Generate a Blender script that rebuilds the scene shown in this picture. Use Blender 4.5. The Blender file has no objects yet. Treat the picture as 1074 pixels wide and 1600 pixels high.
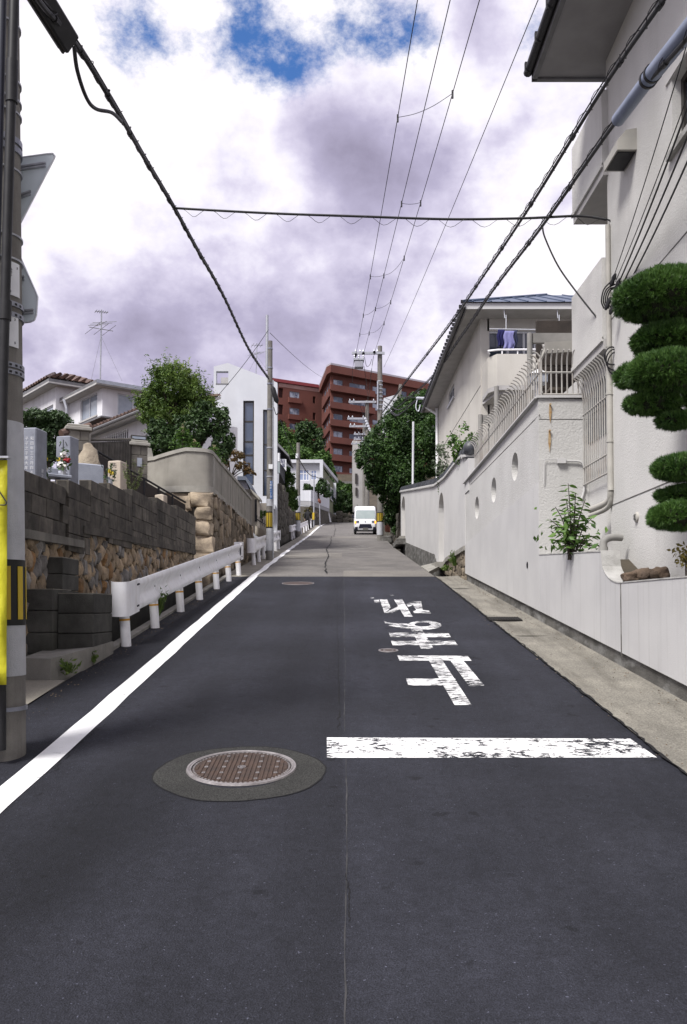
import bpy, bmesh, math, random
import numpy as np
from mathutils import Vector, Matrix

# ------------------------------------------------------------------ camera, sky, sun, exposure
scene = bpy.context.scene
R = math.radians
CAMZ = 1.613          # eye height over the road under the tripod
F, PX, PY = 1300.0, 537.0, 905.0
PITCH = R(2.0)

cam_d = bpy.data.cameras.new('camera')
cam = bpy.data.objects.new('camera', cam_d)
scene.collection.objects.link(cam)
cam.location = (0, 0, CAMZ)
cam.rotation_euler = (R(90) + PITCH, 0, 0)
cam_d.sensor_fit = 'VERTICAL'
cam_d.sensor_height = 36.0
cam_d.lens = F / 1600 * 36.0
cam_d.shift_y = 105.0 / 1600
cam_d.clip_start = 0.05
cam_d.clip_end = 3000
scene.camera = cam

SUN_EL, SUN_AZ = 52.0, -138.0     # degrees; azimuth from +Y clockwise: behind the camera, to the left
sun_d = bpy.data.lights.new('sun', 'SUN')
sun = bpy.data.objects.new('sun', sun_d)
scene.collection.objects.link(sun)
sun_d.energy = 3.6
sun_d.angle = R(18)
sun_d.color = (1.0, 0.97, 0.93)
sv = Vector((math.sin(R(SUN_AZ)) * math.cos(R(SUN_EL)), math.cos(R(SUN_AZ)) * math.cos(R(SUN_EL)), math.sin(R(SUN_EL))))
sun.rotation_euler = sv.to_track_quat('Z', 'Y').to_euler()
sun.location = sv * 60

scene.view_settings.view_transform = 'Standard'
scene.view_settings.look = 'None'
scene.view_settings.exposure = 0.55
scene.view_settings.gamma = 1.0
scene.view_settings.use_curve_mapping = False
scene.cycles.use_denoising = True
scene.cycles.max_bounces = 6
scene.cycles.diffuse_bounces = 3
scene.cycles.transparent_max_bounces = 8

def pixdir(px, py):
    cx, cy = (px - PX) / F, (PY - py) / F
    fw = Vector((0, math.cos(PITCH), math.sin(PITCH)))
    up = Vector((0, -math.sin(PITCH), math.cos(PITCH)))
    return fw + Vector((1, 0, 0)) * cx + up * cy
def at(px, py, Y):
    """point of the place, Y metres up the street, seen at picture position px, py"""
    d = pixdir(px, py)
    return Vector((0, 0, CAMZ)) + d * (Y / d.y)
def atx(px, py, X):
    d = pixdir(px, py)
    return Vector((0, 0, CAMZ)) + d * (X / d.x)

# ---- sky: Nishita blue under a broken layer of cloud
world = bpy.data.worlds.new('World')
scene.world = world
world.use_nodes = True
wn, wl = world.node_tree.nodes, world.node_tree.links
wn.clear()
def N(tree_nodes, t, **kw):
    n = tree_nodes.new(t)
    for k, v in kw.items():
        setattr(n, k, v)
    return n
w_out = N(wn, 'ShaderNodeOutputWorld')
w_bg = N(wn, 'ShaderNodeBackground')
w_bg.inputs['Strength'].default_value = 0.1
sky = N(wn, 'ShaderNodeTexSky', sky_type='NISHITA')
sky.sun_disc = False
sky.sun_elevation = R(SUN_EL)
sky.sun_rotation = R(SUN_AZ)
sky.air_density = 1.0; sky.dust_density = 0.6; sky.ozone_density = 2.0
tc = N(wn, 'ShaderNodeTexCoord')
def wmath(op, a, b=None, c=None, clamp=False):
    n = N(wn, 'ShaderNodeMath', operation=op); n.use_clamp = clamp
    for i, v in enumerate((a, b, c)):
        if v is None: continue
        if hasattr(v, 'links') or hasattr(v, 'is_linked'): wl.new(v, n.inputs[i])
        else: n.inputs[i].default_value = v
    return n.outputs[0]
sep = N(wn, 'ShaderNodeSeparateXYZ'); wl.new(tc.outputs['Generated'], sep.inputs[0])
comb = N(wn, 'ShaderNodeMapping'); wl.new(tc.outputs['Generated'], comb.inputs[0])
comb.inputs['Scale'].default_value = (1.0, 1.0, 1.35)
def wnoise(scale, detail, rough, off, dist=0.0):
    mp = N(wn, 'ShaderNodeMapping'); mp.inputs['Location'].default_value = off
    wl.new(comb.outputs[0], mp.inputs[0])
    n = N(wn, 'ShaderNodeTexNoise'); n.inputs['Scale'].default_value = scale
    n.inputs['Detail'].default_value = detail; n.inputs['Roughness'].default_value = rough
    n.inputs['Distortion'].default_value = dist
    wl.new(mp.outputs[0], n.inputs['Vector'])
    return n.outputs['Fac']
def wblob(px, py, k):
    """soft spot of cloud thickness round one direction; k = tightness"""
    d = pixdir(px, py).normalized()
    dt = N(wn, 'ShaderNodeVectorMath', operation='DOT_PRODUCT')
    nm = N(wn, 'ShaderNodeVectorMath', operation='NORMALIZE')
    wl.new(tc.outputs['Generated'], nm.inputs[0])
    wl.new(nm.outputs[0], dt.inputs[0]); dt.inputs[1].default_value = d
    return wmath('POWER', wmath('MAXIMUM', dt.outputs['Value'], 0.0), k)
def wramp(x, a, b):
    n = N(wn, 'ShaderNodeMapRange', interpolation_type='SMOOTHSTEP')
    n.inputs[1].default_value = a; n.inputs[2].default_value = b
    wl.new(x, n.inputs[0]); return n.outputs[0]
cov = wnoise(7.0, 12, 0.66, (0.35, 1.9, 4.2), 0.0)
for (bx, by, k, s) in ((410, 95, 1300, 0.22), (468, 105, 1500, 0.16), (560, 40, 800, 0.12), (640, 55, 1000, 0.12), (225, 50, 1300, 0.12), (205, 100, 1500, 0.09), (880, 150, 900, 0.05), (380, 0, 1500, .05)):
    cov = wmath('SUBTRACT', cov, wmath('MULTIPLY', wblob(bx, by, k), s))
cov = wmath('ADD', cov, wmath('MULTIPLY', wmath('MAXIMUM', wmath('SUBTRACT', 0.60, sep.outputs[2]), 0.0), 0.8))
cover = wramp(cov, 0.26, 0.46)
puff = wnoise(6.5, 13, 0.60, (2.7, 5.3, 1.6), 0.0)
big = wnoise(2.6, 4, 0.5, (9.1, 0.7, 3.3), 0.3)
bil = wmath('ABSOLUTE', wmath('SUBTRACT', wnoise(4.4, 9, 0.55, (1.3, 8.2, 2.2), 0.1), 0.5))       # billows: soft tops, creased edges
shade = wmath('ADD', wmath('ADD', wmath('MULTIPLY', puff, 0.50), wmath('MULTIPLY', big, 0.32)), wmath('ADD', wmath('MULTIPLY', bil, -1.0), 0.16))
for (bx, by, k, s) in ((150, 290, 90, 0.10), (330, 210, 200, 0.07), (470, 330, 260, 0.06), (420, 20, 500, .06), (820, 300, 120, 0.04), (560, 165, 420, -0.06), (500, 195, 900, -0.05), (640, 190, 900, -0.05), (330, 395, 500, -0.07), (225, 395, 600, -0.09), (430, 450, 450, -0.08), (620, 330, 300, -0.03),
                       (120, 560, 200, -0.06), (560, 520, 150, -0.05), (820, 100, 300, -0.05), (290, 60, 300, -.05)):
    shade = wmath('ADD', shade, wmath('MULTIPLY', wblob(bx, by, k), s))
shade = wmath('ADD', wmath('MULTIPLY', wmath('SUBTRACT', shade, 0.5), 1.7), 0.56)
ramp = N(wn, 'ShaderNodeValToRGB')
e = ramp.color_ramp.elements
e[0].position = 0.0; e[0].color = (2.1, 1.9, 2.7, 1)
e[1].position = 0.72; e[1].color = (7.6, 7.35, 7.65, 1)
m = e.new(0.33); m.color = (3.5, 3.25, 4.45, 1)
m = e.new(0.50); m.color = (5.1, 4.8, 6.0, 1)
m = e.new(0.60); m.color = (6.4, 6.15, 7.0, 1)
wl.new(shade, ramp.inputs[0])
mixc = N(wn, 'ShaderNodeMix', data_type='RGBA')
wl.new(cover, mixc.inputs['Factor'])
skyb = N(wn, 'ShaderNodeMix', data_type='RGBA', blend_type='MULTIPLY')
skyb.inputs['Factor'].default_value = 1.0
wl.new(sky.outputs[0], skyb.inputs['A']); skyb.inputs['B'].default_value = (0.55, 0.85, 1.25, 1)
wl.new(skyb.outputs['Result'], mixc.inputs['A'])
wl.new(ramp.outputs[0], mixc.inputs['B'])
wl.new(mixc.outputs['Result'], w_bg.inputs['Color'])
wl.new(w_bg.outputs[0], w_out.inputs[0])

# ------------------------------------------------------------------ helpers
COL = scene.collection
rng = random.Random(11)
nrng = np.random.default_rng(5)

def srgb(r, g, b):
    f = lambda c: ((c / 255) / 12.92) if c / 255 <= 0.04045 else (((c / 255) + 0.055) / 1.055) ** 2.4
    return (f(r), f(g), f(b))

_mats = {}
def mat(name, c, c2=None, scale=3.0, rough=0.85, bump=0.0, bscale=80.0, rand=0.0, metal=0.0, spec=0.3,
        speck=0.0, spscale=250.0, grime=None, gscale=(1.5, 1.5, 0.25), gamt=0.5, gth=(0.48, 0.72), emit=None, thresh=(0.35, 0.65), island=0.0, bump2=0.0, b2scale=6.0):
    """procedural surface: two tones of noise, fine speckle, run-off grime, relief"""
    if name in _mats: return _mats[name]
    m = bpy.data.materials.new(name); _mats[name] = m
    m.use_nodes = True
    nt = m.node_tree; nd, lk = nt.nodes, nt.links
    b = nd['Principled BSDF']
    b.inputs['Roughness'].default_value = rough
    b.inputs['Metallic'].default_value = metal
    b.inputs['Specular IOR Level'].default_value = spec
    geo = nd.new('ShaderNodeNewGeometry')
    def noise(sc, det=5, rgh=0.55, vec=None):
        n = nd.new('ShaderNodeTexNoise')
        n.inputs['Scale'].default_value = sc; n.inputs['Detail'].default_value = det; n.inputs['Roughness'].default_value = rgh
        lk.new(vec if vec is not None else geo.outputs['Position'], n.inputs['Vector'])
        return n.outputs['Fac']
    def mrange(x, a, b_, c_=0.0, d_=1.0):
        n = nd.new('ShaderNodeMapRange'); n.inputs[1].default_value = a; n.inputs[2].default_value = b_
        n.inputs[3].default_value = c_; n.inputs[4].default_value = d_
        lk.new(x, n.inputs[0]); return n.outputs[0]
    def mix(fac, A, B, bt='MIX'):
        n = nd.new('ShaderNodeMix'); n.data_type = 'RGBA'; n.blend_type = bt
        for v, s in ((fac, 'Factor'), (A, 'A'), (B, 'B')):
            if isinstance(v, (int, float)): n.inputs[s].default_value = v
            elif isinstance(v, tuple): n.inputs[s].default_value = v + (1,) if len(v) == 3 else v
            else: lk.new(v, n.inputs[s])
        return n.outputs['Result']
    col = None
    if c2 is not None:
        col = mix(mrange(noise(scale), thresh[0], thresh[1]), tuple(c), tuple(c2))
    else:
        col = mix(0.0, tuple(c), tuple(c))
    if speck:
        f = mrange(noise(spscale, 2, 0.7), 0.3, 0.7, 1 - speck, 1 + speck)
        n = nd.new('ShaderNodeVectorMath'); n.operation = 'SCALE'
        lk.new(col, n.inputs[0]); lk.new(f, n.inputs['Scale']); col = n.outputs[0]
    if grime is not None:
        mp = nd.new('ShaderNodeMapping'); mp.inputs['Scale'].default_value = gscale
        lk.new(geo.outputs['Position'], mp.inputs[0])
        g = mrange(noise(1.0, 6, 0.65, mp.outputs[0]), gth[0], gth[1], 0.0, gamt)
        col = mix(g, col, tuple(grime))
    if rand or island:
        if rand:
            oi = nd.new('ShaderNodeObjectInfo'); r = oi.outputs['Random']
        else:
            r = geo.outputs['Random Per Island']
        a = rand or island
        f = mrange(r, 0, 1, 1 - a, 1 + a)
        n = nd.new('ShaderNodeVectorMath'); n.operation = 'SCALE'
        lk.new(col, n.inputs[0]); lk.new(f, n.inputs['Scale']); col = n.outputs[0]
    lk.new(col, b.inputs['Base Color'])
    if bump or bump2:
        hsum = None
        for amt, sc in ((bump, bscale), (bump2, b2scale)):
            if not amt: continue
            mm = nd.new('ShaderNodeMath'); mm.operation = 'MULTIPLY'
            lk.new(noise(sc, 4, 0.6), mm.inputs[0]); mm.inputs[1].default_value = amt
            if hsum is None: hsum = mm.outputs[0]
            else:
                ad = nd.new('ShaderNodeMath'); ad.operation = 'ADD'
                lk.new(hsum, ad.inputs[0]); lk.new(mm.outputs[0], ad.inputs[1]); hsum = ad.outputs[0]
        bp = nd.new('ShaderNodeBump'); bp.inputs['Strength'].default_value = 1.0; bp.inputs['Distance'].default_value = 0.02
        lk.new(hsum, bp.inputs['Height']); lk.new(bp.outputs[0], b.inputs['Normal'])
    if emit:
        b.inputs['Emission Color'].default_value = tuple(emit[:3]) + (1,)
        b.inputs['Emission Strength'].default_value = emit[3]
    return m

def leafmat(name, c, c2, rough=0.55, spec=0.35, scale=1.3, trans=0.25, c3=None):
    if name in _mats: return _mats[name]
    m = bpy.data.materials.new(name); _mats[name] = m
    m.use_nodes = True
    nt = m.node_tree; nd, lk = nt.nodes, nt.links
    b = nd['Principled BSDF']; b.inputs['Roughness'].default_value = rough; b.inputs['Specular IOR Level'].default_value = spec
    geo = nd.new('ShaderNodeNewGeometry')
    n = nd.new('ShaderNodeTexNoise'); n.inputs['Scale'].default_value = scale; n.inputs['Detail'].default_value = 3
    lk.new(geo.outputs['Position'], n.inputs['Vector'])
    ad = nd.new('ShaderNodeMath'); ad.operation = 'MULTIPLY_ADD'
    lk.new(geo.outputs['Random Per Island'], ad.inputs[0]); ad.inputs[1].default_value = 0.6
    sb = nd.new('ShaderNodeMath'); sb.operation = 'SUBTRACT'; lk.new(n.outputs['Fac'], sb.inputs[0]); sb.inputs[1].default_value = 0.3
    lk.new(sb.outputs[0], ad.inputs[2])
    r = nd.new('ShaderNodeValToRGB'); el = r.color_ramp.elements
    el[0].position = 0.2; el[0].color = tuple(c) + (1,)
    el[1].position = 0.85; el[1].color = tuple(c2) + (1,)
    if c3: q = el.new(0.97); q.color = tuple(c3) + (1,)
    lk.new(ad.outputs[0], r.inputs[0])
    lk.new(r.outputs[0], b.inputs['Base Color'])
    tr = nd.new('ShaderNodeBsdfTranslucent'); lk.new(r.outputs[0], tr.inputs[0])
    mx = nd.new('ShaderNodeMixShader'); mx.inputs[0].default_value = trans
    lk.new(b.outputs[0], mx.inputs[1]); lk.new(tr.outputs[0], mx.inputs[2])
    lk.new(mx.outputs[0], nd['Material Output'].inputs[0])
    return m

def wm(o):
    m = o.matrix_basis.copy()
    if o.parent: m = wm(o.parent) @ o.matrix_parent_inverse @ m
    return m
def parent_to(o, p):
    o.parent = p
    o.matrix_parent_inverse = wm(p).inverted()

def tag(o, label=None, cat=None, group=None, kind=None):
    for k, v in (('label', label), ('category', cat), ('group', group), ('kind', kind)):
        if v: o[k] = v
    return o
def thing(name, label, cat, loc=(0, 0, 0), group=None):
    o = bpy.data.objects.new(name, None); COL.objects.link(o)
    o.empty_display_size = 0.2
    o.location = loc
    return tag(o, label, cat, group)
def link(name, me, m, parent=None, smooth=False):
    o = bpy.data.objects.new(name, me); COL.objects.link(o)
    if m is not None and not me.materials: me.materials.append(m)
    if smooth: me.polygons.foreach_set('use_smooth', [True] * len(me.polygons))
    if parent is not None: parent_to(o, parent)
    return o
def copy_tree(o, parent=None, mtx=None):
    c = o.copy(); COL.objects.link(c)
    if parent is not None: c.parent = parent
    if mtx is not None: c.matrix_basis = mtx
    for ch in list(o.children): copy_tree(ch, c)
    return c

class MB:
    """collects shapes; build() links them as ONE mesh object"""
    def __init__(s): s.v = []; s.f = []
    def add(s, vs, fs):
        b = len(s.v); s.v += [tuple(v) for v in vs]; s.f += [tuple(i + b for i in f) for f in fs]; return s
    def box(s, x0, x1, y0, y1, z0, z1, M=None):
        vs = [Vector((x, y, z)) for z in (z0, z1) for y in (y0, y1) for x in (x0, x1)]
        if M is not None: vs = [M @ v for v in vs]
        return s.add(vs, [(0, 2, 3, 1), (4, 5, 7, 6), (0, 1, 5, 4), (2, 6, 7, 3), (0, 4, 6, 2), (1, 3, 7, 5)])
    def cbox(s, x0, x1, y0, y1, z0, z1, c=0.01, M=None):
        """box with chamfered edges"""
        bm = bmesh.new()
        g = bmesh.ops.create_cube(bm, size=1)
        for v in bm.verts:
            v.co = Vector(((x0 + x1) / 2 + v.co.x * (x1 - x0), (y0 + y1) / 2 + v.co.y * (y1 - y0), (z0 + z1) / 2 + v.co.z * (z1 - z0)))
        bmesh.ops.bevel(bm, geom=bm.edges[:], offset=c, segments=1, affect='EDGES')
        bm.verts.index_update()
        vs = [(M @ v.co) if M is not None else v.co.copy() for v in bm.verts]
        fs = [[v.index for v in f.verts] for f in bm.faces]
        bm.free()
        return s.add(vs, fs)
    def prism(s, poly, vec):
        """poly: list of 3d points, extruded by vec"""
        n = len(poly); vec = Vector(vec)
        vs = [Vector(p) for p in poly] + [Vector(p) + vec for p in poly]
        fs = [tuple(range(n))[::-1], tuple(range(n, 2 * n))] + [(i, (i + 1) % n, n + (i + 1) % n, n + i) for i in range(n)]
        return s.add(vs, fs)
    def tube(s, pts, r, sides=8, cap=True):
        pts = [Vector(p) for p in pts]; n = len(pts)
        rr = list(r) if hasattr(r, '__len__') else [r] * n
        vs = []; up0 = None
        for i, p in enumerate(pts):
            d = (pts[min(i + 1, n - 1)] - pts[max(i - 1, 0)]).normalized()
            if up0 is None:
                up0 = Vector((0, 0, 1)) if abs(d.z) < 0.9 else Vector((1, 0, 0))
            a = d.cross(up0)
            if a.length < 1e-4: a = d.cross(Vector((0.3, 1, 0.2)))
            a.normalize(); b2 = a.cross(d).normalized(); up0 = b2
            for k in range(sides):
                t = 2 * math.pi * k / sides
                vs.append(p + (a * math.cos(t) + b2 * math.sin(t)) * rr[i])
        fs = []
        for i in range(n - 1):
            for k in range(sides):
                fs.append((i * sides + k, i * sides + (k + 1) % sides, (i + 1) * sides + (k + 1) % sides, (i + 1) * sides + k))
        if cap: fs += [tuple(range(sides))[::-1], tuple((n - 1) * sides + k for k in range(sides))]
        return s.add(vs, fs)
    def lathe(s, prof, c=(0, 0, 0), sides=16, M=None):
        """prof: (r, z) pairs, closed on the axis at both ends if r = 0"""
        c = Vector(c); vs = []
        for (r, z) in prof:
            for k in range(sides):
                t = 2 * math.pi * k / sides
                v = Vector((r * math.cos(t), r * math.sin(t), z))
                if M is not None: v = M @ v
                vs.append(v + c)
        n = len(prof); fs = []
        for i in range(n - 1):
            for k in range(sides):
                fs.append((i * sides + k, i * sides + (k + 1) % sides, (i + 1) * sides + (k + 1) % sides, (i + 1) * sides + k))
        fs += [tuple(range(sides))[::-1], tuple((n - 1) * sides + k for k in range(sides))]
        return s.add(vs, fs)
    def quad(s, a, b, c, d): return s.add([a, b, c, d], [(0, 1, 2, 3)])
    def mesh(s, name):
        me = bpy.data.meshes.new(name); me.from_pydata(s.v, [], s.f); me.update(); return me
    def build(s, name, m, parent=None, smooth=False):
        me = s.mesh(name)
        if smooth:
            bm = bmesh.new(); bm.from_mesh(me)
            bmesh.ops.recalc_face_normals(bm, faces=bm.faces[:])
            for f in bm.faces: f.smooth = True
            for ed in bm.edges:
                if len(ed.link_faces) == 2 and ed.calc_face_angle(0) > 0.7: ed.smooth = False
            bm.to_mesh(me); bm.free()
        return link(name, me, m, parent)

def sag(p0, p1, s, n=24):
    p0, p1 = Vector(p0), Vector(p1)
    return [p0.lerp(p1, i / n) - Vector((0, 0, 4 * s * (i / n) * (1 - i / n))) for i in range(n + 1)]
def smoothpts(pts, n=8):
    """Catmull-Rom through pts"""
    P = [Vector(p) for p in pts]; out = []
    for i in range(len(P) - 1):
        p0, p1, p2, p3 = P[max(i - 1, 0)], P[i], P[i + 1], P[min(i + 2, len(P) - 1)]
        for k in range(n):
            t = k / n
            out.append(0.5 * ((2 * p1) + (p2 - p0) * t + (2 * p0 - 5 * p1 + 4 * p2 - p3) * t * t + (3 * p1 - p0 - 3 * p2 + p3) * t ** 3))
    out.append(P[-1]); return out
def helix(path, r, pitch, per=8):
    out = []; L = 0
    # resample evenly
    seg = [0]
    for a, b in zip(path, path[1:]): seg.append(seg[-1] + (b - a).length)
    n = max(8, int(seg[-1] / pitch * per)); j = 0
    for i in range(n + 1):
        L = seg[-1] * i / n
        while j < len(seg) - 2 and seg[j + 1] < L: j += 1
        t = (L - seg[j]) / max(1e-6, seg[j + 1] - seg[j])
        p = path[j].lerp(path[j + 1], t); d = (path[j + 1] - path[j]).normalized()
        a = d.cross(Vector((0, 0, 1))).normalized(); b = a.cross(d)
        th = 2 * math.pi * L / pitch
        out.append(p + a * math.cos(th) * r + b * (math.sin(th) * r - r))
    return out
def text_mesh(body, size, thick=0.002):
    cu = bpy.data.curves.new('lettering', 'FONT'); cu.body = body; cu.size = size; cu.extrude = thick
    cu.align_x = 'CENTER'; cu.align_y = 'CENTER'; cu.resolution_u = 2
    o = bpy.data.objects.new('lettering', cu); COL.objects.link(o)
    dg = bpy.context.evaluated_depsgraph_get()
    me = bpy.data.meshes.new_from_object(o.evaluated_get(dg))
    bpy.data.objects.remove(o)
    me.materials.clear()
    return me
def text(body, size, m, parent, loc, xdir, updir, name='lettering'):
    """flat lettering at loc, reading along xdir"""
    me = text_mesh(body, size)
    x = Vector(xdir).normalized(); u = Vector(updir).normalized(); n = x.cross(u)
    M = Matrix((x, u, n)).transposed().to_4x4(); M.translation = Vector(loc)
    me.transform(M)
    return link(name, me, m, parent)

# ---- foliage
def leaf_cloud(name, pts, size, m, parent=None, aspect=0.5, up=0.5, out=None, jitter=0.35, r=None):
    """one mesh of folded leaf-shaped faces; pts Nx3; out Nx3 preferred facing"""
    r = r or nrng
    pts = np.asarray(pts); n = len(pts)
    nrm = r.normal(size=(n, 3)) * 0.9 + np.array([0, 0, up])
    if out is not None: nrm = nrm + out * 0.9
    nrm /= np.linalg.norm(nrm, axis=1, keepdims=True) + 1e-9
    t = r.normal(size=(n, 3)); t -= (t * nrm).sum(1, keepdims=True) * nrm
    t /= np.linalg.norm(t, axis=1, keepdims=True) + 1e-9
    b = np.cross(nrm, t)
    s = size * (1 + jitter * r.uniform(-1, 1, size=(n, 1)))
    fold = 0.18
    V = np.empty((n, 4, 3))
    V[:, 0] = pts - t * s
    V[:, 1] = pts + b * s * aspect + nrm * s * fold
    V[:, 2] = pts + t * s
    V[:, 3] = pts - b * s * aspect + nrm * s * fold
    me = bpy.data.meshes.new(name)
    me.vertices.add(n * 4); me.vertices.foreach_set('co', V.reshape(-1).astype(np.float32))
    idx = np.arange(n)[:, None] * 4
    tri = np.concatenate([idx + np.array([0, 1, 2]), idx + np.array([0, 2, 3])], axis=1).reshape(-1)
    me.loops.add(len(tri)); me.loops.foreach_set('vertex_index', tri.astype(np.int32))
    nf = n * 2
    me.polygons.add(nf); me.polygons.foreach_set('loop_start', (np.arange(nf) * 3).astype(np.int32))
    me.update(); me.validate()
    return link(name, me, m, parent)
def crown_points(blobs, n, clump=0.28, clumps=60, fill=0.25, rag=0.18, r=None):
    """points spread over the outside of several lobes in clumps, with gaps between them"""
    r = r or nrng
    B = np.array(blobs, float); area = (B[:, 3] * B[:, 4] + B[:, 4] * B[:, 5] + B[:, 3] * B[:, 5]); area /= area.sum()
    P = []; O = []
    for k in range(len(B)):
        c, rad = B[k, :3], B[k, 3:6]
        nk = max(20, int(n * area[k])); nc = max(5, int(clumps * area[k]))
        d = r.normal(size=(nc, 3)); d /= np.linalg.norm(d, axis=1, keepdims=True)
        cc = d * (0.78 + rag * r.uniform(-1, 1, size=(nc, 1)))
        csz = clump * r.uniform(0.5, 1.3, size=nc)
        n1 = int(nk * (1 - fill)); ci = r.integers(0, nc, n1)
        q = r.normal(size=(n1, 3)); q *= (r.uniform(0, 1, size=(n1, 1)) ** 0.5) / (np.linalg.norm(q, axis=1, keepdims=True) + 1e-9)
        p1 = cc[ci] + q * csz[ci][:, None]
        n2 = nk - n1
        q2 = r.normal(size=(n2, 3)); q2 /= np.linalg.norm(q2, axis=1, keepdims=True)
        p2 = q2 * (r.uniform(0.25, 1, size=(n2, 1)) ** 0.4) * 0.9
        p = np.concatenate([p1, p2])
        o = np.concatenate([q + 0.6 * cc[ci], q2]); o /= np.linalg.norm(o, axis=1, keepdims=True) + 1e-9
        P.append(c + p * rad); O.append(o)
    return np.concatenate(P), np.concatenate(O)
def tree(name, label, cat, base, blobs, n, size, lm, bark, group=None, clumps=70, clump=0.28, fill=0.25, trunk_r=0.12, aspect=0.5, limbs=6, rag=0.18, seed=1, up=0.5, shoots=0, shlen=0.4):
    r = np.random.default_rng(seed)
    base = Vector(base)
    t = thing(name, label, cat, base, group)
    P, O = crown_points(blobs, n, clump, clumps, fill, rag, r)
    if shoots:
        k = r.integers(0, len(P), shoots); S = []; SO = []
        for i in k:
            d = O[i] * .5 + np.array([0, 0, .75]) + r.normal(size=3) * .25; d /= np.linalg.norm(d); L = shlen * r.uniform(.4, 1)
            for q in np.linspace(.1, 1, 9): S.append(P[i] + d * L * q + r.normal(size=3) * size * .45); SO.append(d)
        P = np.concatenate([P, np.array(S)]); O = np.concatenate([O, np.array(SO)])
    leaf_cloud('crown', P, size, lm, t, aspect, up, O, r=r)
    mb = MB(); B = np.array(blobs); top = Vector(B[:, :3].mean(0))
    mid = base.lerp(top, 0.55) + Vector((r.uniform(-.1, .1), r.uniform(-.1, .1), 0))
    mb.tube(smoothpts([base, base.lerp(mid, 0.5) + Vector((r.uniform(-.08, .08), 0, 0)), mid, top], 5), np.linspace(trunk_r, trunk_r * 0.35, 16), 8)
    for k in range(limbs):
        bl = B[k % len(B)]
        d = r.normal(size=3); d /= np.linalg.norm(d)
        e_ = Vector(bl[:3] + d * bl[3:6] * 0.7)
        s_ = base.lerp(mid, r.uniform(0.6, 1.0))
        mb.tube(smoothpts([s_, s_.lerp(e_, 0.5) + Vector((0, 0, 0.1 * (e_ - s_).length)), e_], 4), np.linspace(trunk_r * 0.45, trunk_r * 0.1, 9), 6)
    mb.build('trunk', bark, t, smooth=True)
    return t

# ---- a wall slab with openings.  us/ws: grid lines; holes: (u0,u1,w0,w1,outline) ; M(u,w,d) -> world point, d = depth into the wall
def wall_mesh(us, ws, holes, M, thick, top=None, bottom=None):
    us = sorted(set(round(u, 4) for u in list(us) + [h[0] for h in holes] + [h[1] for h in holes]))
    ws = sorted(set(round(w, 4) for w in list(ws) + [h[2] for h in holes] + [h[3] for h in holes]))
    mb = MB()
    wlast, wfirst = ws[-1], ws[0]
    def W(u, w):
        if top is not None: w = top(u) if w == wlast else min(w, top(u))
        if bottom is not None: w = bottom(u) if w == wfirst else max(w, bottom(u))
        return w
    def inhole(a, b, c, d):
        um, wm_ = (a + b) / 2, (c + d) / 2
        return any(h[0] < um < h[1] and h[2] < wm_ < h[3] for h in holes)
    for i in range(len(us) - 1):
        for j in range(len(ws) - 1):
            a, b, c, d = us[i], us[i + 1], ws[j], ws[j + 1]
            if inhole(a, b, c, d): continue
            q = [(a, W(a, c)), (b, W(b, c)), (b, W(b, d)), (a, W(a, d))]
            if q[3][1] - q[0][1] < 1e-5 and q[2][1] - q[1][1] < 1e-5: continue
            mb.quad(*[M(u, w, 0) for u, w in q])
            mb.quad(*[M(u, w, thick) for u, w in q[::-1]])
    for i in range(len(us) - 1):      # top, bottom rims
        a, b = us[i], us[i + 1]
        for w_, in ((wlast,), (wfirst,)):
            if inhole(a, b, w_ - 1e-4, w_ - 2e-4) or inhole(a, b, w_ + 1e-4, w_ + 2e-4): continue
            mb.quad(M(a, W(a, w_), 0), M(b, W(b, w_), 0), M(b, W(b, w_), thick), M(a, W(a, w_), thick))
    for u in (us[0], us[-1]):
        mb.quad(M(u, W(u, wfirst), 0), M(u, W(u, wlast), 0), M(u, W(u, wlast), thick), M(u, W(u, wfirst), thick))
    for h in holes:
        u0, u1, w0, w1, outl = h
        if outl is None:
            c4 = [(u0, w0), (u1, w0), (u1, w1), (u0, w1)]
            for (p, q) in zip(c4, c4[1:] + c4[:1]):
                mb.quad(M(p[0], p[1], 0), M(q[0], q[1], 0), M(q[0], q[1], thick), M(p[0], p[1], thick))
        else:
            cu, cw = (u0 + u1) / 2, (w0 + w1) / 2
            n = len(outl); rim = []
            for (u, w) in outl:
                du, dw = u - cu, w - cw
                k = min((((u1 - cu) / abs(du)) if abs(du) > 1e-9 else 1e9), (((w1 - cw) / abs(dw)) if abs(dw) > 1e-9 else 1e9))
                rim.append((cu + du * k, cw + dw * k))
            corners = [(u1, w1), (u0, w1), (u0, w0), (u1, w0)]
            for i in range(n):
                j = (i + 1) % n
                poly = [outl[i], outl[j], rim[j]]
                # put the cell's corner in when the rim turns it
                for cnr in corners:
                    a0 = math.atan2(rim[i][1] - cw, rim[i][0] - cu); a1 = math.atan2(rim[j][1] - cw, rim[j][0] - cu); ac = math.atan2(cnr[1] - cw, cnr[0] - cu)
                    da = (a1 - a0 + math.pi) % (2 * math.pi) - math.pi; dc = (ac - a0 + math.pi) % (2 * math.pi) - math.pi
                    if da != 0 and 1e-6 < dc / da < 1 - 1e-6: poly.append(cnr)
                poly.append(rim[i])
                k0 = len(mb.v)
                mb.add([M(u, w, 0) for u, w in poly], [tuple(range(len(poly)))])
                mb.add([M(u, w, thick) for u, w in poly], [tuple(range(len(poly)))[::-1]])
                mb.quad(M(*outl[i], 0), M(*outl[j], 0), M(*outl[j], thick), M(*outl[i], thick))
    return mb

def frameM(o, udir, ndir=None):
    """M for a flat wall: origin o, u along udir (horizontal), w up, depth away from the viewer"""
    o = Vector(o); u = Vector(udir).normalized(); n = Vector(ndir).normalized()
    return lambda a, w, d: o + u * a + Vector((0, 0, w)) - n * d

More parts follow.
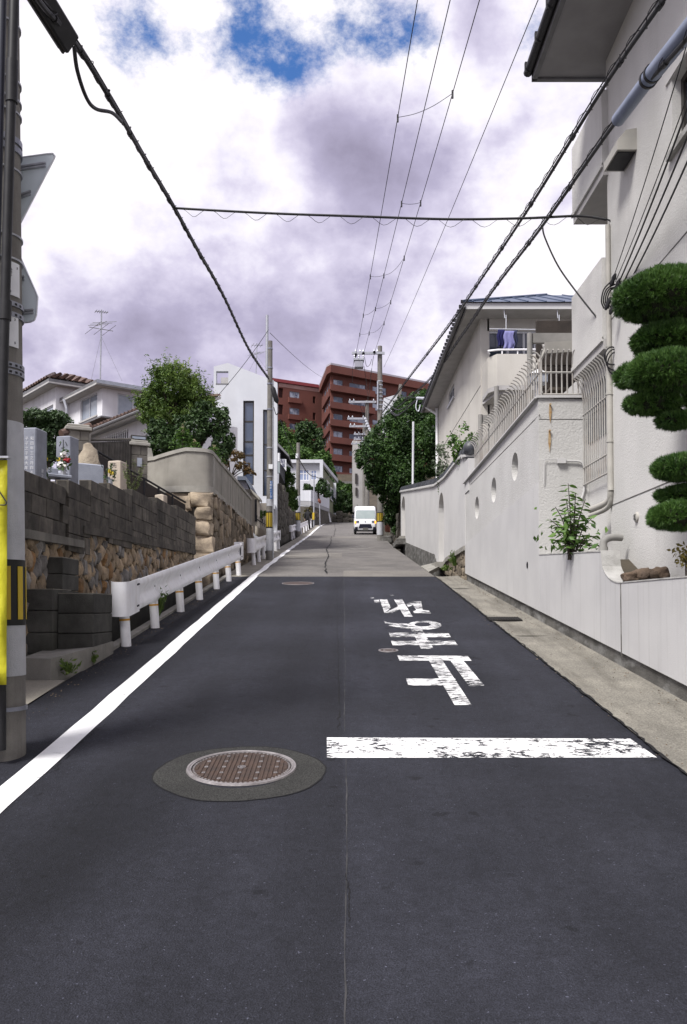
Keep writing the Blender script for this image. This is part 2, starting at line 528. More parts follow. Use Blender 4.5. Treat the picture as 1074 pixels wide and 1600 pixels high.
def window(parent, M, u0, u1, w0, w1, fm, gm, depth=0.1, bar=0.05, mull=(0.5,), trans=(), curtain=None, sill=None, name='window'):
    """frame (the part) with panes as sub-parts, set back in its opening; M's depth axis goes inwards"""
    mb = MB()
    def bx(a, b, c, d, d0, d1, mm=None):
        p = [M(u, w, dd) for dd in (d0, d1) for w in (c, d) for u in (a, b)]
        (mm or mb).add(p, [(0, 2, 3, 1), (4, 5, 7, 6), (0, 1, 5, 4), (2, 6, 7, 3), (0, 4, 6, 2), (1, 3, 7, 5)])
    d0, d1 = depth - 0.03, depth + 0.03
    bx(u0, u1, w0, w0 + bar, d0, d1); bx(u0, u1, w1 - bar, w1, d0, d1)
    bx(u0, u0 + bar, w0 + bar, w1 - bar, d0, d1); bx(u1 - bar, u1, w0 + bar, w1 - bar, d0, d1)
    cuts = [u0 + bar / 2] + [u0 + (u1 - u0) * q for q in mull] + [u1 - bar / 2]
    hc = [w0 + bar / 2] + [w0 + (w1 - w0) * q for q in trans] + [w1 - bar / 2]
    for c in cuts[1:-1]: bx(c - bar / 2, c + bar / 2, w0 + bar, w1 - bar, d0 + 0.004, d1 - 0.004)
    for c in hc[1:-1]: bx(u0 + bar, u1 - bar, c - bar / 2, c + bar / 2, d0 + 0.006, d1 - 0.006)
    f = mb.build(name, fm, parent)
    for i in range(len(cuts) - 1):
        for j in range(len(hc) - 1):
            g = MB(); bx(cuts[i] + bar / 2, cuts[i + 1] - bar / 2, hc[j] + bar / 2, hc[j + 1] - bar / 2, depth - 0.004, depth + 0.004, g)
            g.build('pane', gm, f)
    if curtain is not None:
        g = MB(); n = 24; uu = np.linspace(u0, u1, n + 1)
        for i in range(n):
            da, db = depth + 0.09 + 0.025 * (i % 2), depth + 0.09 + 0.025 * ((i + 1) % 2)
            g.quad(M(uu[i], w0, da), M(uu[i + 1], w0, db), M(uu[i + 1], w1, db), M(uu[i], w1, da))
        g.build('curtain', curtain, f)
    if sill is not None:
        g = MB(); bx(u0 - 0.05, u1 + 0.05, w0 - 0.06, w0 - 0.002, -0.05, depth - 0.032, g); g.build('sill', sill, f)
    return f

# ------------------------------------------------------------------ materials
M_white = mat('white_paint_metal', (.86, .86, .88), (.80, .80, .83), 6, 0.42, spec=0.45, grime=(.35, .30, .24), gscale=(7, 7, 1.6), gamt=0.3)
M_galv = mat('galvanised_steel', (.42, .43, .46), (.34, .35, .38), 20, 0.45, metal=0.6)
M_steel_lt = mat('pale_steel', (.62, .64, .68), (.52, .54, .58), 12, 0.4, metal=0.4)
M_black = mat('black_rubber', (.012, .012, .014), (.02, .02, .022), 10, 0.5)
M_cable = mat('cable_sheath', (.012, .012, .014), (.022, .022, .025), 15, 0.55)
M_conc = mat('concrete', (.30, .29, .26), (.22, .21, .19), 4, 0.9, bump=0.3, bscale=120, speck=0.18, grime=(.10, .095, .085), gamt=0.55)
M_concpole = mat('pole_concrete', (.20, .19, .175), (.15, .142, .13), 7, 0.85, bump=0.15, bscale=150, speck=0.15, grime=(.07, .065, .06), gscale=(8, 8, .5), gamt=0.55)
M_gutter = mat('gutter_concrete', (.25, .235, .20), (.17, .16, .138), 2.2, 0.92, bump=0.4, bscale=120, speck=0.4, spscale=70, grime=(.085, .078, .065), gscale=(5, .7, 1), gamt=0.75)
M_block = mat('weathered_block', (.125, .112, .094), (.06, .054, .047), 7, 0.95, bump=0.6, bscale=90, speck=0.22, rand=0.28, grime=(.028, .026, .024), gscale=(2.5, 2.5, .5), gamt=0.75)
M_mortar = mat('old_mortar', (.06, .055, .048), (.035, .032, .029), 12, 0.95, bump=0.4, bscale=70)
M_stone = mat('field_stone', (.36, .275, .18), (.23, .18, .13), 9, 0.9, bump=0.6, bscale=45, rand=0.35, speck=0.2, spscale=120, grime=(.075, .06, .045), gscale=(6, 6, 4), gamt=0.6)
M_stone2 = mat('grey_field_stone', (.27, .255, .24), (.17, .16, .15), 9, 0.9, bump=0.6, bscale=45, rand=0.3, speck=0.2, spscale=120, grime=(.06, .055, .05), gscale=(6, 6, 4), gamt=0.6)
M_stone3 = mat('rust_field_stone', (.31, .175, .075), (.20, .12, .065), 9, 0.9, bump=0.6, bscale=45, rand=0.2, speck=0.2, spscale=120, grime=(.08, .06, .04), gscale=(6, 6, 4), gamt=0.5)
M_boulder = mat('granite_boulder', (.40, .325, .235), (.27, .22, .165), 5, 0.9, bump=0.7, bscale=30, rand=0.2, speck=0.2, spscale=120, grime=(.12, .10, .08), gscale=(4, 4, 3), gamt=0.6)
M_bark = mat('bark', (.07, .055, .042), (.04, .033, .027), 12, 0.95, bump=0.8, bscale=50)
M_glass = mat('window_glass', (.035, .045, .06), (.05, .06, .075), 1.5, 0.06, spec=0.8)
M_glass_lt = mat('pale_window_glass', (.28, .32, .38), (.20, .23, .28), 2.5, 0.12, spec=0.7)
M_curtain = mat('net_curtain', (.42, .43, .46), (.34, .35, .38), 4, 0.9)
M_darkframe = mat('bronze_aluminium', (.06, .055, .05), (.05, .045, .04), 9, 0.4, metal=0.5)
M_alu = mat('aluminium_frame', (.50, .51, .53), (.44, .45, .47), 9, 0.4, metal=0.4)

# ------------------------------------------------------------------ the street's long section
KY = [-60, 0, 18.4, 55, 97, 110]
KZ = [-7.0, 0, 2.318, 6.49, 11.66, 12.2]
def zr(Y):
    return (np.interp(Y - 1.2, KY, KZ) + np.interp(Y, KY, KZ) + np.interp(Y + 1.2, KY, KZ)) / 3
def zr(Y):
    if Y < 0: return 0.126 * Y
    a = [float(np.interp(Y + d, KY, KZ)) for d in (-1, -.5, 0, .5, 1)] if Y > 4 else [0.126 * Y]
    return sum(a) / len(a)
def on_road(px, py):
    d = pixdir(px, py); lo, hi = 0.5, 140.0
    f = lambda t: CAMZ + d.z / d.y * t - zr(t)
    for _ in range(60):
        mid = (lo + hi) / 2
        if f(mid) > 0: lo = mid
        else: hi = mid
    Y = (lo + hi) / 2
    return Vector((d.x / d.y * Y, Y, zr(Y)))
def road_up(Y):
    s = (zr(Y + .3) - zr(Y - .3)) / .6
    return Vector((0, -s, 1)).normalized()
def road_frame(X, Y, dz=0.0):
    n = road_up(Y); x = Vector((1, 0, 0)); t = n.cross(x)
    M = Matrix((x, t, n)).transposed().to_4x4(); M.translation = Vector((X, Y, zr(Y))) + n * dz
    return M
def strip(mb, Ys, xl, xr, dz=0.0, nx=1):
    """sheet that follows the street between xl(Y) and xr(Y)"""
    b = len(mb.v)
    for Y in Ys:
        for k in range(nx + 1):
            X = xl(Y) + (xr(Y) - xl(Y)) * k / nx
            mb.v.append((X, Y, zr(Y) + dz))
    for i in range(len(Ys) - 1):
        for k in range(nx):
            a = b + i * (nx + 1) + k
            mb.f.append((a, a + 1, a + nx + 2, a + nx + 1))
    return mb

def asphalt_material():
    m = mat('asphalt', (.023, .024, .0325), (.014, .0148, .0205), 0.7, 0.85, bump=0.5, bscale=150, speck=0.55, spscale=170, spec=0.25, bump2=0.35, b2scale=30)
    nd, lk = m.node_tree.nodes, m.node_tree.links
    b = nd['Principled BSDF']; src = b.inputs['Base Color'].links[0].from_socket
    geo = [n for n in nd if n.type == 'NEW_GEOMETRY'][0]
    def math_(op, a, c=None, clamp=False):
        n = nd.new('ShaderNodeMath'); n.operation = op; n.use_clamp = clamp
        for i, v in enumerate((a, c)):
            if v is None: continue
            if isinstance(v, (int, float)): n.inputs[i].default_value = v
            else: lk.new(v, n.inputs[i])
        return n.outputs[0]
    def noise(sc, det, rgh=0.6):
        n = nd.new('ShaderNodeTexNoise'); n.inputs['Scale'].default_value = sc; n.inputs['Detail'].default_value = det; n.inputs['Roughness'].default_value = rgh
        lk.new(geo.outputs['Position'], n.inputs['Vector']); return n.outputs['Fac']
    def mr(x, a, c, d, e_):
        n = nd.new('ShaderNodeMapRange'); n.inputs[1].default_value = a; n.inputs[2].default_value = c; n.inputs[3].default_value = d; n.inputs[4].default_value = e_
        lk.new(x, n.inputs[0]); return n.outputs[0]
    sp = nd.new('ShaderNodeSeparateXYZ'); lk.new(geo.outputs['Position'], sp.inputs[0])
    # the two paving passes differ a little in tone and meet near x = 0
    wob = math_('ADD', sp.outputs[0], math_('MULTIPLY', math_('SUBTRACT', noise(3, 3), 0.5), 0.05))
    lane = mr(wob, -0.012, 0.004, 0.90, 1.14)
    # oil drips and worn, dusty patches
    drips = mr(noise(7.0, 2, 0.5), 0.68, 0.74, 1.0, 0.5)
    mpd = nd.new('ShaderNodeMapping'); mpd.inputs['Scale'].default_value = (2.2, .16, .16); lk.new(geo.outputs['Position'], mpd.inputs[0])
    nst = nd.new('ShaderNodeTexNoise'); nst.inputs['Scale'].default_value = 1.0; nst.inputs['Detail'].default_value = 5; lk.new(mpd.outputs[0], nst.inputs['Vector'])
    dust = math_('MULTIPLY', mr(noise(0.45, 5), 0.40, 0.68, 0.92, 1.22), mr(nst.outputs['Fac'], 0.3, 0.7, 0.82, 1.25))
    mott = math_('MULTIPLY', mr(noise(14, 6, 0.7), 0.3, 0.7, 0.78, 1.22), mr(noise(60, 3, 0.7), 0.3, 0.7, 0.8, 1.2))
    chips = mr(noise(85, 1, 0.4), 0.74, 0.80, 1.0, 4.0)
    f = math_('MULTIPLY', math_('MULTIPLY', lane, drips), math_('MULTIPLY', math_('MULTIPLY', dust, mott), chips))
    n = nd.new('ShaderNodeVectorMath'); n.operation = 'SCALE'; lk.new(src, n.inputs[0]); lk.new(f, n.inputs['Scale'])
    lk.new(n.outputs[0], b.inputs['Base Color'])
    return m
M_asph = asphalt_material()
M_old = mat('old_grey_asphalt', (.165, .155, .145), (.115, .108, .104), 1.1, 0.92, bump=0.4, bscale=140, speck=0.5, spscale=38, grime=(.085, .08, .076), gscale=(.7, .35, 1), gamt=0.6)
M_old2 = mat('older_patch', (.19, .178, .16), (.15, .14, .128), 1.4, 0.92, bump=0.4, bscale=140, speck=0.5, spscale=38)
M_walk = mat('footway_concrete', (.27, .25, .21), (.21, .195, .165), 1.7, 0.92, bump=0.3, bscale=120, speck=0.2, spscale=90, grime=(.12, .11, .09), gscale=(1.2, .5, 1), gamt=0.5)
M_crack = mat('open_crack', (.010, .010, .011), None, rough=0.95)

def paint(name, wear, stretch=(3, 12, 1), scale=5.0, c=(.78, .78, .79)):
    """road paint worn through to the asphalt under it"""
    m = mat(name, c, (c[0] * .9, c[1] * .9, c[2] * .89), 5, 0.7, bump=0.2, bscale=140, speck=0.07)
    nd, lk = m.node_tree.nodes, m.node_tree.links
    b = nd['Principled BSDF']
    geo = [n for n in nd if n.type == 'NEW_GEOMETRY'][0]
    def nz(st, sc, det):
        mp = nd.new('ShaderNodeMapping'); mp.inputs['Scale'].default_value = st
        lk.new(geo.outputs['Position'], mp.inputs[0])
        n = nd.new('ShaderNodeTexNoise'); n.inputs['Scale'].default_value = sc; n.inputs['Detail'].default_value = det; n.inputs['Roughness'].default_value = 0.72
        lk.new(mp.outputs[0], n.inputs['Vector']); return n.outputs['Fac']
    patch = nz((1, 1, 1), 3.3, 3)
    fine = nz(stretch, scale, 9)
    s = nd.new('ShaderNodeMath'); s.operation = 'MULTIPLY_ADD'; lk.new(patch, s.inputs[0]); s.inputs[1].default_value = 0.55; lk.new(fine, s.inputs[2])
    r = nd.new('ShaderNodeMapRange'); lk.new(s.outputs[0], r.inputs[0])
    th = 1.06 - 0.42 * wear
    r.inputs[1].default_value = th; r.inputs[2].default_value = th + 0.03
    tr = nd.new('ShaderNodeBsdfTransparent'); mx = nd.new('ShaderNodeMixShader')
    lk.new(r.outputs[0], mx.inputs[0]); lk.new(b.outputs[0], mx.inputs[1]); lk.new(tr.outputs[0], mx.inputs[2])
    lk.new(mx.outputs[0], nd['Material Output'].inputs[0])
    return m
P_line = paint('edge_line_paint', 0.30, (2, 9, 1), 4)
P_stop = paint('stop_line_paint', 0.62, (9, 16, 1), 2.2)
P_char = paint('lettering_paint', 0.70, (4, 20, 1), 3.0)
P_faded = paint('faded_paint', 0.9, (5, 5, 1), 6, (.5, .49, .46))

# ------------------------------------------------------------------ ground, street, gutter
RE = 2.03                     # right edge of the asphalt
def left_edge(Y): return -2.52
YS_new = [-9 + 0.6 * i for i in range(46)]
YS_new = [y for y in YS_new if y < 18.3] + [18.4]
road = tag(strip(MB(), YS_new, left_edge, lambda Y: RE, 0, 6).build('road', M_asph, None), 'dark new asphalt of the near carriageway', None, None, 'structure')
Y_old = [18.4 + 1.2 * i for i in range(66)]
def old_l(Y): return float(np.interp(Y, [18.4, 60, 80, 92, 98], [-2.02, -2.18, -2.22, -2.2, -2.0]))
def old_r(Y): return float(np.interp(Y, [18.4, 34, 60, 80, 98], [RE, 2.08, 2.6, 4.0, 12.0]))
old_road = tag(strip(MB(), Y_old, lambda Y: old_l(Y), old_r, -0.006, 6).build('old_road', M_old), 'older grey patched carriageway uphill', None, None, 'structure')
mb = MB(); strip(mb, Y_old, lambda Y: old_l(Y) - 0.55 - (0.12 if Y < 30 else 0), old_l, 0.0, 2)
footway = tag(mb.build('footway', M_walk), 'pale concrete footway strip left of the white line', None, None, 'structure')
# lighter band where the new asphalt ends, and slabs of older patching
mb = MB(); strip(mb, [18.43, 19.0, 19.6, 20.3], lambda Y: 0.0, lambda Y: RE - 0.02, -0.002, 3); mb.build('patch', M_old2, old_road)
mb = MB(); strip(mb, [26, 27, 28, 29.5], lambda Y: -1.9, lambda Y: -0.05, -0.002, 3); mb.build('patch', M_old2, old_road)
mb = MB(); strip(mb, [47, 48, 49, 50, 51], lambda Y: -2.0, lambda Y: 2.2, -0.002, 3); mb.build('patch', M_old2, old_road)

def crack(pts, w, parent, dz=0.003, jit=0.02):
    """thin open crack along road pixels turned into ground points"""
    P = []
    for a, b in zip(pts, pts[1:]):
        n = 9
        for k in range(n): P.append(Vector(a).lerp(Vector(b), k / n) + Vector((rng.uniform(-jit, jit), rng.uniform(-jit, jit), 0)))
    P.append(Vector(pts[-1]))
    mbk = MB()
    for i, p in enumerate(P):
        d = (P[min(i + 1, len(P) - 1)] - P[max(i - 1, 0)]); s = Vector((-d.y, d.x, 0)).normalized() * w * rng.uniform(0.3, 1.2)
        for q in (p - s, p + s): mbk.v.append((q.x, q.y, zr(q.y) + dz))
    for i in range(len(P) - 1): mbk.f.append((2 * i, 2 * i + 1, 2 * i + 3, 2 * i + 2))
    return mbk.build('crack', M_crack, parent)
G = lambda *pp: [on_road(x, y) for x, y in pp]
crack(G((85, 1205), (105, 1180), (125, 1160), (140, 1148), (165, 1132)), 0.004, road)
crack(G((528, 1140), (530, 1110)), 0.006, road, jit=0.012)
crack(G((541, 1365), (545, 1390), (544, 1425), (547, 1440)), 0.003, road, jit=0.005)
M_seam = mat('dusty_seam', (.055, .054, .057), (.025, .025, .027), 9, .9)
mb = MB()
for a, b in ((-1.5, 5.6), (5.9, 9.4), (9.6, 18.3)):
    n = int((b - a) / .12); ys_ = np.linspace(a, b, n); xo = [.012 + .006 * math.sin(y * 1.7) + rng.uniform(-.003, .003) for y in ys_]; wd = [rng.uniform(.0008, .0045) for y in ys_]
    for i in range(n - 1): mb.quad((xo[i] - wd[i], ys_[i], zr(ys_[i]) + .002), (xo[i] + wd[i], ys_[i], zr(ys_[i]) + .002), (xo[i + 1] + wd[i + 1], ys_[i + 1], zr(ys_[i + 1]) + .002), (xo[i + 1] - wd[i + 1], ys_[i + 1], zr(ys_[i + 1]) + .002))
mb.build('paving_seam', M_seam, road)
crack(G((527, 930), (528, 1000), (530, 1100)), 0.003, road, jit=0.006)
crack(G((680, 970), (700, 973), (722, 968)), 0.005, road)
crack(G((200, 1130), (230, 1126), (262, 1124)), 0.002, road)
for pp, w in (([(510, 896), (509, 878), (513, 868), (511, 857), (517, 850), (518, 838)], 0.022), ([(405, 891), (450, 890), (509, 890), (600, 889), (655, 890)], 0.010),
              ([(440, 870), (505, 871), (510, 871)], 0.012), ([(512, 866), (580, 864), (640, 866)], 0.010), ([(475, 840), (520, 839), (590, 838)], 0.02), ([(522, 838), (524, 828), (522, 821)], 0.02), ([(495, 833), (524, 833)], 0.015)):
    crack(G(*pp), w, old_road, dz=0.004, jit=0.03)

# painted lines and lettering
def road_poly(px, m, name, dz, label=None, parent=None):
    pts = [on_road(*p) for p in px]
    mb = MB(); mb.add([(p.x, p.y, p.z + dz) for p in pts], [tuple(range(len(pts)))])
    o = mb.build(name, m, parent or road)
    if label: o['label'] = label
    return o
def eline(Y): return float(np.interp(Y, [0, 5, 8, 12, 17, 30, 45, 62, 75, 86, 92, 96], [-1.86, -1.86, -1.89, -1.93, -1.97, -2.08, -2.15, -2.24, -2.24, -2.05, -1.75, -1.3]))
mb = MB(); ys = list(np.arange(-6, 18.4, 0.5)) + [18.39]
wv = {round(float(y), 2): (0.003 * math.sin(y * 2.3) + 0.004 * math.sin(y * 5.1)) for y in ys}
strip(mb, [float(y) for y in ys], lambda Y: eline(Y) - 0.085 + wv[round(Y, 2)], lambda Y: eline(Y) + 0.085 + wv[round(Y, 2)], 0.004, 1)
mb.build('edge_line', P_line, road)
mb = MB(); ys = [18.41] + [19 + 0.75 * i for i in range(103)]
strip(mb, ys, lambda Y: eline(Y) - 0.075 + 0.02 * math.sin(Y * 1.9), lambda Y: eline(Y) + 0.075 + 0.02 * math.sin(Y * 1.9), 0.006, 1)
mb.build('edge_line', P_line, old_road)
road_poly([(511, 1185), (1027, 1184.5), (985, 1155), (511, 1153)], P_stop, 'stop_line', 0.004)
Z = lambda pts: [(560 + x / 4.882, 900 + y / 4.882) for x, y in pts]
def glyph(label, strokes, ring=None):
    """strokes of one painted character, each laid a hair over the last"""
    mb = MB()
    for k, s in enumerate(strokes):
        pts = [on_road(*p) for p in Z(s)]
        mb.add([(p.x, p.y, p.z + 0.004 + 0.0006 * k) for p in pts], [tuple(range(len(pts)))])
    if ring:
        (cx, cy, rx, ry), (hx, hy, sx, sy) = ring; n = 28
        k = len(strokes)
        o = [on_road(*Z([(cx + rx * math.cos(2 * math.pi * i / n), cy + ry * math.sin(2 * math.pi * i / n))])[0]) for i in range(n)]
        h = [on_road(*Z([(hx + sx * math.cos(2 * math.pi * i / n), hy + sy * math.sin(2 * math.pi * i / n))])[0]) for i in range(n)]
        b = len(mb.v)
        for p in o + h: mb.v.append((p.x, p.y, p.z + 0.004 + 0.0006 * k))
        for i in range(n): mb.f.append((b + i, b + (i + 1) % n, b + n + (i + 1) % n, b + n + i))
    o = mb.build('painted_character', P_char, road); o['label'] = label
    return o
glyph('worn white painted character nearest the stop line', [
    [(298, 608), (315, 648), (866, 650), (835, 612)], [(540, 650), (735, 988), (866, 988), (645, 650)],
    [(705, 652), (845, 843), (966, 843), (805, 652)], [(365, 787), (382, 840), (765, 838), (738, 785)]])
glyph('worn white painted character in the middle of three', [
    [(250, 497), (262, 531), (758, 528), (735, 497)], [(233, 434), (245, 467), (708, 470), (690, 440)], [(395, 395), (480, 560), (577, 560), (478, 395)],
    [(198, 344), (205, 366), (235, 382), (330, 400), (392, 404), (400, 380), (372, 366), (225, 359)]],
    ((505, 379, 130, 34), (492, 374, 62, 15)))
glyph('worn white painted character farthest uphill', [
    [(163, 180), (200, 283), (232, 262), (247, 240), (220, 180)], [(200, 284), (262, 284), (330, 250), (308, 232)],
    [(272, 181), (352, 313), (416, 313), (336, 181)],
    [(368, 216), (380, 240), (418, 224), (442, 262), (420, 272), (427, 287), (555, 288), (540, 267), (492, 262), (480, 196), (410, 196)],
    [(120, 187), (126, 208), (162, 206), (158, 184)], [(94, 167), (98, 173), (122, 172), (118, 167)], [(244, 147), (248, 152), (272, 151), (268, 147)]])
# faded diamond and dashes on the old surface
def ringpoly(outer, inner, m, dz, parent):
    mb = MB(); n = len(outer)
    P = [on_road(*p) for p in outer] + [on_road(*p) for p in inner]
    mb.add([(p.x, p.y, p.z + dz) for p in P], [(i, (i + 1) % n, n + (i + 1) % n, n + i) for i in range(n)])
    return mb.build('faded_marking', m, parent)
ringpoly([(536, 855), (556, 859.3), (587, 856), (566, 852.5)], [(543, 855.2), (557, 857.8), (579, 856), (565, 853.8)], P_faded, 0.003, old_road)
ringpoly([(536, 835.2), (548, 836.5), (556, 834.5), (549, 833.4)], [(540, 835.1), (548, 835.9), (553, 834.6), (549, 834.0)], P_faded, 0.003, old_road)
road_poly([(472, 849), (472, 850.5), (489, 850.5), (489, 849)], P_faded, 'faded_marking', 0.003, None, old_road)

# manhole, in its round patch
M_patch = mat('manhole_patch', (.044, .044, .041), (.028, .028, .027), 2, 0.92, bump=0.6, bscale=150, speck=0.75, spscale=110)
M_iron = mat('cast_iron', (.085, .055, .042), (.055, .04, .034), 9, 0.55, metal=0.35, bump=0.2, bscale=140)
M_ironrim = mat('worn_iron_rim', (.33, .31, .31), (.22, .20, .20), 14, 0.5, metal=0.5, bump=0.2)
c = on_road(378, 1200); Mh = road_frame(c.x, c.y)
pc = on_road(376, 1205.5); Mp = road_frame(pc.x, pc.y)
disc = lambda r0, r1, z0, n=48: ([Vector((r * math.cos(2 * math.pi * k / n), r * math.sin(2 * math.pi * k / n), z0)) for r in (r0, r1) for k in range(n)], [(k, (k + 1) % n, n + (k + 1) % n, n + k) for k in range(n)])
mb = MB(); v, f_ = disc(0.30, 0.505, 0.003, 64)
wob = [1 + 0.012 * math.sin(3 * k * .196) + rng.uniform(-.006, .006) for k in range(64)]
v = [(p * (wob[i % 64] if i >= 64 else 1)) for i, p in enumerate(v)]
for p in v: p.z = 0.003
mb.add([Mp @ p for p in v], f_); mb.build('round_patch', M_patch, road)
mb = MB(); v2 = [Vector((p.x * 1.0, p.y * 1.0, 0.0034)) for p in v[64:]] + [Vector((p.x * rng.uniform(1.012, 1.028), p.y * rng.uniform(1.012, 1.028), 0.0034)) for p in v[64:]]
mb.add([Mp @ p for p in v2], f_); mb.build('tar_joint', M_crack, road)
mh = thing('manhole_cover', 'round brown cast iron manhole cover with waffle tread in the dark road', 'manhole cover', Mh.translation)
mb = MB(); mb.lathe([(0.0, 0.004), (0.296, 0.004), (0.300, 0.001)], sides=48); mb.v = [tuple(Mh @ Vector(p)) for p in mb.v]; mb.build('plate', M_iron, mh)
mb = MB(); mb.lathe([(0.303, 0.002), (0.303, 0.011), (0.311, 0.012), (0.313, 0.008), (0.316, 0.008), (0.318, 0.012), (0.330, 0.012), (0.334, 0.002)], sides=64)
mb.f = mb.f[:-2]; mb.v = [tuple(Mh @ Vector(p)) for p in mb.v]; mb.build('frame', M_ironrim, mh)
mb = MB(); pitch = 0.0268
for i in range(-11, 12):
    for j in range(-11, 12):
        x, y = i * pitch, j * pitch
        if math.hypot(x, y) > 0.272 or math.hypot(x, y) < 0.03: continue
        a = 0.0098
        if (i % 4 == 0 and j % 4 == 0): continue
        mb.cbox(x - a, x + a, y - a, y + a, 0.003, 0.0095, 0.002, Mh)
o = mb.build('tread', M_iron, mh); o['kind'] = 'stuff'
mb = MB()
for i in range(-8, 9, 4):
    for j in range(-8, 9, 4):
        x, y = i * pitch, j * pitch
        if math.hypot(x, y) < 0.26: mb.lathe([(0.012, 0.004), (0.012, 0.0095), (0.006, 0.0095), (0.006, 0.004)], sides=10, c=(x, y, 0))
for k in range(64):
    t = 2 * math.pi * k / 64
    Rk = Matrix.Rotation(t, 4, 'Z'); mb.box(0.284, 0.2945, -0.006, 0.006, 0.003, 0.009, Rk)
mb.lathe([(0.026, 0.004), (0.026, 0.010), (0.020, 0.010), (0.020, 0.004)], sides=16)
mb.box(-0.012, 0.012, -0.004, 0.004, 0.003, 0.0098); mb.box(-0.004, 0.004, 0.005, 0.012, 0.003, 0.0098)
mb.v = [tuple(Mh @ Vector(p)) for p in mb.v]
mb.build('raised_emblem', M_ironrim, mh)['kind'] = 'stuff'
# small valve cover beside the lettering
c = on_road(607, 1016.5); Ms = road_frame(c.x, c.y)
vc = thing('valve_cover', 'small oval-looking iron valve cover beside the painted lettering', 'valve cover', Ms.translation)
mb = MB(); mb.lathe([(0.0, 0.003), (0.085, 0.003), (0.088, 0.002)], sides=24); mb.v = [tuple(Ms @ Vector(p)) for p in mb.v]; mb.build('plate', M_iron, vc)
mb = MB(); mb.lathe([(0.09, 0.001), (0.09, 0.007), (0.108, 0.007), (0.11, 0.001)], sides=24); mb.f = mb.f[:-2]; mb.lathe([(0.045, 0.003), (0.045, 0.007), (0.06, 0.007), (0.06, 0.003)], sides=20); mb.f = mb.f[:-2]
mb.v = [tuple(Ms @ Vector(p)) for p in mb.v]; mb.build('frame', M_ironrim, vc)
# old round cover up at the end of the new asphalt
c = on_road(466, 911.5); Ms = road_frame(c.x, c.y)
vc = thing('manhole_cover', 'dark flush manhole cover near the end of the new asphalt', 'manhole cover', Ms.translation)
mb = MB(); mb.lathe([(0.0, 0.003), (0.30, 0.003), (0.302, 0.001)], sides=32); mb.v = [tuple(Ms @ Vector(p)) for p in mb.v]; mb.build('plate', M_iron, vc)
mb = MB(); mb.lathe([(0.31, 0.001), (0.31, 0.006), (0.325, 0.006), (0.327, 0.001)], sides=40); mb.f = mb.f[:-2]; mb.v = [tuple(Ms @ Vector(p)) for p in mb.v]; mb.build('frame', M_ironrim, vc)

# the right-hand gutter: concrete slope up to the wall foot, a joint every few metres
def wx(Y): return float(np.interp(Y, [-10, 6, 17.4, 34.7], [2.90, 2.72, 2.515, 2.40]))   # face of the long white wall
Yg = [-9 + 0.9 * i for i in range(31)]; Yg = [y for y in Yg if y < 18.3] + [18.4]
mb = MB(); ng = 6
for Y in Yg:
    for k in range(ng + 1):
        t = k / ng; X = RE - 0.01 + (wx(Y) + 0.05 - RE) * t
        mb.v.append((X, Y, zr(Y) + 0.004 + 0.02 * t + (0.012 if k == 0 else 0) - 0.012 * math.sin(math.pi * t)))
for i in range(len(Yg) - 1):
    for k in range(ng):
        a = i * (ng + 1) + k; mb.f.append((a, a + 1, a + ng + 2, a + ng + 1))
gutter = tag(mb.build('gutter', M_gutter, None, smooth=True), 'pale concrete gutter strip under the white wall', None, None, 'structure')
crack([Vector((RE - 0.008 + rng.uniform(-.01, .01), y, 0)) for y in np.arange(-2, 18.2, 0.6)], 0.012, road, dz=0.018, jit=0.01)
for yj in (10.1, 15.7):
    mb = MB(); mb.box(RE + 0.02, wx(yj) + 0.03, yj - 0.003, yj + 0.003, zr(yj) - 0.004, zr(yj) + 0.0085); mb.build('joint', M_crack, gutter)
c = on_road(788, 969)
gr = thing('drain_grate', 'dark steel drain grating set in the concrete gutter', 'drain grate', (c.x, c.y, zr(c.y)))
mb = MB(); x0, x1, y0, y1 = c.x - .20, c.x + .22, c.y - .14, c.y + .14
Mg = road_frame(c.x, c.y, 0.018)
for k in range(13):
    x = -0.21 + 0.42 * k / 12; mb.box(x - .006, x + .006, -.14, .14, 0, .012, Mg)
M_grate = mat('dark_grate', (.035, .033, .032), (.022, .021, .02), 12, .6, metal=.3)
mb.build('bars', M_grate, gr)
mb = MB()
for k in range(7):
    y = -.14 + .28 * k / 6; mb.box(-.22, .22, y - .006, y + .006, -.004, .008, Mg)
mb.build('crossbars', M_grate, gr)
mb = MB(); mb.box(-.23, .23, -.15, .15, -.012, -.005, Mg); mb.build('pit', M_crack, gr)

# ground sheet to the horizon, and the hill at the head of the street
M_soil = mat('soil', (.075, .062, .045), (.05, .042, .032), 1.2, 0.95, bump=0.5, bscale=30)
xs = [-420, -120, -40, -12, -5, -3.6, -2.5, 0, 2.03, 3.2, 5, 12, 40, 120, 420]; ysg = [-60, -30, -9, 0, 6, 12, 18, 24, 30, 40, 50, 60, 70, 80, 90, 97, 112, 125, 138, 170, 260, 420, 900]
mb = MB()
def gz(x, y):
    z = zr(min(y, 97)) - 0.45
    if y > 97:
        z += float(np.interp(y, [97, 112, 138, 170, 260, 900], [0, 4.0, 11.6, 14, 20, 24]))
    return z
for y in ysg:
    for x in xs: mb.v.append((x, y, gz(x, y)))
n = len(xs)
for j in range(len(ysg) - 1):
    for i in range(n - 1): mb.f.append((j * n + i, j * n + i + 1, (j + 1) * n + i + 1, (j + 1) * n + i))
tag(mb.build('ground', M_soil), 'soil ground rising with the street', None, None, 'structure')

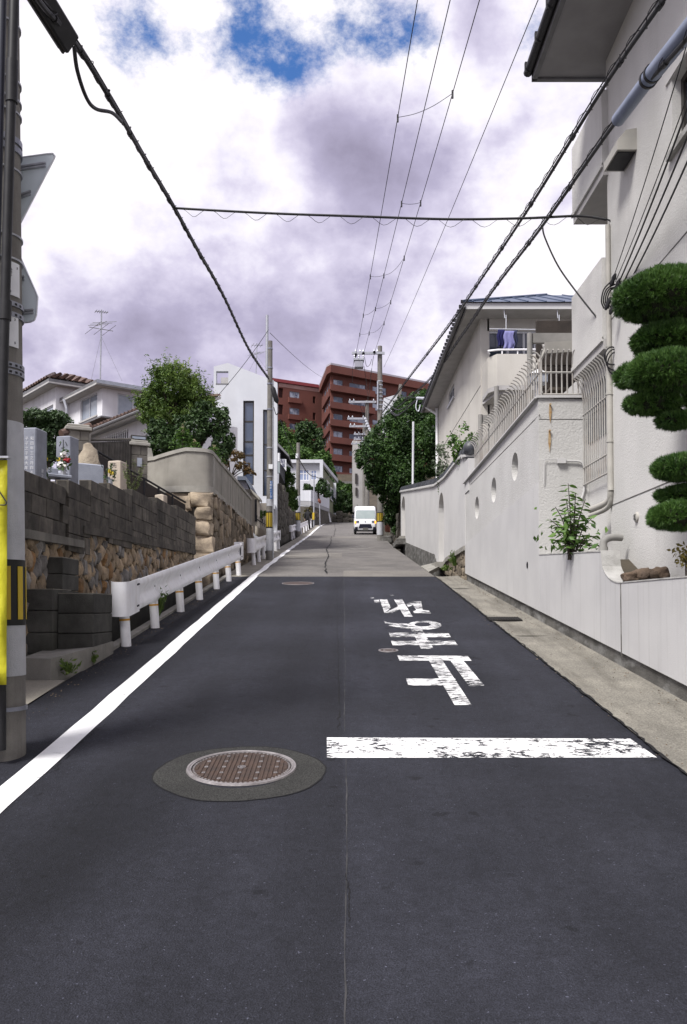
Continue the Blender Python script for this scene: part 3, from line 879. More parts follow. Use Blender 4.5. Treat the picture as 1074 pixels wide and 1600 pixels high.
# left verge: concrete apron by the near pole, then the open ditch behind the guard rail with its kerb
mb = MB(); strip(mb, [-9, -4, 0, 3, 5, 6.5, 7.55], lambda Y: -7.0, lambda Y: -2.515, 0.012, 3)
apron = tag(mb.build('apron', M_walk), 'rough concrete apron round the near pole', None, None, 'structure')
kerb = MB()
ysk = [8.9 + 0.5 * i for i in range(20)]
for (xa, xb, za, zb) in ((-2.62, -2.515, -0.5, 0.035),):
    for i in range(len(ysk) - 1):
        a, b = ysk[i], ysk[i + 1]
        vs = [(x, y, zr(y) + z) for z in (za, zb) for y in (a, b) for x in (xa, xb)]
        kerb.add(vs, [(0, 2, 3, 1), (4, 5, 7, 6), (0, 1, 5, 4), (2, 6, 7, 3), (0, 4, 6, 2), (1, 3, 7, 5)])
tag(kerb.build('kerb', M_conc), 'low concrete kerb between the road and the ditch', None, None, 'structure')

# ================================================================== LEFT SIDE
# ---- stones: a few rounded, lumpy shapes shared by all the stones of a wall
from mathutils import noise as mnoise
def stone_meshes(n, m, flat=0.55, seed=3, sub=2, lump=0.22, sq=0.6, spindle=0.0):
    """lumpy stones with squared shoulders (sq) or pointed ends (spindle)"""
    out = []
    for k in range(n):
        bm = bmesh.new(); bmesh.ops.create_icosphere(bm, subdivisions=sub, radius=0.5)
        off = Vector((seed * 7.3 + k * 3.1, k * 5.7, seed * 1.9))
        for v in bm.verts:
            p = v.co.normalized()
            s = Vector([math.copysign(abs(c_) ** sq, c_) for c_ in p]) * 0.5
            q = 1 + lump * mnoise.noise(p * 1.3 + off) + lump * .6 * mnoise.noise(p * 3.1 + off) + (lump * .35 * mnoise.noise(p * 8 + off) if sub > 2 else 0)
            if spindle: s.x *= 1 - spindle * abs(p.z) ** 1.6
            v.co = s * q; v.co.y *= flat
        me = bpy.data.meshes.new('stone'); bm.to_mesh(me); bm.free()
        me.polygons.foreach_set('use_smooth', [sub > 2] * len(me.polygons)); me.materials.append(m)
        out.append(me)
    return out
def place_stone(me, parent, c, w, h, d, axis, tilt=0.0, name='stone'):
    """axis: horizontal direction of the wall; w along it, h up, d out of it"""
    o = bpy.data.objects.new(name, me); COL.objects.link(o)
    u = Vector(axis).normalized(); z = Vector((0, 0, 1)); nrm = u.cross(z)
    Rm = Matrix((u, nrm, z)).transposed().to_4x4() @ Matrix.Rotation(tilt, 4, 'Y') @ Matrix.Diagonal((w, d, h, 1))
    Rm.translation = Vector(c)
    o.matrix_basis = Rm
    o.parent = parent; o.matrix_parent_inverse = wm(parent).inverted()
    return o

BX = -3.10     # face of the graveyard wall
def bl_base(Y): return float(np.interp(Y, [7, 9.8, 9.81, 17.3], [2.32, 2.38, 2.56, 2.80]))
# ---- rubble wall under the block wall
rw = thing('rubble_wall', 'low wall of upright brown field stones below the dark block wall', 'stone wall', (BX, 9.4, zr(9.4)))
mb = MB(); n = 24
for i in range(n):
    a, b = 7.6 + 9.7 * i / n, 7.6 + 9.7 * (i + 1) / n
    vs = [(x, y, z) for (x, y, z) in ((BX - .30, a, zr(a) - .5), (BX - .05, a, zr(a) - .5), (BX - .05, b, zr(b) - .5), (BX - .30, b, zr(b) - .5), (BX - .30, a, bl_base(a) - .005), (BX - .05, a, bl_base(a) - .005), (BX - .05, b, bl_base(b) - .005), (BX - .30, b, bl_base(b) - .005))]
    mb.add(vs, [(0, 3, 2, 1), (4, 5, 6, 7), (0, 1, 5, 4), (1, 2, 6, 5), (2, 3, 7, 6), (3, 0, 4, 7)])
mb.build('mortar', M_mortar, rw)
SM = stone_meshes(6, M_stone, 0.8, 3, 2, .3, .75, .45) + stone_meshes(4, M_stone2, 0.8, 8, 2, .3, .75, .45) + stone_meshes(2, M_stone3, 0.8, 9, 2, .3, .75, .45)
wts = [6] * 6 + [3] * 4 + [1.6] * 2
Y = 8.1; cnt = 0; k_ = 0; rest = MB()
def stone_matrix(c, w, h, d, axis, tilt):
    u = Vector(axis).normalized(); z = Vector((0, 0, 1)); nrm = u.cross(z)
    Rm = Matrix((u, nrm, z)).transposed().to_4x4() @ Matrix.Rotation(tilt, 4, 'Y') @ Matrix.Diagonal((w, d, h, 1)); Rm.translation = Vector(c); return Rm
while Y < 17.25:
    w = rng.uniform(0.095, 0.135) * (1 + 0.02 * (Y - 8))
    z = zr(Y) + .22 + (0.1 if k_ % 2 else 0) + rng.uniform(-.04, 0.04) if Y > 9.2 else max(zr(Y), .95) + rng.uniform(0, .1); top = bl_base(Y) - .03; k_ += 1
    while z < top - 0.03:
        h = min(rng.uniform(0.17, 0.28), max(.10, top - z + .03))
        me = rng.choices(SM, wts)[0]
        args = ((BX - 0.075 + rng.uniform(-.015, .015), Y + w / 2 + rng.uniform(-.015, .015), z + h / 2), w * rng.uniform(1.15, 1.5), h * rng.uniform(1.0, 1.1), rng.uniform(.13, .19), (0, 1, 0), rng.uniform(-.25, .25))
        if cnt < 300: place_stone(me, rw, *args)
        else:
            Rm = stone_matrix(*args); rest.add([Rm @ v.co for v in me.vertices], [tuple(p.vertices) for p in me.polygons])
        cnt += 1; z += h * 0.95
    Y += w * 0.90
if rest.v: rest.build('far_stones', mat('far_field_stone', (.33, .26, .175), (.20, .165, .125), 9, .9, bump=.6, bscale=45, island=.35, speck=.2, spscale=120, grime=(.075, .06, .045), gscale=(6, 6, 4), gamt=.6), rw)['kind'] = 'stuff'
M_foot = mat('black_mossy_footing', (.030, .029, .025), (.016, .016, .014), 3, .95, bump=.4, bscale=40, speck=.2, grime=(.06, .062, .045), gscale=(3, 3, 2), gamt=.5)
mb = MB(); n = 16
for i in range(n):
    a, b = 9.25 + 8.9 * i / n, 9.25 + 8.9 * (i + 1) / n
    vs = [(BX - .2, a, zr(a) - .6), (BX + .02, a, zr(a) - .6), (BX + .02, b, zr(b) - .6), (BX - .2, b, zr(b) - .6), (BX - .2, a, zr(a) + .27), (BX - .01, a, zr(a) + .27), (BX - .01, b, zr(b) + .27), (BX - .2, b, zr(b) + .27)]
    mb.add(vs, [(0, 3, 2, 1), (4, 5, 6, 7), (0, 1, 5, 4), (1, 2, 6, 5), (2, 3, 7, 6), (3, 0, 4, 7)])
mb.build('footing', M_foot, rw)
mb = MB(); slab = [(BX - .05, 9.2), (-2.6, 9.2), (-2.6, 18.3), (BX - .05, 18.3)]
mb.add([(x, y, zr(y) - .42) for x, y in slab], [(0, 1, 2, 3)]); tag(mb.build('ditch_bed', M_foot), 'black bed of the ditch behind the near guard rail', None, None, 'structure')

# ---- concrete block wall above it, stepping up with the street
bw = thing('block_wall', 'dark weathered concrete block wall with stepped top along the graveyard', 'block wall', (BX, 8, 2.3))
bm_ = MB(); bm_.cbox(-.075, .075, -.1972, .1972, -.0972, .0972, 0.004); blk = bm_.mesh('block'); blk.materials.append(M_block)
bm_ = MB(); bm_.cbox(-.075, .075, -.0972, .0972, -.0972, .0972, 0.004); blk_h = bm_.mesh('block'); blk_h.materials.append(M_block)
segs = [(6.4, 9.32, 2.955), (9.32, 10.12, 3.06), (10.12, 10.92, 3.185), (10.92, 12.12, 3.27), (12.12, 13.72, 3.36), (13.72, 15.32, 3.45), (15.32, 17.3, 3.52)]
def put_block(me, parent, loc, rz=0.0, name='block'):
    o = bpy.data.objects.new(name, me); COL.objects.link(o)
    o.location = loc; o.rotation_euler = (rng.uniform(-.006, .006), rng.uniform(-.02, .02), rz)
    o.parent = parent; o.matrix_parent_inverse = wm(parent).inverted(); return o
core = MB()
for (a, b, top) in segs:
    row = 0; z = top
    while z > bl_base((a + b) / 2) + 0.03:
        y = a + (0.2 if row % 2 else 0)
        if row % 2: put_block(blk_h, bw, (BX - .06, a + .1, z - .1))
        while y + 0.39 < b + 0.05:
            put_block(blk, bw, (BX - .06 + rng.uniform(-.004, .004), y + .2, z - .1 + rng.uniform(-.002, .002)))
            y += 0.4
        if b - y > 0.15: put_block(blk_h, bw, (BX - .06, b - .1, z - .1))
        z -= 0.2; row += 1
    core.box(BX - .12, BX - .02, a, b, bl_base((a + b) / 2) - .05, top - .012)
core.build('mortar', M_mortar, bw)
# cast beam along the foot of the blocks
mb = MB()
def slab_run(mb, ya, yb, n, x0, x1, zlo, zhi):
    for i in range(n):
        a, b = ya + (yb - ya) * i / n, ya + (yb - ya) * (i + 1) / n
        mb.add([(x, y, z) for (x, y, z) in ((x0, a, zlo(a)), (x1, a, zlo(a)), (x1, b, zlo(b)), (x0, b, zlo(b)), (x0, a, zhi(a)), (x1, a, zhi(a)), (x1, b, zhi(b)), (x0, b, zhi(b)))],
               [(0, 3, 2, 1), (4, 5, 6, 7), (0, 1, 5, 4), (1, 2, 6, 5), (2, 3, 7, 6), (3, 0, 4, 7)])
M_beam = mat('stained_beam', (.20, .19, .165), (.12, .114, .10), 3, 0.92, bump=0.3, bscale=90, speck=0.2, grime=(.045, .042, .038), gscale=(4, 4, .8), gamt=0.8)
slab_run(mb, 6.4, 9.8, 5, BX - .14, BX + .045, lambda y: 2.27 + 0.02 * (y - 7), lambda y: 2.36 + .018 * (y - 7))
mb.build('footing_beam', M_beam, bw)
mb = MB(); slab_run(mb, 9.83, 17.3, 10, BX - .14, BX + .03, lambda y: bl_base(y) - 0.06, lambda y: bl_base(y) + 0.03); mb.build('footing_beam', M_block, bw)
tag(MB().box(-30, BX - .14, 6.0, 18.1, 0.4, 2.62).build('graveyard_ground', M_soil), 'soil of the raised graveyard', None, None, 'structure')
tag(MB().box(-60, -3.35, 18.9, 70.0, 1.0, 4.3).build('terrace_ground', M_soil), 'raised terrace behind the left walls', None, None, 'structure')

# ---- block steps at the near end
st = thing('block_steps', 'mossy dark concrete block steps behind the near pole', 'steps', (-2.7, 8.2, zr(8.2)))
M_stepblk = mat('step_block', (.085, .083, .075), (.045, .044, .04), 4, 0.95, bump=0.4, bscale=80, speck=0.2, rand=0.22, grime=(.03, .032, .022), gscale=(3, 3, 1), gamt=0.7)
M_steptop = mat('lit_step_top', (.26, .245, .205), (.17, .16, .135), 6, 0.92, bump=0.3, bscale=90)  # step tops paler than the faces: light from above put into the colour
def col(xa, xb, y0, y1, z0, z1, rows):
    h = (z1 - z0) / rows
    for i in range(rows):
        q = rng.uniform(.35, .65)
        for (p0, p1) in (((xa, xa + (xb - xa) * q), (xa + (xb - xa) * q + .004, xb)) if i % 2 else ((xa, xb),)):
            pass
        MB().cbox(xa, xb, y0 + rng.uniform(-.004, .004), y1, z0 + i * h + .003, z0 + (i + 1) * h - .002, .008).build('block', M_stepblk, st)
    MB().box(xa + .002, xb - .002, y0 + .004, y1 - .002, z1 - .0015, z1 + .006).build('tread', M_steptop, st)
col(-3.22, -2.86, 8.2, 8.75, 1.16, 1.80, 3)
col(-2.856, -2.50, 8.32, 9.0, 1.16, 1.76, 3)
col(-3.36, -2.96, 8.76, 9.3, 1.80, 2.15, 2)
MB().box(-3.4, -2.96, 8.78, 9.3, 1.1, 1.798).build('core', M_stepblk, st)
# hollow under the steps, and the kerb block before it
kb = MB()
kb.prism([(-2.66, 7.58, zr(7.58) - .1), (-2.50, 8.05, zr(8.05) - .1), (-2.47, 8.95, zr(8.95) - .1), (-2.62, 9.2, zr(9.2) - .1), (-3.0, 9.2, zr(9.2) - .1), (-2.94, 7.62, zr(7.62) - .1)], (0, 0, 0.30))
kb.v = [(x, y, min(z, 1.235 + 0.015 * (y - 7.6)) if z > zr(y) + .15 else z) for (x, y, z) in kb.v]
o = kb.build('kerb_block', M_conc, None)
tag(o, 'grey concrete kerb block at the foot of the block steps', 'kerb block')
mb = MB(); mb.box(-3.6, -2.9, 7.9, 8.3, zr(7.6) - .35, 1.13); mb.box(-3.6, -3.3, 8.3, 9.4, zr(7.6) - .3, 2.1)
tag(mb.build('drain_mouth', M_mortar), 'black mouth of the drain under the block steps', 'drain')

# ---- gravestones
M_gran = mat('grey_granite', (.22, .235, .275), (.17, .18, .215), 6, 0.55, speck=0.28, spscale=260, spec=0.4)
M_granlt = mat('pale_granite', (.34, .365, .42), (.28, .30, .35), 6, 0.5, speck=0.22, spscale=260, spec=0.4)
M_granbe = mat('beige_granite', (.44, .38, .31), (.36, .31, .25), 6, 0.6, speck=0.2, spscale=260)
M_ink = mat('cut_lettering', (.025, .025, .03), None, rough=0.7)
M_inkw = mat('pale_lettering', (.62, .63, .66), None, rough=0.7)
def gravestone(label, px, pyt, Y, w, d, h, m, rot, zb=None, words=None, wm_=M_ink, wsize=0.1, side=None, plinth=True, taper=0.0):
    p = at(px, pyt, Y)
    t = thing('gravestone', label, 'gravestone', (p.x, p.y, zb or p.z - h), 'gravestones above the block wall')
    Mx = Matrix.Translation((p.x, p.y, p.z - h)) @ Matrix.Rotation(rot, 4, 'Z')
    mb = MB(); mb.cbox(-w / 2, w / 2, -d / 2, d / 2, 0, h, 0.012, Mx)
    # shallow pyramid top
    mb.add([Mx @ Vector(v) for v in ((-w / 2 + .012, -d / 2 + .012, h), (w / 2 - .012, -d / 2 + .012, h), (w / 2 - .012, d / 2 - .012, h), (-w / 2 + .012, d / 2 - .012, h), (0, 0, h + 0.028))], [(0, 1, 4), (1, 2, 4), (2, 3, 4), (3, 0, 4)])
    mb.build('pillar', m, t)
    if plinth:
        mb = MB(); mb.cbox(-w / 2 - .08, w / 2 + .08, -d / 2 - .08, d / 2 + .08, -.14, -.001, .012, Mx); mb.cbox(-w / 2 - .14, w / 2 + .14, -d / 2 - .14, d / 2 + .14, -.5, -.141, .012, Mx); mb.build('plinth', m, t)
    R3 = Mx.to_3x3()
    if words:
        for i, ch in enumerate(words):
            text(ch, wsize, wm_, t, Mx @ Vector((0, -d / 2 - .001, h - wsize * 0.9 - i * wsize * 1.22)), R3 @ Vector((1, 0, 0)), (0, 0, 1))
    if side:
        for i, ch in enumerate(side):
            text(ch, wsize * .5, M_inkw, t, Mx @ Vector((w / 2 + .001, 0.02, h * .52 - i * wsize * .6)), R3 @ Vector((0, 1, 0)), (0, 0, 1))
    return t, Mx
g1, Mx1 = gravestone('tall grey granite gravestone with rows of pale small script, leftmost', 47, 672, 9.6, .30, .26, 1.0, M_gran, R(-8), words=None, side='建之')
for cx_ in (-.09, -.03, .035, .10):
    for i in range(13):
        if rng.random() < 0.12: continue
        text(rng.choice('大正昭和年月日三四男子之'), 0.045, M_inkw, g1, Mx1 @ Vector((cx_, -.131, .87 - i * .056)), Mx1.to_3x3() @ Vector((1, 0, 0)), (0, 0, 1))
gravestone('tall grey gravestone with three large dark characters and flowers before it', 106, 684, 11.6, .22, .24, .92, M_gran, R(-10), words='小林家', wsize=0.135)
gravestone('short pale grey gravestone with blank face beside the pointed rock', 136, 727, 12.6, .44, .3, .40, M_granlt, R(30), plinth=True)
gravestone('beige granite gravestone with dark script near the rosemary bush', 184, 722, 14.4, .24, .26, .56, M_granbe, R(-10), words='先祖之', wsize=0.095)
gravestone('small beige stone post top at the far end of the block wall', 252, 774, 17.2, .2, .2, .34, M_granbe, R(-10), plinth=False)
gravestone('narrow light granite post in front of the family gravestone', 97, 738, 11.2, .13, .12, .35, M_granlt, R(0), plinth=False)
gravestone('low dark grey block gravestone by the blank pale stone', 163, 746, 13.6, .2, .2, .3, M_gran, R(10), plinth=False)
# pointed natural rock
p = at(138, 762, 13.2)
mb = MB(); prof = [(0.0, .72), (0.05, .70), (0.10, .60), (.14, .5), (.18, .36), (.22, .2), (.24, 0), (.26, -.3)]
mb.lathe(prof[::-1], p, 14)
mb.v = [tuple(Vector(v) + Vector((1, 1, .3)) * .07 * mnoise.noise(Vector(v) * 4.5) + Vector((1, 1, 1)) * .03 * mnoise.noise(Vector(v) * 13)) for v in mb.v]
tag(mb.build('rock_monument', mat('rough_tan_rock', (.36, .31, .235), (.25, .21, .16), 6, .95, bump=.8, bscale=35, speck=.2), None, smooth=True), 'pointed tan natural rock standing among the gravestones', 'rock')
# grave fittings (low slabs, incense box)
p = at(80, 742, 10.2)
t = thing('incense_stand', 'low pale granite incense stand between two gravestones', 'incense stand', p)
Mx = Matrix.Translation(p) @ Matrix.Rotation(R(38), 4, 'Z')
MB().cbox(-.22, .22, -.12, .12, -.04, .0, .008, Mx).build('slab', M_granlt, t)
MB().cbox(-.16, -.08, -.1, .1, -.4, -.041, .008, Mx).build('leg', M_gran, t); MB().cbox(.08, .16, -.1, .1, -.4, -.041, .008, Mx).build('leg', M_gran, t)
MB().cbox(-.07, .07, -.06, .06, .001, .08, .008, Mx).build('box', M_granlt, t)
# flowers
M_petw = mat('white_petal', (.82, .80, .76), None, rough=.7); M_pety = mat('yellow_petal', (.75, .58, .06), None, rough=.7); M_petr = mat('red_petal', (.32, .02, .03), None, rough=.7)
M_stem = leafmat('flower_leaf', (.03, .06, .02), (.07, .12, .04))
def bouquet(label, px, py, Y, s, heads):
    p = at(px, py, Y); t = thing('flower_bouquet', label, 'flowers', p - Vector((0, 0, .25)), 'grave flowers')
    r = np.random.default_rng(int(px))
    P = np.array(p) + r.normal(size=(60, 3)) * np.array([.05, .05, .09]) * s
    leaf_cloud('leaves', P, .035 * s, M_stem, t, .45, r=r)
    MB().lathe([(.03, -.42), (.035, -.1), (.04, -.08), (.0, -.08)], p, 10).build('vase', M_galv, t)
    for (dx, dz, m, rr) in heads:
        c = p + Vector((dx, -.03, dz)); mb = MB()
        for k in range(14):
            d = Vector(r.normal(size=3)).normalized(); mb.lathe([(0, -rr * .35), (rr * .42, -rr * .1), (rr * .35, rr * .2), (0, rr * .3)], c + d * rr * .6, 6)
        mb.build('flower_head', m, t)
bouquet('white and yellow flowers in a vase beside the leftmost gravestone', 70, 722, 9.9, 1, [(-.02, .08, M_petw, .055), (.02, .03, M_pety, .03), (-.03, -.02, M_petr, .03), (.0, -.06, M_petw, .04), (.03, -.09, M_petw, .03)])
bouquet('white and dark red flowers standing before the family gravestone', 99, 722, 10.7, 1, [(.02, .09, M_petw, .055), (.06, .02, M_petr, .05), (-.05, .03, M_pety, .03), (-.02, -.04, M_petw, .05), (.03, -.06, M_petw, .035)])
bouquet('small yellow flowers beside the beige gravestone', 173, 740, 12.3, .8, [(.0, .03, M_pety, .04), (.03, -.0, M_pety, .03)])
# upright rosemary tuft
M_herb = leafmat('herb_leaf', (.10, .14, .05), (.20, .24, .09))
p = at(208, 780, 13.2); r = np.random.default_rng(4)
t = thing('rosemary_bush', 'upright yellow-green rosemary tuft behind the stepped block wall', 'bush', p)
P = []; mb = MB()
for k in range(26):
    a = r.uniform(0, 6.28); l = r.uniform(.35, .62); tip = Vector((math.cos(a) * l * .32, math.sin(a) * l * .32, l))
    mb.tube([p, p + tip * .5 + Vector((0, 0, .03)), p + tip], [.005, .004, .002], 4)
    for q in np.linspace(.25, 1, 16): P.append(np.array(p + tip * q) + r.normal(size=3) * .012)
mb.build('stems', M_bark, t); leaf_cloud('foliage', P, .022, M_herb, t, .3, r=r)

# ---- clipped garden tree by the left house
M_topi = leafmat('topiary_leaf', (.015, .035, .012), (.045, .085, .025), trans=.15)
b_ = [tuple(at(x, y, 17.5)) + (rx, rx, rz) for (x, y, rx, rz) in ((62, 655, .45, .19), (90, 657, .32, .22), (48, 664, .26, .15), (76, 680, .34, .33), (72, 702, .42, .30), (95, 668, .2, .14))]
tree('cloud_pruned_tree', 'dark clipped garden tree with rounded pads behind the gravestones', 'tree', at(74, 760, 17.5), b_, 9000, .04, M_topi, M_bark, clumps=160, clump=.3, fill=.5, rag=.1, seed=3, trunk_r=.07)

# ---- boundary wall: render panels on granite boulders
M_render = mat('grey_render', (.30, .285, .25), (.235, .222, .195), 2.5, 0.92, bump=0.25, bscale=130, speck=0.12, grime=(.13, .12, .10), gscale=(2, 2, .4), gamt=0.6)
M_coping = mat('grey_coping', (.36, .345, .31), (.28, .27, .24), 4, 0.9, bump=0.2, bscale=120, grime=(.15, .14, .12), gamt=0.5)
WXC = -2.92
rl = thing('rendered_wall', 'grey rendered garden wall with moulded coping on granite boulders', 'garden wall', (WXC, 18.3, zr(18.3)))
# street face, level, with pilasters; end face turning back to the left in a curve
Ybase = 4.22
endpts = [Vector((WXC, 18.55, 0)), Vector((WXC - .03, 18.36, 0)), Vector((WXC - .18, 18.27, 0)), Vector((WXC - .55, 18.22, 0)), Vector((WXC - .9, 18.3, 0)), Vector((WXC - 1.3, 18.5, 0)), Vector((WXC - 1.55, 18.75, 0))]
tops = [5.08, 5.10, 5.12, 5.13, 5.06, 4.98, 5.0]
ep = smoothpts(endpts, 4); et = [float(np.interp(i / 4, range(7), tops)) for i in range(len(ep))]
ep.append(ep[-1] + Vector((-.06, .06, 0))); et.append(5.26); ep.append(ep[-1] + Vector((-.25, .22, 0))); et.append(5.2)
mb = MB()
def ribbon(mb, P, zlo, zhi, t_out, t_in):
    n = len(P)
    for i, p in enumerate(P):
        d = (P[min(i + 1, n - 1)] - P[max(i - 1, 0)]).normalized(); nn = Vector((-d.y, d.x, 0))
        if nn.x < -0.5 and False: nn = -nn
        for (s, z) in ((t_out, zlo[i]), (t_out, zhi[i]), (-t_in, zhi[i]), (-t_in, zlo[i])): mb.v.append(tuple(p + nn * s + Vector((0, 0, z))))
    b = len(mb.v) - 4 * n
    for i in range(n - 1):
        for k in range(4):
            mb.f.append((b + 4 * i + k, b + 4 * i + (k + 1) % 4, b + 4 * i + 4 + (k + 1) % 4, b + 4 * i + 4 + k))
    mb.f.append((b, b + 1, b + 2, b + 3)); mb.f.append((b + 4 * n - 1, b + 4 * n - 2, b + 4 * n - 3, b + 4 * n - 4))
street = [Vector((WXC, y, 0)) for y in np.arange(26.2, 18.6, -0.6)]
full = street + ep; n0 = len(street)
ribbon(mb, full, [Ybase] * len(full), [5.02] * n0 + [t - .06 for t in et], 0.0, .16)
mb.build('render_panel', M_render, rl)
mb = MB(); ribbon(mb, full, [5.02] * n0 + [t - .06 for t in et], [5.10] * n0 + [t + .02 for t in et], 0.03, .19); mb.build('coping', M_coping, rl)
mb = MB(); ribbon(mb, full, [Ybase - .05] * len(full), [Ybase + .09] * len(full), 0.012, .17); mb.build('base_moulding', M_coping, rl)
for y in np.arange(19.9, 26.2, 1.55):
    MB().box(WXC - .01, WXC + .014, y - .04, y + .04, Ybase + .092, 5.018).build('pilaster', M_coping, rl)
MB().box(WXC - .2, WXC + .012, 18.5, 18.72, Ybase + .092, 5.018).build('corner_post', M_coping, rl)
# boulders under it
bl = thing('boulder_wall', 'retaining wall of big tan granite boulders under the rendered wall', 'stone wall', (WXC, 18.3, zr(18.3)))
mb = MB(); ribbon(mb, [p + Vector((-.0, 0, 0)) for p in full], [zr(p.y) - .6 for p in full], [Ybase - .052] * len(full), -.07, .5); mb.build('mortar', M_mortar, bl)
SB = stone_meshes(6, M_boulder, 0.8, 21, 3, .30, .34)
SG = stone_meshes(5, mat('brown_boulder', (.20, .165, .12), (.125, .105, .08), 5, .92, bump=.7, bscale=30, rand=.3, speck=.2, spscale=120, grime=(.06, .05, .04), gscale=(4, 4, 3), gamt=.6), .8, 33, 2, .3, .55)
# quoin boulders
zq = Ybase - .05
for k, (h, w) in enumerate(((.34, .5), (.29, .36), (.33, .44), (.42, .56), (.36, .6), (.4, .66), (.35, .6))):
    place_stone(SB[k % 6], bl, (WXC - .02 - w / 2 * .9, 18.46, zq - h / 2), w * 1.08, h * 1.06, .62, (1, .1, 0), rng.uniform(-.06, .06), 'boulder'); zq -= h * .98
for k in range(3):     # left of the quoins, on the end face
    z = Ybase - .06
    for h in (.36, .4, .34, .45, .4):
        place_stone(rng.choice(SB), bl, (WXC - .66 - .46 * k + rng.uniform(-.06, .06), 18.44 + .14 * k, z - h / 2), rng.uniform(.46, .62), h * 1.08, .5, (1, -.1, 0), rng.uniform(-.15, .15), 'boulder'); z -= h * .95
Y = 18.75
while Y < 26.2:
    w = rng.uniform(.2, .4); z = zr(Y) - .35
    while z < Ybase - .06:
        h = rng.uniform(.22, .48)
        if Ybase - .05 - z < .5: h = Ybase - .05 - z if Ybase - .05 - z < .4 else (Ybase - .05 - z) / 2
        place_stone(rng.choice(SG + SB[:1]), bl, (WXC - .08, Y + w / 2, z + h / 2), w * 1.08, h * 1.05, rng.uniform(.26, .36), (0, 1, 0), rng.uniform(-.4, .4), 'boulder')
        z += h * .95
    Y += w * .93

# ---- dark handrail fence climbing between graveyard and garden wall
M_brown = mat('dark_brown_panel', (.030, .022, .020), (.020, .016, .015), 5, .5)
t = thing('panel_fence', 'dark brown panel fence sloping between the gravestones and the gate pillars', 'fence', at(220, 760, 15.5))
fa, fb = at(152, 722, 16.0), at(290, 800, 18.05)
dirf = (fb - fa); L = 1
for k in range(6):
    p, q = fa.lerp(fb, k / 6 + .004), fa.lerp(fb, (k + 1) / 6 - .004)
    h = .42
    mb = MB(); mb.prism([p - Vector((0, 0, .20)), q - Vector((0, 0, .20)), q + Vector((0, 0, .16)), p + Vector((0, 0, .16))], (0.0, .03, 0)); mb.build('panel', M_brown, t)
    MB().box(p.x - .02, p.x + .02, p.y - .02, p.y + .02, p.z - .6, p.z + .2).build('post', M_black, t)
mb = MB(); mb.tube([fa + Vector((0, 0, .21)), fb + Vector((0, 0, .21))], .022, 8); mb.build('handrail', M_black, t)

# ---- block gate pillars with a board gate between
M_pillar = mat('pillar_block', (.19, .175, .15), (.13, .12, .105), 5, .92, bump=.4, bscale=70, speck=.15, rand=.18, grime=(.07, .065, .055), gscale=(3, 3, 1), gamt=.5)
def pillar(label, px, pyt, Y, w, rows, lamp=False):
    p = at(px, pyt, Y); t = thing('gate_pillar', label, 'gate pillar', (p.x, p.y, p.z - rows * .2 - .12), 'block gate pillars')
    Mz = Matrix.Translation(p) @ Matrix.Rotation(R(25), 4, 'Z')
    z = -.12
    for i in range(rows):
        s = .42 if i % 2 else .58
        MB().cbox(-w / 2, -w / 2 + w * s - .003, -w / 2, w / 2, z - .197, z, .01, Mz).build('block', M_pillar, t)
        MB().cbox(-w / 2 + w * s + .003, w / 2, -w / 2, w / 2, z - .197, z, .01, Mz).build('block', M_pillar, t)
        z -= .2
    MB().box(-w / 2 + .01, w / 2 - .01, -w / 2 + .01, w / 2 - .01, z, -.1, Mz).build('mortar', M_mortar, t)
    mb = MB(); mb.cbox(-w / 2 - .05, w / 2 + .05, -w / 2 - .05, w / 2 + .05, -.12, -.05, .012, Mz); mb.cbox(-w / 2 - .01, w / 2 + .01, -w / 2 - .01, w / 2 + .01, -.049, .0, .012, Mz); mb.build('cap', M_coping, t)
    if lamp:
        mb = MB(); mb.cbox(-.17, .17, -.09, .09, .002, .12, .01, Mz); mb.build('lamp', M_darkframe, t)
        MB().box(-.14, .14, -.094, -.0905, .04, .09, Mz).build('lamp_glass', M_glass_lt, t)
        MB().box(-.05, .05, -w / 2 - .02, -w / 2 - .003, -.56, -.38, Mz).build('intercom', M_granlt, t)
    return p
pa = pillar('square block pillar with flat cap behind the pointed rock', 121, 666, 16.2, .40, 7)
pb = pillar('square block pillar with a flat lamp on its cap', 216, 690, 17.6, .34, 7, True)
M_board = mat('grey_boards', (.135, .125, .11), (.085, .08, .072), 6, .9, bump=.3, bscale=60, rand=.2)
t = thing('board_gate', 'weathered grey upright board gate between the two pillars', 'gate', (pa + pb) / 2 - Vector((0, 0, 1.3)))
for k in range(16):
    q = pa.lerp(pb, .14 + .76 * (k + .5) / 16); q.z = float(np.interp(k, [0, 15], [pa.z - .28, pb.z - .02]))
    MB().box(q.x - .042, q.x + .042, q.y - .012, q.y + .012, q.z - 1.1, q.z).build('board', M_board, t)
mb = MB(); mb.tube([pa.lerp(pb, .12) + Vector((0, -.02, -.24)), pa.lerp(pb, .92) + Vector((0, -.02, .02))], .03, 6); mb.build('top_rail', M_board, t)

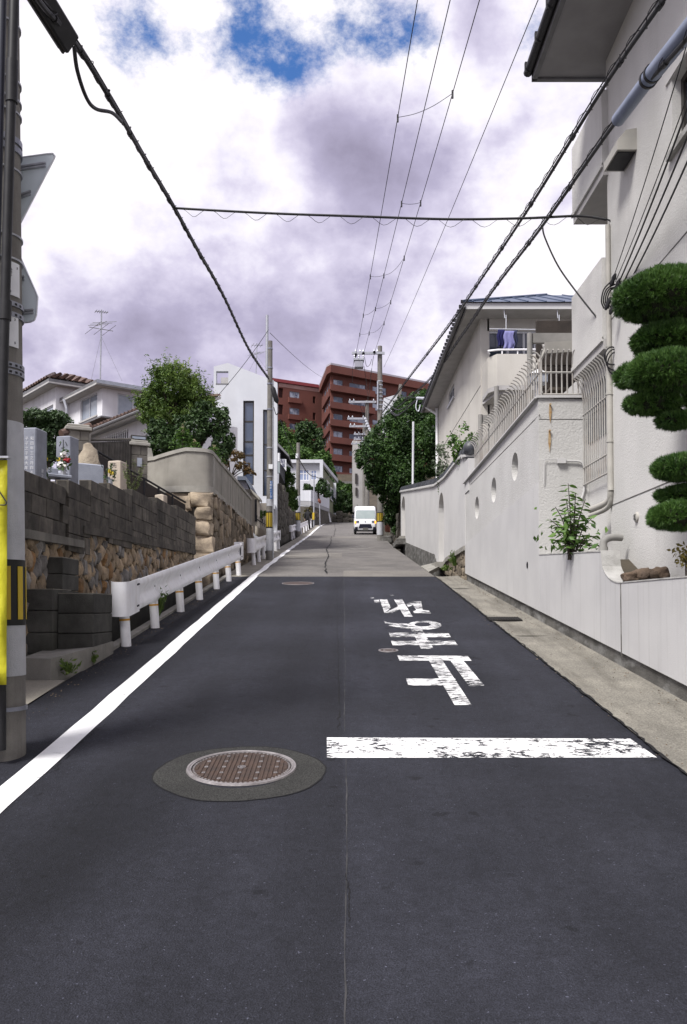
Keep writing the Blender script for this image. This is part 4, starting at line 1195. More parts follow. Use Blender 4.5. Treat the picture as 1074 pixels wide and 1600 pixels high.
# ---- tiled roof helper: barrel tiles in courses down a sloping plane
def barrel_tiles(parent, o, u, down, nu, nd, tw, tl, m, label=None, flat=0.45):
    """o: ridge corner; u: along the ridge; down: unit vector down the slope; one mesh of overlapping tiles"""
    o, u, down = Vector(o), Vector(u).normalized(), Vector(down).normalized()
    nrm = u.cross(down).normalized()
    if nrm.z < 0: nrm = -nrm
    mb = MB()
    for j in range(nd):
        for i in range(nu):
            c = o + u * (tw * (i + .5)) + down * (tl * j)
            lift0, lift1 = .004, .03
            vs = []
            for (dl, lf) in ((0, lift0), (tl * 1.08, lift1)):
                for k in range(6):
                    a = k / 5; vs.append(c + down * dl + u * (a - .5) * tw * .98 + nrm * (lf + math.sin(math.pi * min(1, a / .7)) * tw * flat if a <= .7 else lf))
            fs = [(k, k + 1, k + 7, k + 6) for k in range(5)] + [(6, 7, 8, 9, 10, 11)]
            mb.add(vs, fs)
    ob = mb.build('roof_tiles', m, parent); ob['kind'] = 'stuff'
    return ob
M_tile = mat('brown_roof_tile', (.11, .062, .045), (.07, .045, .035), 7, .55, island=.3, spec=.45, bump=.15, bscale=60)
M_wwall = mat('white_house_render', (.68, .68, .71), (.62, .62, .65), 2, .88, bump=.15, bscale=120, grime=(.38, .37, .36), gscale=(1.2, 1.2, .15), gamt=.4)
M_fascia = mat('grey_fascia', (.17, .17, .18), (.13, .13, .135), 5, .6)
M_soffit = mat('pale_soffit', (.45, .44, .43), (.38, .37, .36), 4, .9)

# ---- white house with brown tiles (upper left): two upper volumes set cornerwise to the street, lower wing before them
ho = thing('tiled_house', 'white rendered house with brown barrel tile roof above the graveyard', 'house', at(150, 760, 30))
dl = Vector((-.64, .77, 0)); dr = Vector((.80, .60, 0))          # receding left / receding right
nl = Vector((-.77, -.64, 0)); nr = Vector((.60, -.80, 0))        # outward normals of those faces
def volume(px, Y, zb, zt, Ll, Lr, wl, wr, eave, fascia_h, roofrise, tiles=True):
    """corner house volume; wl / wr: window rects (u0,u1,w0,w1) on left and right faces"""
    c = at(px, 650, Y); c.z = 0
    for (d, nn, L_, ws) in ((dl, nl, Ll, wl), (dr, nr, Lr, wr)):
        Mw = frameM(c, d, nn)
        us = [0, L_]; ww = [zb, zt]
        wall_mesh(us, ww, [(a, b, e_, f, None) for a, b, e_, f in ws], Mw, .16).build('wall', M_wwall, ho)
        for (a, b, e_, f) in ws:
            window(ho, Mw, a, b, e_, f, M_alu, M_glass_lt, .07, .05, (.5,), (), M_curtain, M_soffit)
    # backing inside so the rooms are dark
    e0 = c + (nl + nr) * 0
    q = [c - dl * eave - dr * eave, c + dl * (Ll + eave) - dr * eave, c + dl * (Ll + eave) + dr * (Lr + eave), c - dl * eave + dr * (Lr + eave)]
    mb = MB(); mb.prism([p + Vector((0, 0, zt)) for p in q], (0, 0, .05)); mb.build('soffit', M_soffit, ho)
    mb = MB()
    for a, b in zip(q, q[1:] + q[:1]):
        d_ = (b - a).normalized(); nn = Vector((d_.y, -d_.x, 0))
        mb.prism([a + nn * .03 + Vector((0, 0, zt - .02)), b + nn * .03 + Vector((0, 0, zt - .02)), b + nn * .03 + Vector((0, 0, zt + fascia_h)), a + nn * .03 + Vector((0, 0, zt + fascia_h))], tuple(-nn * .028))
    mb.build('gutter_board', M_fascia, ho)
    return c, q
HY = 29.0
zt = at(160, 606, HY).z; zb = at(160, 650, HY).z
c1, q1 = volume(160, HY, zb, zt, 3.1, 3.6, [(.45, 1.95, zb + .12, zt - .06)], [(.55, 1.75, zb + .10, zt - .10)], .38, .16, .8)
mb = MB(); mb.prism([c1 + Vector((0, 0, zb - .06)) - dl * .08 - dr * .08, c1 + dl * 3.2 - dr * .08 + Vector((0, 0, zb - .06)), c1 + dl * 3.2 + dr * 3.7 + Vector((0, 0, zb - .06)), c1 + dr * 3.7 - dl * .08 + Vector((0, 0, zb - .06))], (0, 0, .055)); mb.build('floor_slab', M_fascia, ho)
# pale parapet band on the right-hand eave, low hip of tiles on top
qz = [p + Vector((0, 0, zt + .16)) for p in q1]
ctr = sum(qz, Vector()) / 4 + Vector((0, 0, .28))
mb = MB()
for a, b in zip(qz, qz[1:] + qz[:1]): mb.add([a, b, ctr], [(0, 1, 2)])
mb.build('roof', M_tile, ho)
mb = MB(); a, b = q1[0] + Vector((0, 0, zt + .03)), q1[3] + Vector((0, 0, zt + .03)); nn = nr * .035
mb.prism([a + nn, b + nn, b + nn + Vector((0, 0, .13)), a + nn + Vector((0, 0, .13))], tuple(nn * .6)); mb.build('pale_fascia', M_granlt, ho)
# second upper volume, farther left, with the visible tiled hip
HY2 = 31.0
zt2 = at(87, 604, HY2).z; zb2 = at(87, 700, HY2).z
c2, q2 = volume(87, HY2, zb2, zt2, 4.0, 1.6, [(.25, 3.2, zb2 + .7, zt2 - .62)], [], .42, .16, .8)
qz = [p + Vector((0, 0, zt2 + .17)) for p in q2]
ridge_a = qz[0].lerp(qz[2], .42) + Vector((0, 0, .75)); ridge_b = ridge_a + dr * .6
mb = MB(); mb.add([qz[0], qz[1], ridge_a], [(0, 1, 2)]); mb.add([qz[0], ridge_a, ridge_b, qz[3]], [(0, 1, 2, 3)]); mb.add([qz[3], ridge_b, qz[2]], [(0, 1, 2)]); mb.add([qz[1], qz[2], ridge_b, ridge_a], [(0, 1, 2, 3)])
mb.build('roof', M_tile, ho)
def tile_face(a, b, top, rows):
    """courses of barrel tiles narrowing from eave a-b to a ridge point or edge"""
    mb = MB(); a, b = Vector(a), Vector(b); t0, t1 = Vector(top[0]), Vector(top[1])
    for j in range(rows):
        l0, l1 = a.lerp(t0, j / rows), b.lerp(t1, j / rows); h0, h1 = a.lerp(t0, (j + 1.05) / rows), b.lerp(t1, (j + 1.05) / rows)
        n = max(1, int((l1 - l0).length / .26)); nrm = (l1 - l0).cross(h0 - l0).normalized()
        if nrm.z < 0: nrm = -nrm
        for i in range(n):
            p0, p1 = l0.lerp(l1, i / n), l0.lerp(l1, (i + .98) / n); r0, r1 = h0.lerp(h1, i / n), h0.lerp(h1, (i + .98) / n)
            vs = []
            for (s, e_, lf) in ((r0, r1, .01), (p0, p1, .045)):
                for k in range(6):
                    aa = k / 5; vs.append(s.lerp(e_, aa) + nrm * (lf + (math.sin(math.pi * aa / .7) * .09 if aa <= .7 else 0)))
            mb.add(vs, [(k, k + 1, k + 7, k + 6) for k in range(5)] + [(6, 7, 8, 9, 10, 11)])
    o = mb.build('roof_tiles', M_tile, ho); o['kind'] = 'stuff'; return o
tile_face(qz[0], qz[1], (ridge_a, ridge_a), 7)
tile_face(qz[3], qz[0], (ridge_b, ridge_a), 7)
# lower wing in front, eave rising to the right
HY3 = 25.5
ca = at(238, 700, HY3); ca.z = 0
Mw = frameM(ca, dl, nl); zt3 = at(236, 648, HY3).z; zb3 = 4.0
u_w = (1.7, 3.4, at(180, 715, HY3 + 1.5).z, at(180, 672, HY3 + 1.5).z)
wall_mesh([0, 6], [zb3, zt3], [(u_w[0], u_w[1], u_w[2], u_w[3], None)], Mw, .16).build('wall', M_wwall, ho)
f = window(ho, Mw, *u_w, M_alu, M_glass, .09, .05, (.5,), (), None, M_soffit)
for k in range(13):
    u = u_w[0] + (u_w[1] - u_w[0]) * k / 12
    mb = MB(); mb.tube([Mw(u, u_w[2], -.05), Mw(u, u_w[3], -.05)], .014, 6); mb.build('window_bar', M_white, f)
Mw2 = frameM(ca, dr, nr); wall_mesh([0, 3], [zb3, zt3], [], Mw2, .16).build('wall', M_wwall, ho)
e0, e1 = ca - dl * .4 + nl * .55 + Vector((0, 0, zt3)), ca + dl * 6.4 + nl * .55 + Vector((0, 0, zt3))
r0, r1 = ca - dl * .4 - nl * 2.2 + Vector((0, 0, zt3 + .85)), ca + dl * 6.4 - nl * 2.2 + Vector((0, 0, zt3 + .85))
mb = MB(); mb.add([e0, e1, r1, r0] + [v - Vector((0, 0, .08)) for v in (e0, e1, r1, r0)], [(0, 1, 2, 3), (7, 6, 5, 4), (0, 4, 5, 1), (1, 5, 6, 2), (2, 6, 7, 3), (3, 7, 4, 0)]); mb.build('roof', M_soffit, ho)
tile_face(e0 + Vector((0, 0, .01)), e1 + Vector((0, 0, .01)), (r0 + Vector((0, 0, .01)), r1 + Vector((0, 0, .01))), 7)
mb = MB(); mb.tube([e0 + nl * .04 - Vector((0, 0, .03)), e1 + nl * .04 - Vector((0, 0, .03))], .05, 8); mb.build('gutter_pipe', M_fascia, ho)
# rainwater pipe in the re-entrant corner
dp = at(100, 624, 29.3)
mb = MB(); mb.tube([dp, dp + Vector((.12, -.05, -.35)), dp + Vector((.14, -.05, -1.2)), dp + Vector((.14, -.05, -2.6))], .045, 8); mb.build('downpipe', M_galv, ho)
# tiled coping beside the near pillar
ga, gb = at(96, 680, 15.9), at(141, 669, 16.4)
t = thing('tiled_gate_roof', 'little brown tiled coping beside the block pillar', 'gate roof', ga - Vector((0, 0, .3)))
n = 7
for k in range(n):
    p, q = ga.lerp(gb, k / n), ga.lerp(gb, (k + .97) / n)
    mb = MB(); mb.tube([p + Vector((0, 0, .02)), q + Vector((0, 0, .02))], [.085, .095], 10); mb.build('tile', M_tile, t)
mb = MB(); mb.prism([ga + Vector((0, -.06, -.3)), gb + Vector((0, -.06, -.3)), gb + Vector((0, -.06, -.06)), ga + Vector((0, -.06, -.06))], (0, .12, 0)); mb.build('wall', M_render, t)

# ---- TV aerials
def aerial(label, px, pyb, pyt, Y, s=1.0, arms=()):
    a, b = at(px, pyb, Y), at(px + 2, pyt, Y); t = thing('tv_aerial', label, 'aerial', a, 'rooftop aerials')
    mb = MB(); mb.tube([a, b], .022 * s, 6); mb.build('mast', M_galv, t)
    for (f, L_, nel, el, yaw) in arms:
        c = a.lerp(b, f); d = Vector((math.cos(yaw), math.sin(yaw), .12)); pn = Vector((-math.sin(yaw), math.cos(yaw), -.25)).normalized()
        mb = MB(); mb.tube([c - d * L_ / 2, c + d * L_ / 2], .014 * s, 5); mb.build('boom', M_galv, t)
        for k in range(nel):
            q = c + d * L_ * ((k + .5) / nel - .5); e_ = el * (1 - .25 * k / nel)
            mb = MB(); mb.tube([q - pn * e_ / 2, q + pn * e_ / 2], .009 * s, 4); mb.build('element', M_galv, t)
    mb = MB()
    for e_ in ((.7, .3), (-.5, .5)): mb.tube([a.lerp(b, .62), a + Vector((e_[0], e_[1], .0))], .005, 4)
    mb.build('guy_wires', M_galv, t)
aerial('tall thin aerial on the brown tiled house roof', 157, 592, 484, 29.5, 1.2, [(.97, .5, 6, .22, .7), (.80, 1.0, 3, .9, 2.2), (.72, 1.0, 3, 1.0, .9)])

# ---- the big loose evergreen over the rendered wall, and the plants at its foot
M_leafA = leafmat('bright_evergreen_leaf', (.05, .10, .018), (.17, .25, .05), scale=.9, c3=(.27, .33, .09))
M_leafB = leafmat('dark_evergreen_leaf', (.018, .042, .013), (.06, .11, .03), trans=.15)
ty = 21.5
bA = [tuple(at(x, y, ty)) + (r_, r_ * .9, rz) for (x, y, r_, rz) in ((272, 602, .60, .50), (303, 616, .42, .36), (240, 622, .36, .38), (255, 655, .5, .45), (260, 585, .30, .3), (232, 645, .24, .3), (300, 645, .4, .3), (326, 630, .26, .2), (222, 632, .2, .2))]
tree('evergreen_tree', 'large loose evergreen with bright shoots behind the rendered wall', 'tree', at(292, 730, ty), bA, 19000, .046, M_leafA, M_bark, clumps=260, clump=.20, fill=.3, rag=.28, seed=12, trunk_r=.14, aspect=.3, up=.4, shoots=700, shlen=.42)
ty = 20.8
bB = [tuple(at(x, y, ty)) + (r_, r_ * .9, rz) for (x, y, r_, rz) in ((335, 660, .48, .42), (300, 672, .55, .4), (262, 690, .45, .42), (350, 690, .34, .4), (240, 690, .25, .3), (318, 640, .3, .25), (285, 700, .5, .36), (340, 712, .36, .3), (248, 672, .3, .3), (232, 705, .25, .25))]
tree('camellia_tree', 'dense dark green rounded shrub tree right of the loose evergreen', 'tree', at(318, 735, ty), bB, 19000, .045, M_leafB, M_bark, clumps=150, clump=.26, fill=.35, rag=.15, seed=14, trunk_r=.1)
M_leafC = leafmat('fresh_leaf', (.035, .085, .015), (.11, .20, .04))
M_tipc = leafmat('buff_tip', (.30, .28, .16), (.45, .40, .25))
def mahonia(label, px, py, Y, s):
    p = at(px, py, Y); t = thing('mahonia_shrub', label, 'shrub', p - Vector((0, 0, .4)), 'tiered shrubs on the rendered wall'); r = np.random.default_rng(int(px))
    P = []; O = []
    for tier in range(5):
        z = -.35 + tier * .1
        for k in range(11):
            a = 2 * math.pi * k / 11 + tier * .5; L_ = (.34 - tier * .05) * s
            for q in np.linspace(.2, 1, 6):
                P.append(np.array(p) + np.array([math.cos(a) * L_ * q, math.sin(a) * L_ * q, (z + .08 * q - .1 * q * q) * s]) + r.normal(size=3) * .012); O.append([0, 0, 1])
    leaf_cloud('foliage', P, .045 * s, M_leafC, t, .4, 1.2, np.array(O), r=r)
    P = np.array(p) + np.abs(r.normal(size=(40, 3))) * np.array([.0, .0, .09]) * s + r.normal(size=(40, 3)) * .022
    leaf_cloud('flower_spikes', P, .03 * s, M_tipc, t, .4, .2, r=r)
    MB().tube([p - Vector((0, 0, .5)), p], .02, 6).build('trunk', M_bark, t)
mahonia('tiered green shrub with buff tip, tallest of the three on the rendered wall', 286, 676, 19.4, 1.05)
mahonia('tiered green shrub with buff tip between its two neighbours on the wall', 305, 696, 19.3, .85)
mahonia('tiered green shrub with buff tip nearest the wall corner', 335, 704, 19.6, .8)
# reddish maple leaning over the far end
M_maple = leafmat('maple_leaf', (.10, .075, .03), (.22, .13, .05))
bC = [tuple(at(x, y, 24.5)) + (r_, r_, rz) for (x, y, r_, rz) in ((380, 728, .26, .16), (365, 712, .3, .2), (392, 738, .15, .1), (352, 725, .2, .16))]
tree('maple_tree', 'thin reddish maple leaning over the far end of the rendered wall', 'tree', at(352, 765, 24.5), bC, 1500, .042, M_maple, M_bark, clumps=40, clump=.3, fill=.2, seed=5, trunk_r=.04)

# ---- guard rails: formed white beam with sleeve ends on round posts
M_band = mat('orange_band', (.62, .33, .04), None, rough=.6)
M_bolt = mat('dark_bolt', (.05, .05, .055), None, rough=.5, metal=.5)
def guard_rail(label, X, y0, y1, posts, end_near=True, zl=.36, zh=.72, group='white guard rails along the left edge', bolts=True, lean=-.055):
    t = thing('guard_rail', label, 'guard rail', (X(y0), y0, zr(y0)), group)
    h = zh - zl
    prof = [(-.012, zl + .02), (.03, zl), (.048, zl + .03), (.048, zl + h * .22), (.012, zl + h * .36), (-.006, zl + h * .5), (.012, zl + h * .64), (.048, zl + h * .78), (.048, zh - .03), (.03, zh), (-.012, zh - .02)]
    back = [(x - .006, z) for x, z in prof[::-1]]
    ring = prof + back; m_ = len(ring); mb = MB(); n = max(3, int((y1 - y0) / .8))
    for i in range(n + 1):
        y = y0 + (y1 - y0) * i / n
        for (dx, dz) in ring: mb.v.append((X(y) + dx, y, zr(y) + dz))
    for i in range(n):
        for k in range(m_): mb.f.append((i * m_ + k, i * m_ + (k + 1) % m_, (i + 1) * m_ + (k + 1) % m_, (i + 1) * m_ + k))
    mb.f.append(tuple(range(m_))[::-1]); mb.f.append(tuple(n * m_ + k for k in range(m_)))
    mb.build('beam', M_white, t, smooth=True)
    for (ye, sgn, on) in ((y0, -1, end_near), (y1, 1, True)):
        if not on: continue
        # wrap-round sleeve end
        mb = MB(); pl = [(.056, .42), (.056, .06), (.045, -.03), (.0, -.075), (-.06, -.085), (-.13, -.06), (-.16, 0)]
        pts = []
        for (dx, dy) in pl:
            y = ye - sgn * -1 * 0 + (dy if sgn < 0 else -dy); pts.append((X(ye) + dx, y))
        pts = [(p_.x, p_.y) for p_ in smoothpts([(a_, b_, 0) for a_, b_ in pts], 3)]
        nP = len(pts)
        for (x, y) in pts:
            for (ox, z) in ((0, zl - .015), (0, zh + .015), (-.006, zh + .015), (-.006, zl - .015)): mb.v.append((x + ox, y, zr(ye) + z + (zr(y) - zr(ye))))
        for i in range(nP - 1):
            for k in range(4): mb.f.append((4 * i + k, 4 * i + (k + 1) % 4, 4 * i + 4 + (k + 1) % 4, 4 * i + 4 + k))
        mb.f += [(0, 1, 2, 3), (4 * nP - 1, 4 * nP - 2, 4 * nP - 3, 4 * nP - 4)]
        mb.build('end_sleeve', M_white, t, smooth=True)
        if bolts:
            for (dy, z) in ((.30, zl + .06), (.30, zh - .05), (.36, zl + .06), (.36, zh - .05)):
                y = ye + (dy if sgn < 0 else -dy); mb = MB(); mb.box(X(y) + .052, X(y) + .064, y - .009, y + .009, zr(y) + z - .011, zr(y) + z + .011); mb.build('bolt', M_bolt, t)
    for i, y in enumerate(posts):
        b = Vector((X(y) - .02, y, zr(y) - .1)); tp = b + Vector((lean, 0, zl + .1 + (zh - zl) * .9))
        if lean: b.x -= lean * .5; tp.x -= lean * .5
        mb = MB(); mb.tube([b, tp], .057, 14); po = mb.build('post', M_white, t, smooth=True)
        if bolts:
            q = b.lerp(tp, (zl + .1 - .065) / (tp.z - b.z)); d = (tp - b).normalized()
            mb = MB(); mb.tube([q - d * .011, q + d * .011], .0585, 14); mb.build('band', M_band, po, smooth=True)
            for z in (zl + h * .5, ):
                for dy in (-.035, .035):
                    mb = MB(); mb.box(X(y) - .008, X(y) + .006, y + dy - .008, y + dy + .008, zr(y) + z - .01, zr(y) + z + .01); mb.build('bolt', M_bolt, t)
    return t
guard_rail('long near white guard rail beside the rubble wall', lambda Y: float(np.interp(Y, [9, 19], [-2.46, -2.36])), 9.38, 19.15, [9.42, 10.8, 12.4, 13.95, 15.7, 17.25, 18.75])
guard_rail('white guard rail running behind the striped utility pole', lambda Y: float(np.interp(Y, [22, 33], [-2.42, -2.55])), 22.2, 33.0, [22.5, 24.0, 25.6, 27.5, 29.3, 31.0, 32.6], bolts=False)
guard_rail('short distant white guard rail before the far utility pole', lambda Y: -2.98, 47.5, 52.0, [47.8, 49.6, 51.6], bolts=False)
guard_rail('distant white guard rail beyond the far utility pole', lambda Y: -2.95, 54.0, 76.0, [54.4, 58, 62, 66, 70, 75.5], bolts=False)
guard_rail('farthest short white guard rail at the bend', lambda Y: -2.95 + (Y - 82) * .12, 82.0, 87.5, [82.4, 84.8, 87.2], bolts=False)

# ---- weeds in the ditch and on the kerb
M_weed = leafmat('weed', (.05, .10, .02), (.16, .23, .05))
def weed(label, p, n, h, spread, size, seed, cat='weeds'):
    r = np.random.default_rng(seed); t = thing('weed_clump', label, cat, p, 'weeds at the road edge')
    P = []; mb = MB()
    for k in range(n):
        a = r.uniform(0, 6.28); q = Vector((math.cos(a), math.sin(a), 0)) * spread * r.uniform(.1, 1); tip = Vector(p) + q + Vector((0, 0, h * r.uniform(.4, 1)))
        s = Vector(p) + q * .3; w = Vector((-q.y, q.x, 0)).normalized() * size * .25
        mb.add([s - w, s + w, s.lerp(tip, .6) + w * .8 + Vector((0, 0, .02)), tip, s.lerp(tip, .6) - w * .8 + Vector((0, 0, .02))], [(0, 1, 2, 3, 4)])
        P.append(np.array(tip) + r.normal(size=3) * .02); P.append(np.array(s.lerp(tip, .6)) + r.normal(size=3) * .02)
    mb.build('blades', M_weed, t); leaf_cloud('leaves', P, size, M_weed, t, .4, r=r)
for (px, py, Y, n, h, sp, lb) in ((246, 962, 10.9, 60, .38, .14, 'tall grassy weeds under the second guard rail post'), (108, 1052, 7.7, 30, .10, .08, 'small green weed on the kerb block'), (145, 1035, 8.3, 20, .08, .07, 'tiny weed at the far side of the kerb block')):
    p = at(px, py, Y); weed(lb, p, n, h, sp, .03, int(px))

# ---- near utility pole with its fittings
def utility_pole(label, X, Y, zt, r0, r1, lean=(0, 0), zb=None):
    zb = zr(Y) - .05 if zb is None else zb
    t = thing('utility_pole', label, 'utility pole', (X, Y, zb), 'concrete utility poles')
    b, tp = Vector((X, Y, zb)), Vector((X + lean[0], Y + lean[1], zt))
    mb = MB(); n = 12
    mb.tube([b.lerp(tp, i / n) for i in range(n + 1)], list(np.linspace(r0, r1, n + 1)), 24)
    mb.build('shaft', M_concpole, t, smooth=True)
    return t, b, tp
M_reflw = mat('white_wrap', (.50, .51, .54), (.42, .43, .46), 8, .6, bump=.3, bscale=120, grime=(.25, .24, .22), gamt=.5)
M_tape_y = mat('yellow_stripe', (.50, .36, .03), None, rough=.5)
M_tape_b = mat('black_stripe', (.012, .012, .012), None, rough=.5)
def wrap(t, b, tp, r0, r1, z0, z1, m, name, extra=.004, arc=None, sides=24):
    """sleeve round the shaft between heights z0, z1; arc=(a0,a1) for a plate on part of it"""
    P = lambda z: b.lerp(tp, (z - b.z) / (tp.z - b.z)); rr = lambda z: r0 + (r1 - r0) * (z - b.z) / (tp.z - b.z)
    mb = MB()
    if arc is None:
        mb.tube([P(z0), P(z1)], [rr(z0) + extra, rr(z1) + extra], sides)
    else:
        n = 8
        for z in (z0, z1):
            for e_ in (extra, extra - .003):
                for k in range(n + 1):
                    a = arc[0] + (arc[1] - arc[0]) * k / n
                    mb.v.append(tuple(P(z) + Vector((math.cos(a), math.sin(a), 0)) * (rr(z) + e_)))
        m1 = n + 1
        for k in range(n):
            mb.f.append((k, k + 1, 2 * m1 + k + 1, 2 * m1 + k)); mb.f.append((m1 + k + 1, m1 + k, 3 * m1 + k, 3 * m1 + k + 1))
            mb.f.append((2 * m1 + k, 2 * m1 + k + 1, 3 * m1 + k + 1, 3 * m1 + k)); mb.f.append((k + 1, k, m1 + k, m1 + k + 1))
        mb.f.append((0, 2 * m1, 3 * m1, m1)); mb.f.append((n, m1 + n, 3 * m1 + n, 2 * m1 + n))
    return mb.build(name, m, t, smooth=arc is None)
NPX, NPY = -2.185, 5.35
r0n, r1n = .150, .112
t, b, tp = utility_pole('near concrete utility pole with straps, labels and striped wrap', NPX, NPY, 6.6, r0n, r1n, (-.095, 0))
H = lambda py: at(20, py, NPY - .13).z
W_ = lambda z0, z1, m, nm, ex=.004, arc=None: wrap(t, b, tp, r0n, r1n, z0, z1, m, nm, ex, arc)
W_(H(875), H(655), M_reflw, 'white_wrap'); W_(H(1058), H(977), M_reflw, 'white_wrap')
W_(H(978), H(874), M_tape_b, 'black_band', .006)
for k in range(9):
    a = R(-135) + k * R(36); W_(H(968), H(884), M_tape_y, 'yellow_stripe', .0105, (a, a + R(17)))
M_plate = mat('white_plate', (.70, .71, .73), (.62, .63, .65), 6, .5)
P_ = lambda z: b.lerp(tp, (z - b.z) / (tp.z - b.z))
def plate(y0, y1, a0, a1, marks):
    o = W_(H(y1), H(y0), M_plate, 'label_plate', .008, (R(a0), R(a1)))
    z0, z1 = H(y1), H(y0)
    for (ch, fa, fz, sz) in marks:
        a = R(a0 + (a1 - a0) * fa); z = z0 + (z1 - z0) * fz; rad = r0n + (r1n - r0n) * (z - b.z) / (tp.z - b.z) + .009
        n_ = Vector((math.cos(a), math.sin(a), 0)); xd = Vector((-math.sin(a), math.cos(a), 0))
        text(ch, sz, M_ink, o, P_(z) + n_ * rad, xd, (0, 0, 1))
plate(404, 457, -62, -12, [('松', .35, .72, .035), ('木', .35, .6, .03), ('二', .3, .42, .02), ('1', .4, .1, .02), ('3', .8, .85, .02)])
plate(484, 538, -88, -52, [('3', .35, .85, .02), ('ア', .35, .6, .03), ('イ', .7, .6, .03), ('1', .4, .12, .02)])
plate(484, 538, -49, -18, [('2', .6, .8, .02), ('5', .6, .12, .022)])
def strap(py, m=M_galv, hh=.012, ex=.01):
    z = H(py); W_(z - hh, z + hh, m, 'strap', ex)
M_strap = mat('steel_strap', (.30, .31, .36), (.22, .23, .27), 12, .4, metal=.6)
for py in (470, 487, 567, 578, 208, 222): strap(py, M_strap, .016 if py > 300 else .02, .012)
for py in (22, 112, 142, 163, 255, 360, 398, 1110): strap(py, M_galv if py < 400 else M_strap, .006 if py < 400 else .013, .011)
for py in (470, 487, 567, 578):
    z = H(py)
    for k in range(9):
        a = R(-140 + 16 * k); rad = r0n + (r1n - r0n) * (z - b.z) / (tp.z - b.z) + .0115
        q = P_(z) + Vector((math.cos(a), math.sin(a), 0)) * rad
        mb = MB(); Ma = Matrix.Translation(q) @ Matrix.Rotation(a, 4, 'Z'); mb.box(-.002, .003, -.008, .008, -.007, .007, Ma); mb.build('strap_hole', M_black, t)
# black conduits strapped to the front
pts = [at(x, y, NPY - .20) for (x, y) in ((2, 1172), (2, 1000), (3, 700), (9, 450), (15, 250), (22, 20), (26, -120))]
mb = MB(); mb.tube(smoothpts(pts, 4), .030, 12); mb.build('conduit', M_black, t, smooth=True)
pts = [at(x, y, NPY - .185) for (x, y) in ((-14, 1172), (-14, 800), (-8, 500), (-2, 250), (4, 0), (8, -120))]
mb = MB(); mb.tube(smoothpts(pts, 4), .026, 12); mb.build('conduit', mat('dark_conduit', (.03, .032, .045), None, rough=.5), t, smooth=True)
for (y0, y1) in ((95, 160), (470, 500)):
    mb = MB(); mb.tube([at(float(np.interp((y0 + y1) / 2, [0, 250, 450, 700], [22, 15, 9, 3])) + 1, y0, NPY - .2), at(float(np.interp((y0 + y1) / 2, [0, 250, 450, 700], [22, 15, 9, 3])), y1, NPY - .2)], .037, 12); mb.build('conduit_joint', M_black, t, smooth=True)
# traffic signs fixed behind the pole, backs to us
M_signback = mat('sign_back', (.62, .68, .72), (.55, .61, .65), 4, .5)
def sign_back(label, poly, Y, rails, shape):
    P = [at(x, y, Y) for x, y in poly]; c = sum(P, Vector()) / len(P)
    s = thing('traffic_sign', label, 'traffic sign', c, 'traffic signs on the near pole')
    mb = MB(); mb.prism(P, (0, .004, 0)); mb.build('plate', M_signback, s)
    P2 = [p.lerp(c, .0) for p in P]
    mb = MB(); n = len(P)
    for i in range(n): mb.tube([P[i], P[(i + 1) % n]], .006, 6)
    mb.build('rolled_edge', M_steel_lt, s, smooth=True)
    for (xa, ya, xb, yb) in rails:
        mb = MB(); a, q = at(xa, ya, Y), at(xb, yb, Y)
        for dz in (-.009, .009): mb.prism([a + Vector((0, -.018, dz - .006)), q + Vector((0, -.018, dz - .006)), q + Vector((0, -.018, dz + .006)), a + Vector((0, -.018, dz + .006))], (0, .017, 0))
        mb.build('rail', M_galv, s)
    return s
sign_back('back of the upper triangular traffic sign on the near pole', [(-85, 262), (75, 240.5), (83, 240), (86, 244), (84, 249), (33, 347), (2, 408), (-6, 410), (-12, 404), (-82, 282)], NPY + .17, [(20, 266, 72, 258), (20, 313, 49, 302)], 'tri')
sign_back('back of the lower traffic sign with chamfered corner on the near pole', [(-30, 400), (30, 399), (33, 404), (56, 456), (59, 464), (57, 492), (54, 500), (48, 503), (30, 505), (-30, 505)], NPY + .17, [(22, 437, 39, 435), (22, 490, 53, 487)], 'chamfer')
# yellow vinyl banner hung on the pole's near side
M_yel = mat('yellow_vinyl', (.52, .49, .02), (.45, .42, .02), 5, .5, bump=.6, bscale=7)
bn = thing('yellow_banner', 'bright yellow vinyl banner hanging at the left edge by the pole', 'banner', at(-5, 1070, 5.0))
mb = MB(); ny = 14; nx = 8
for j in range(ny + 1):
    for i in range(nx + 1):
        px = -75 + 87 * i / nx - (1.5 * j / ny if i == nx else 0); py = 719 + 351 * j / ny
        mb.v.append(tuple(at(px, py, 5.02 + .012 * math.sin(i * 2.1 + j * .9) + .01 * math.sin(j * 1.7))))
for j in range(ny):
    for i in range(nx): a = j * (nx + 1) + i; mb.f.append((a, a + 1, a + nx + 2, a + nx + 1))
o = mb.build('sheet', M_yel, bn, smooth=True)
so = o.modifiers.new('thickness', 'SOLIDIFY'); so.thickness = .002
mb = MB(); mb.tube(smoothpts([at(x, y, 4.985) for x, y in ((-40, 720), (-36, 716), (6, 778), (10, 785), (8, 789), (-5, 789), (-60, 789))], 3), .004, 6); mb.build('printed_triangle', M_ink, bn)
MB().box(-2.30, -2.02, 4.985, 5.03, at(0, 716, 5.0).z, at(0, 713, 5.0).z).build('top_rod', M_galv, bn)

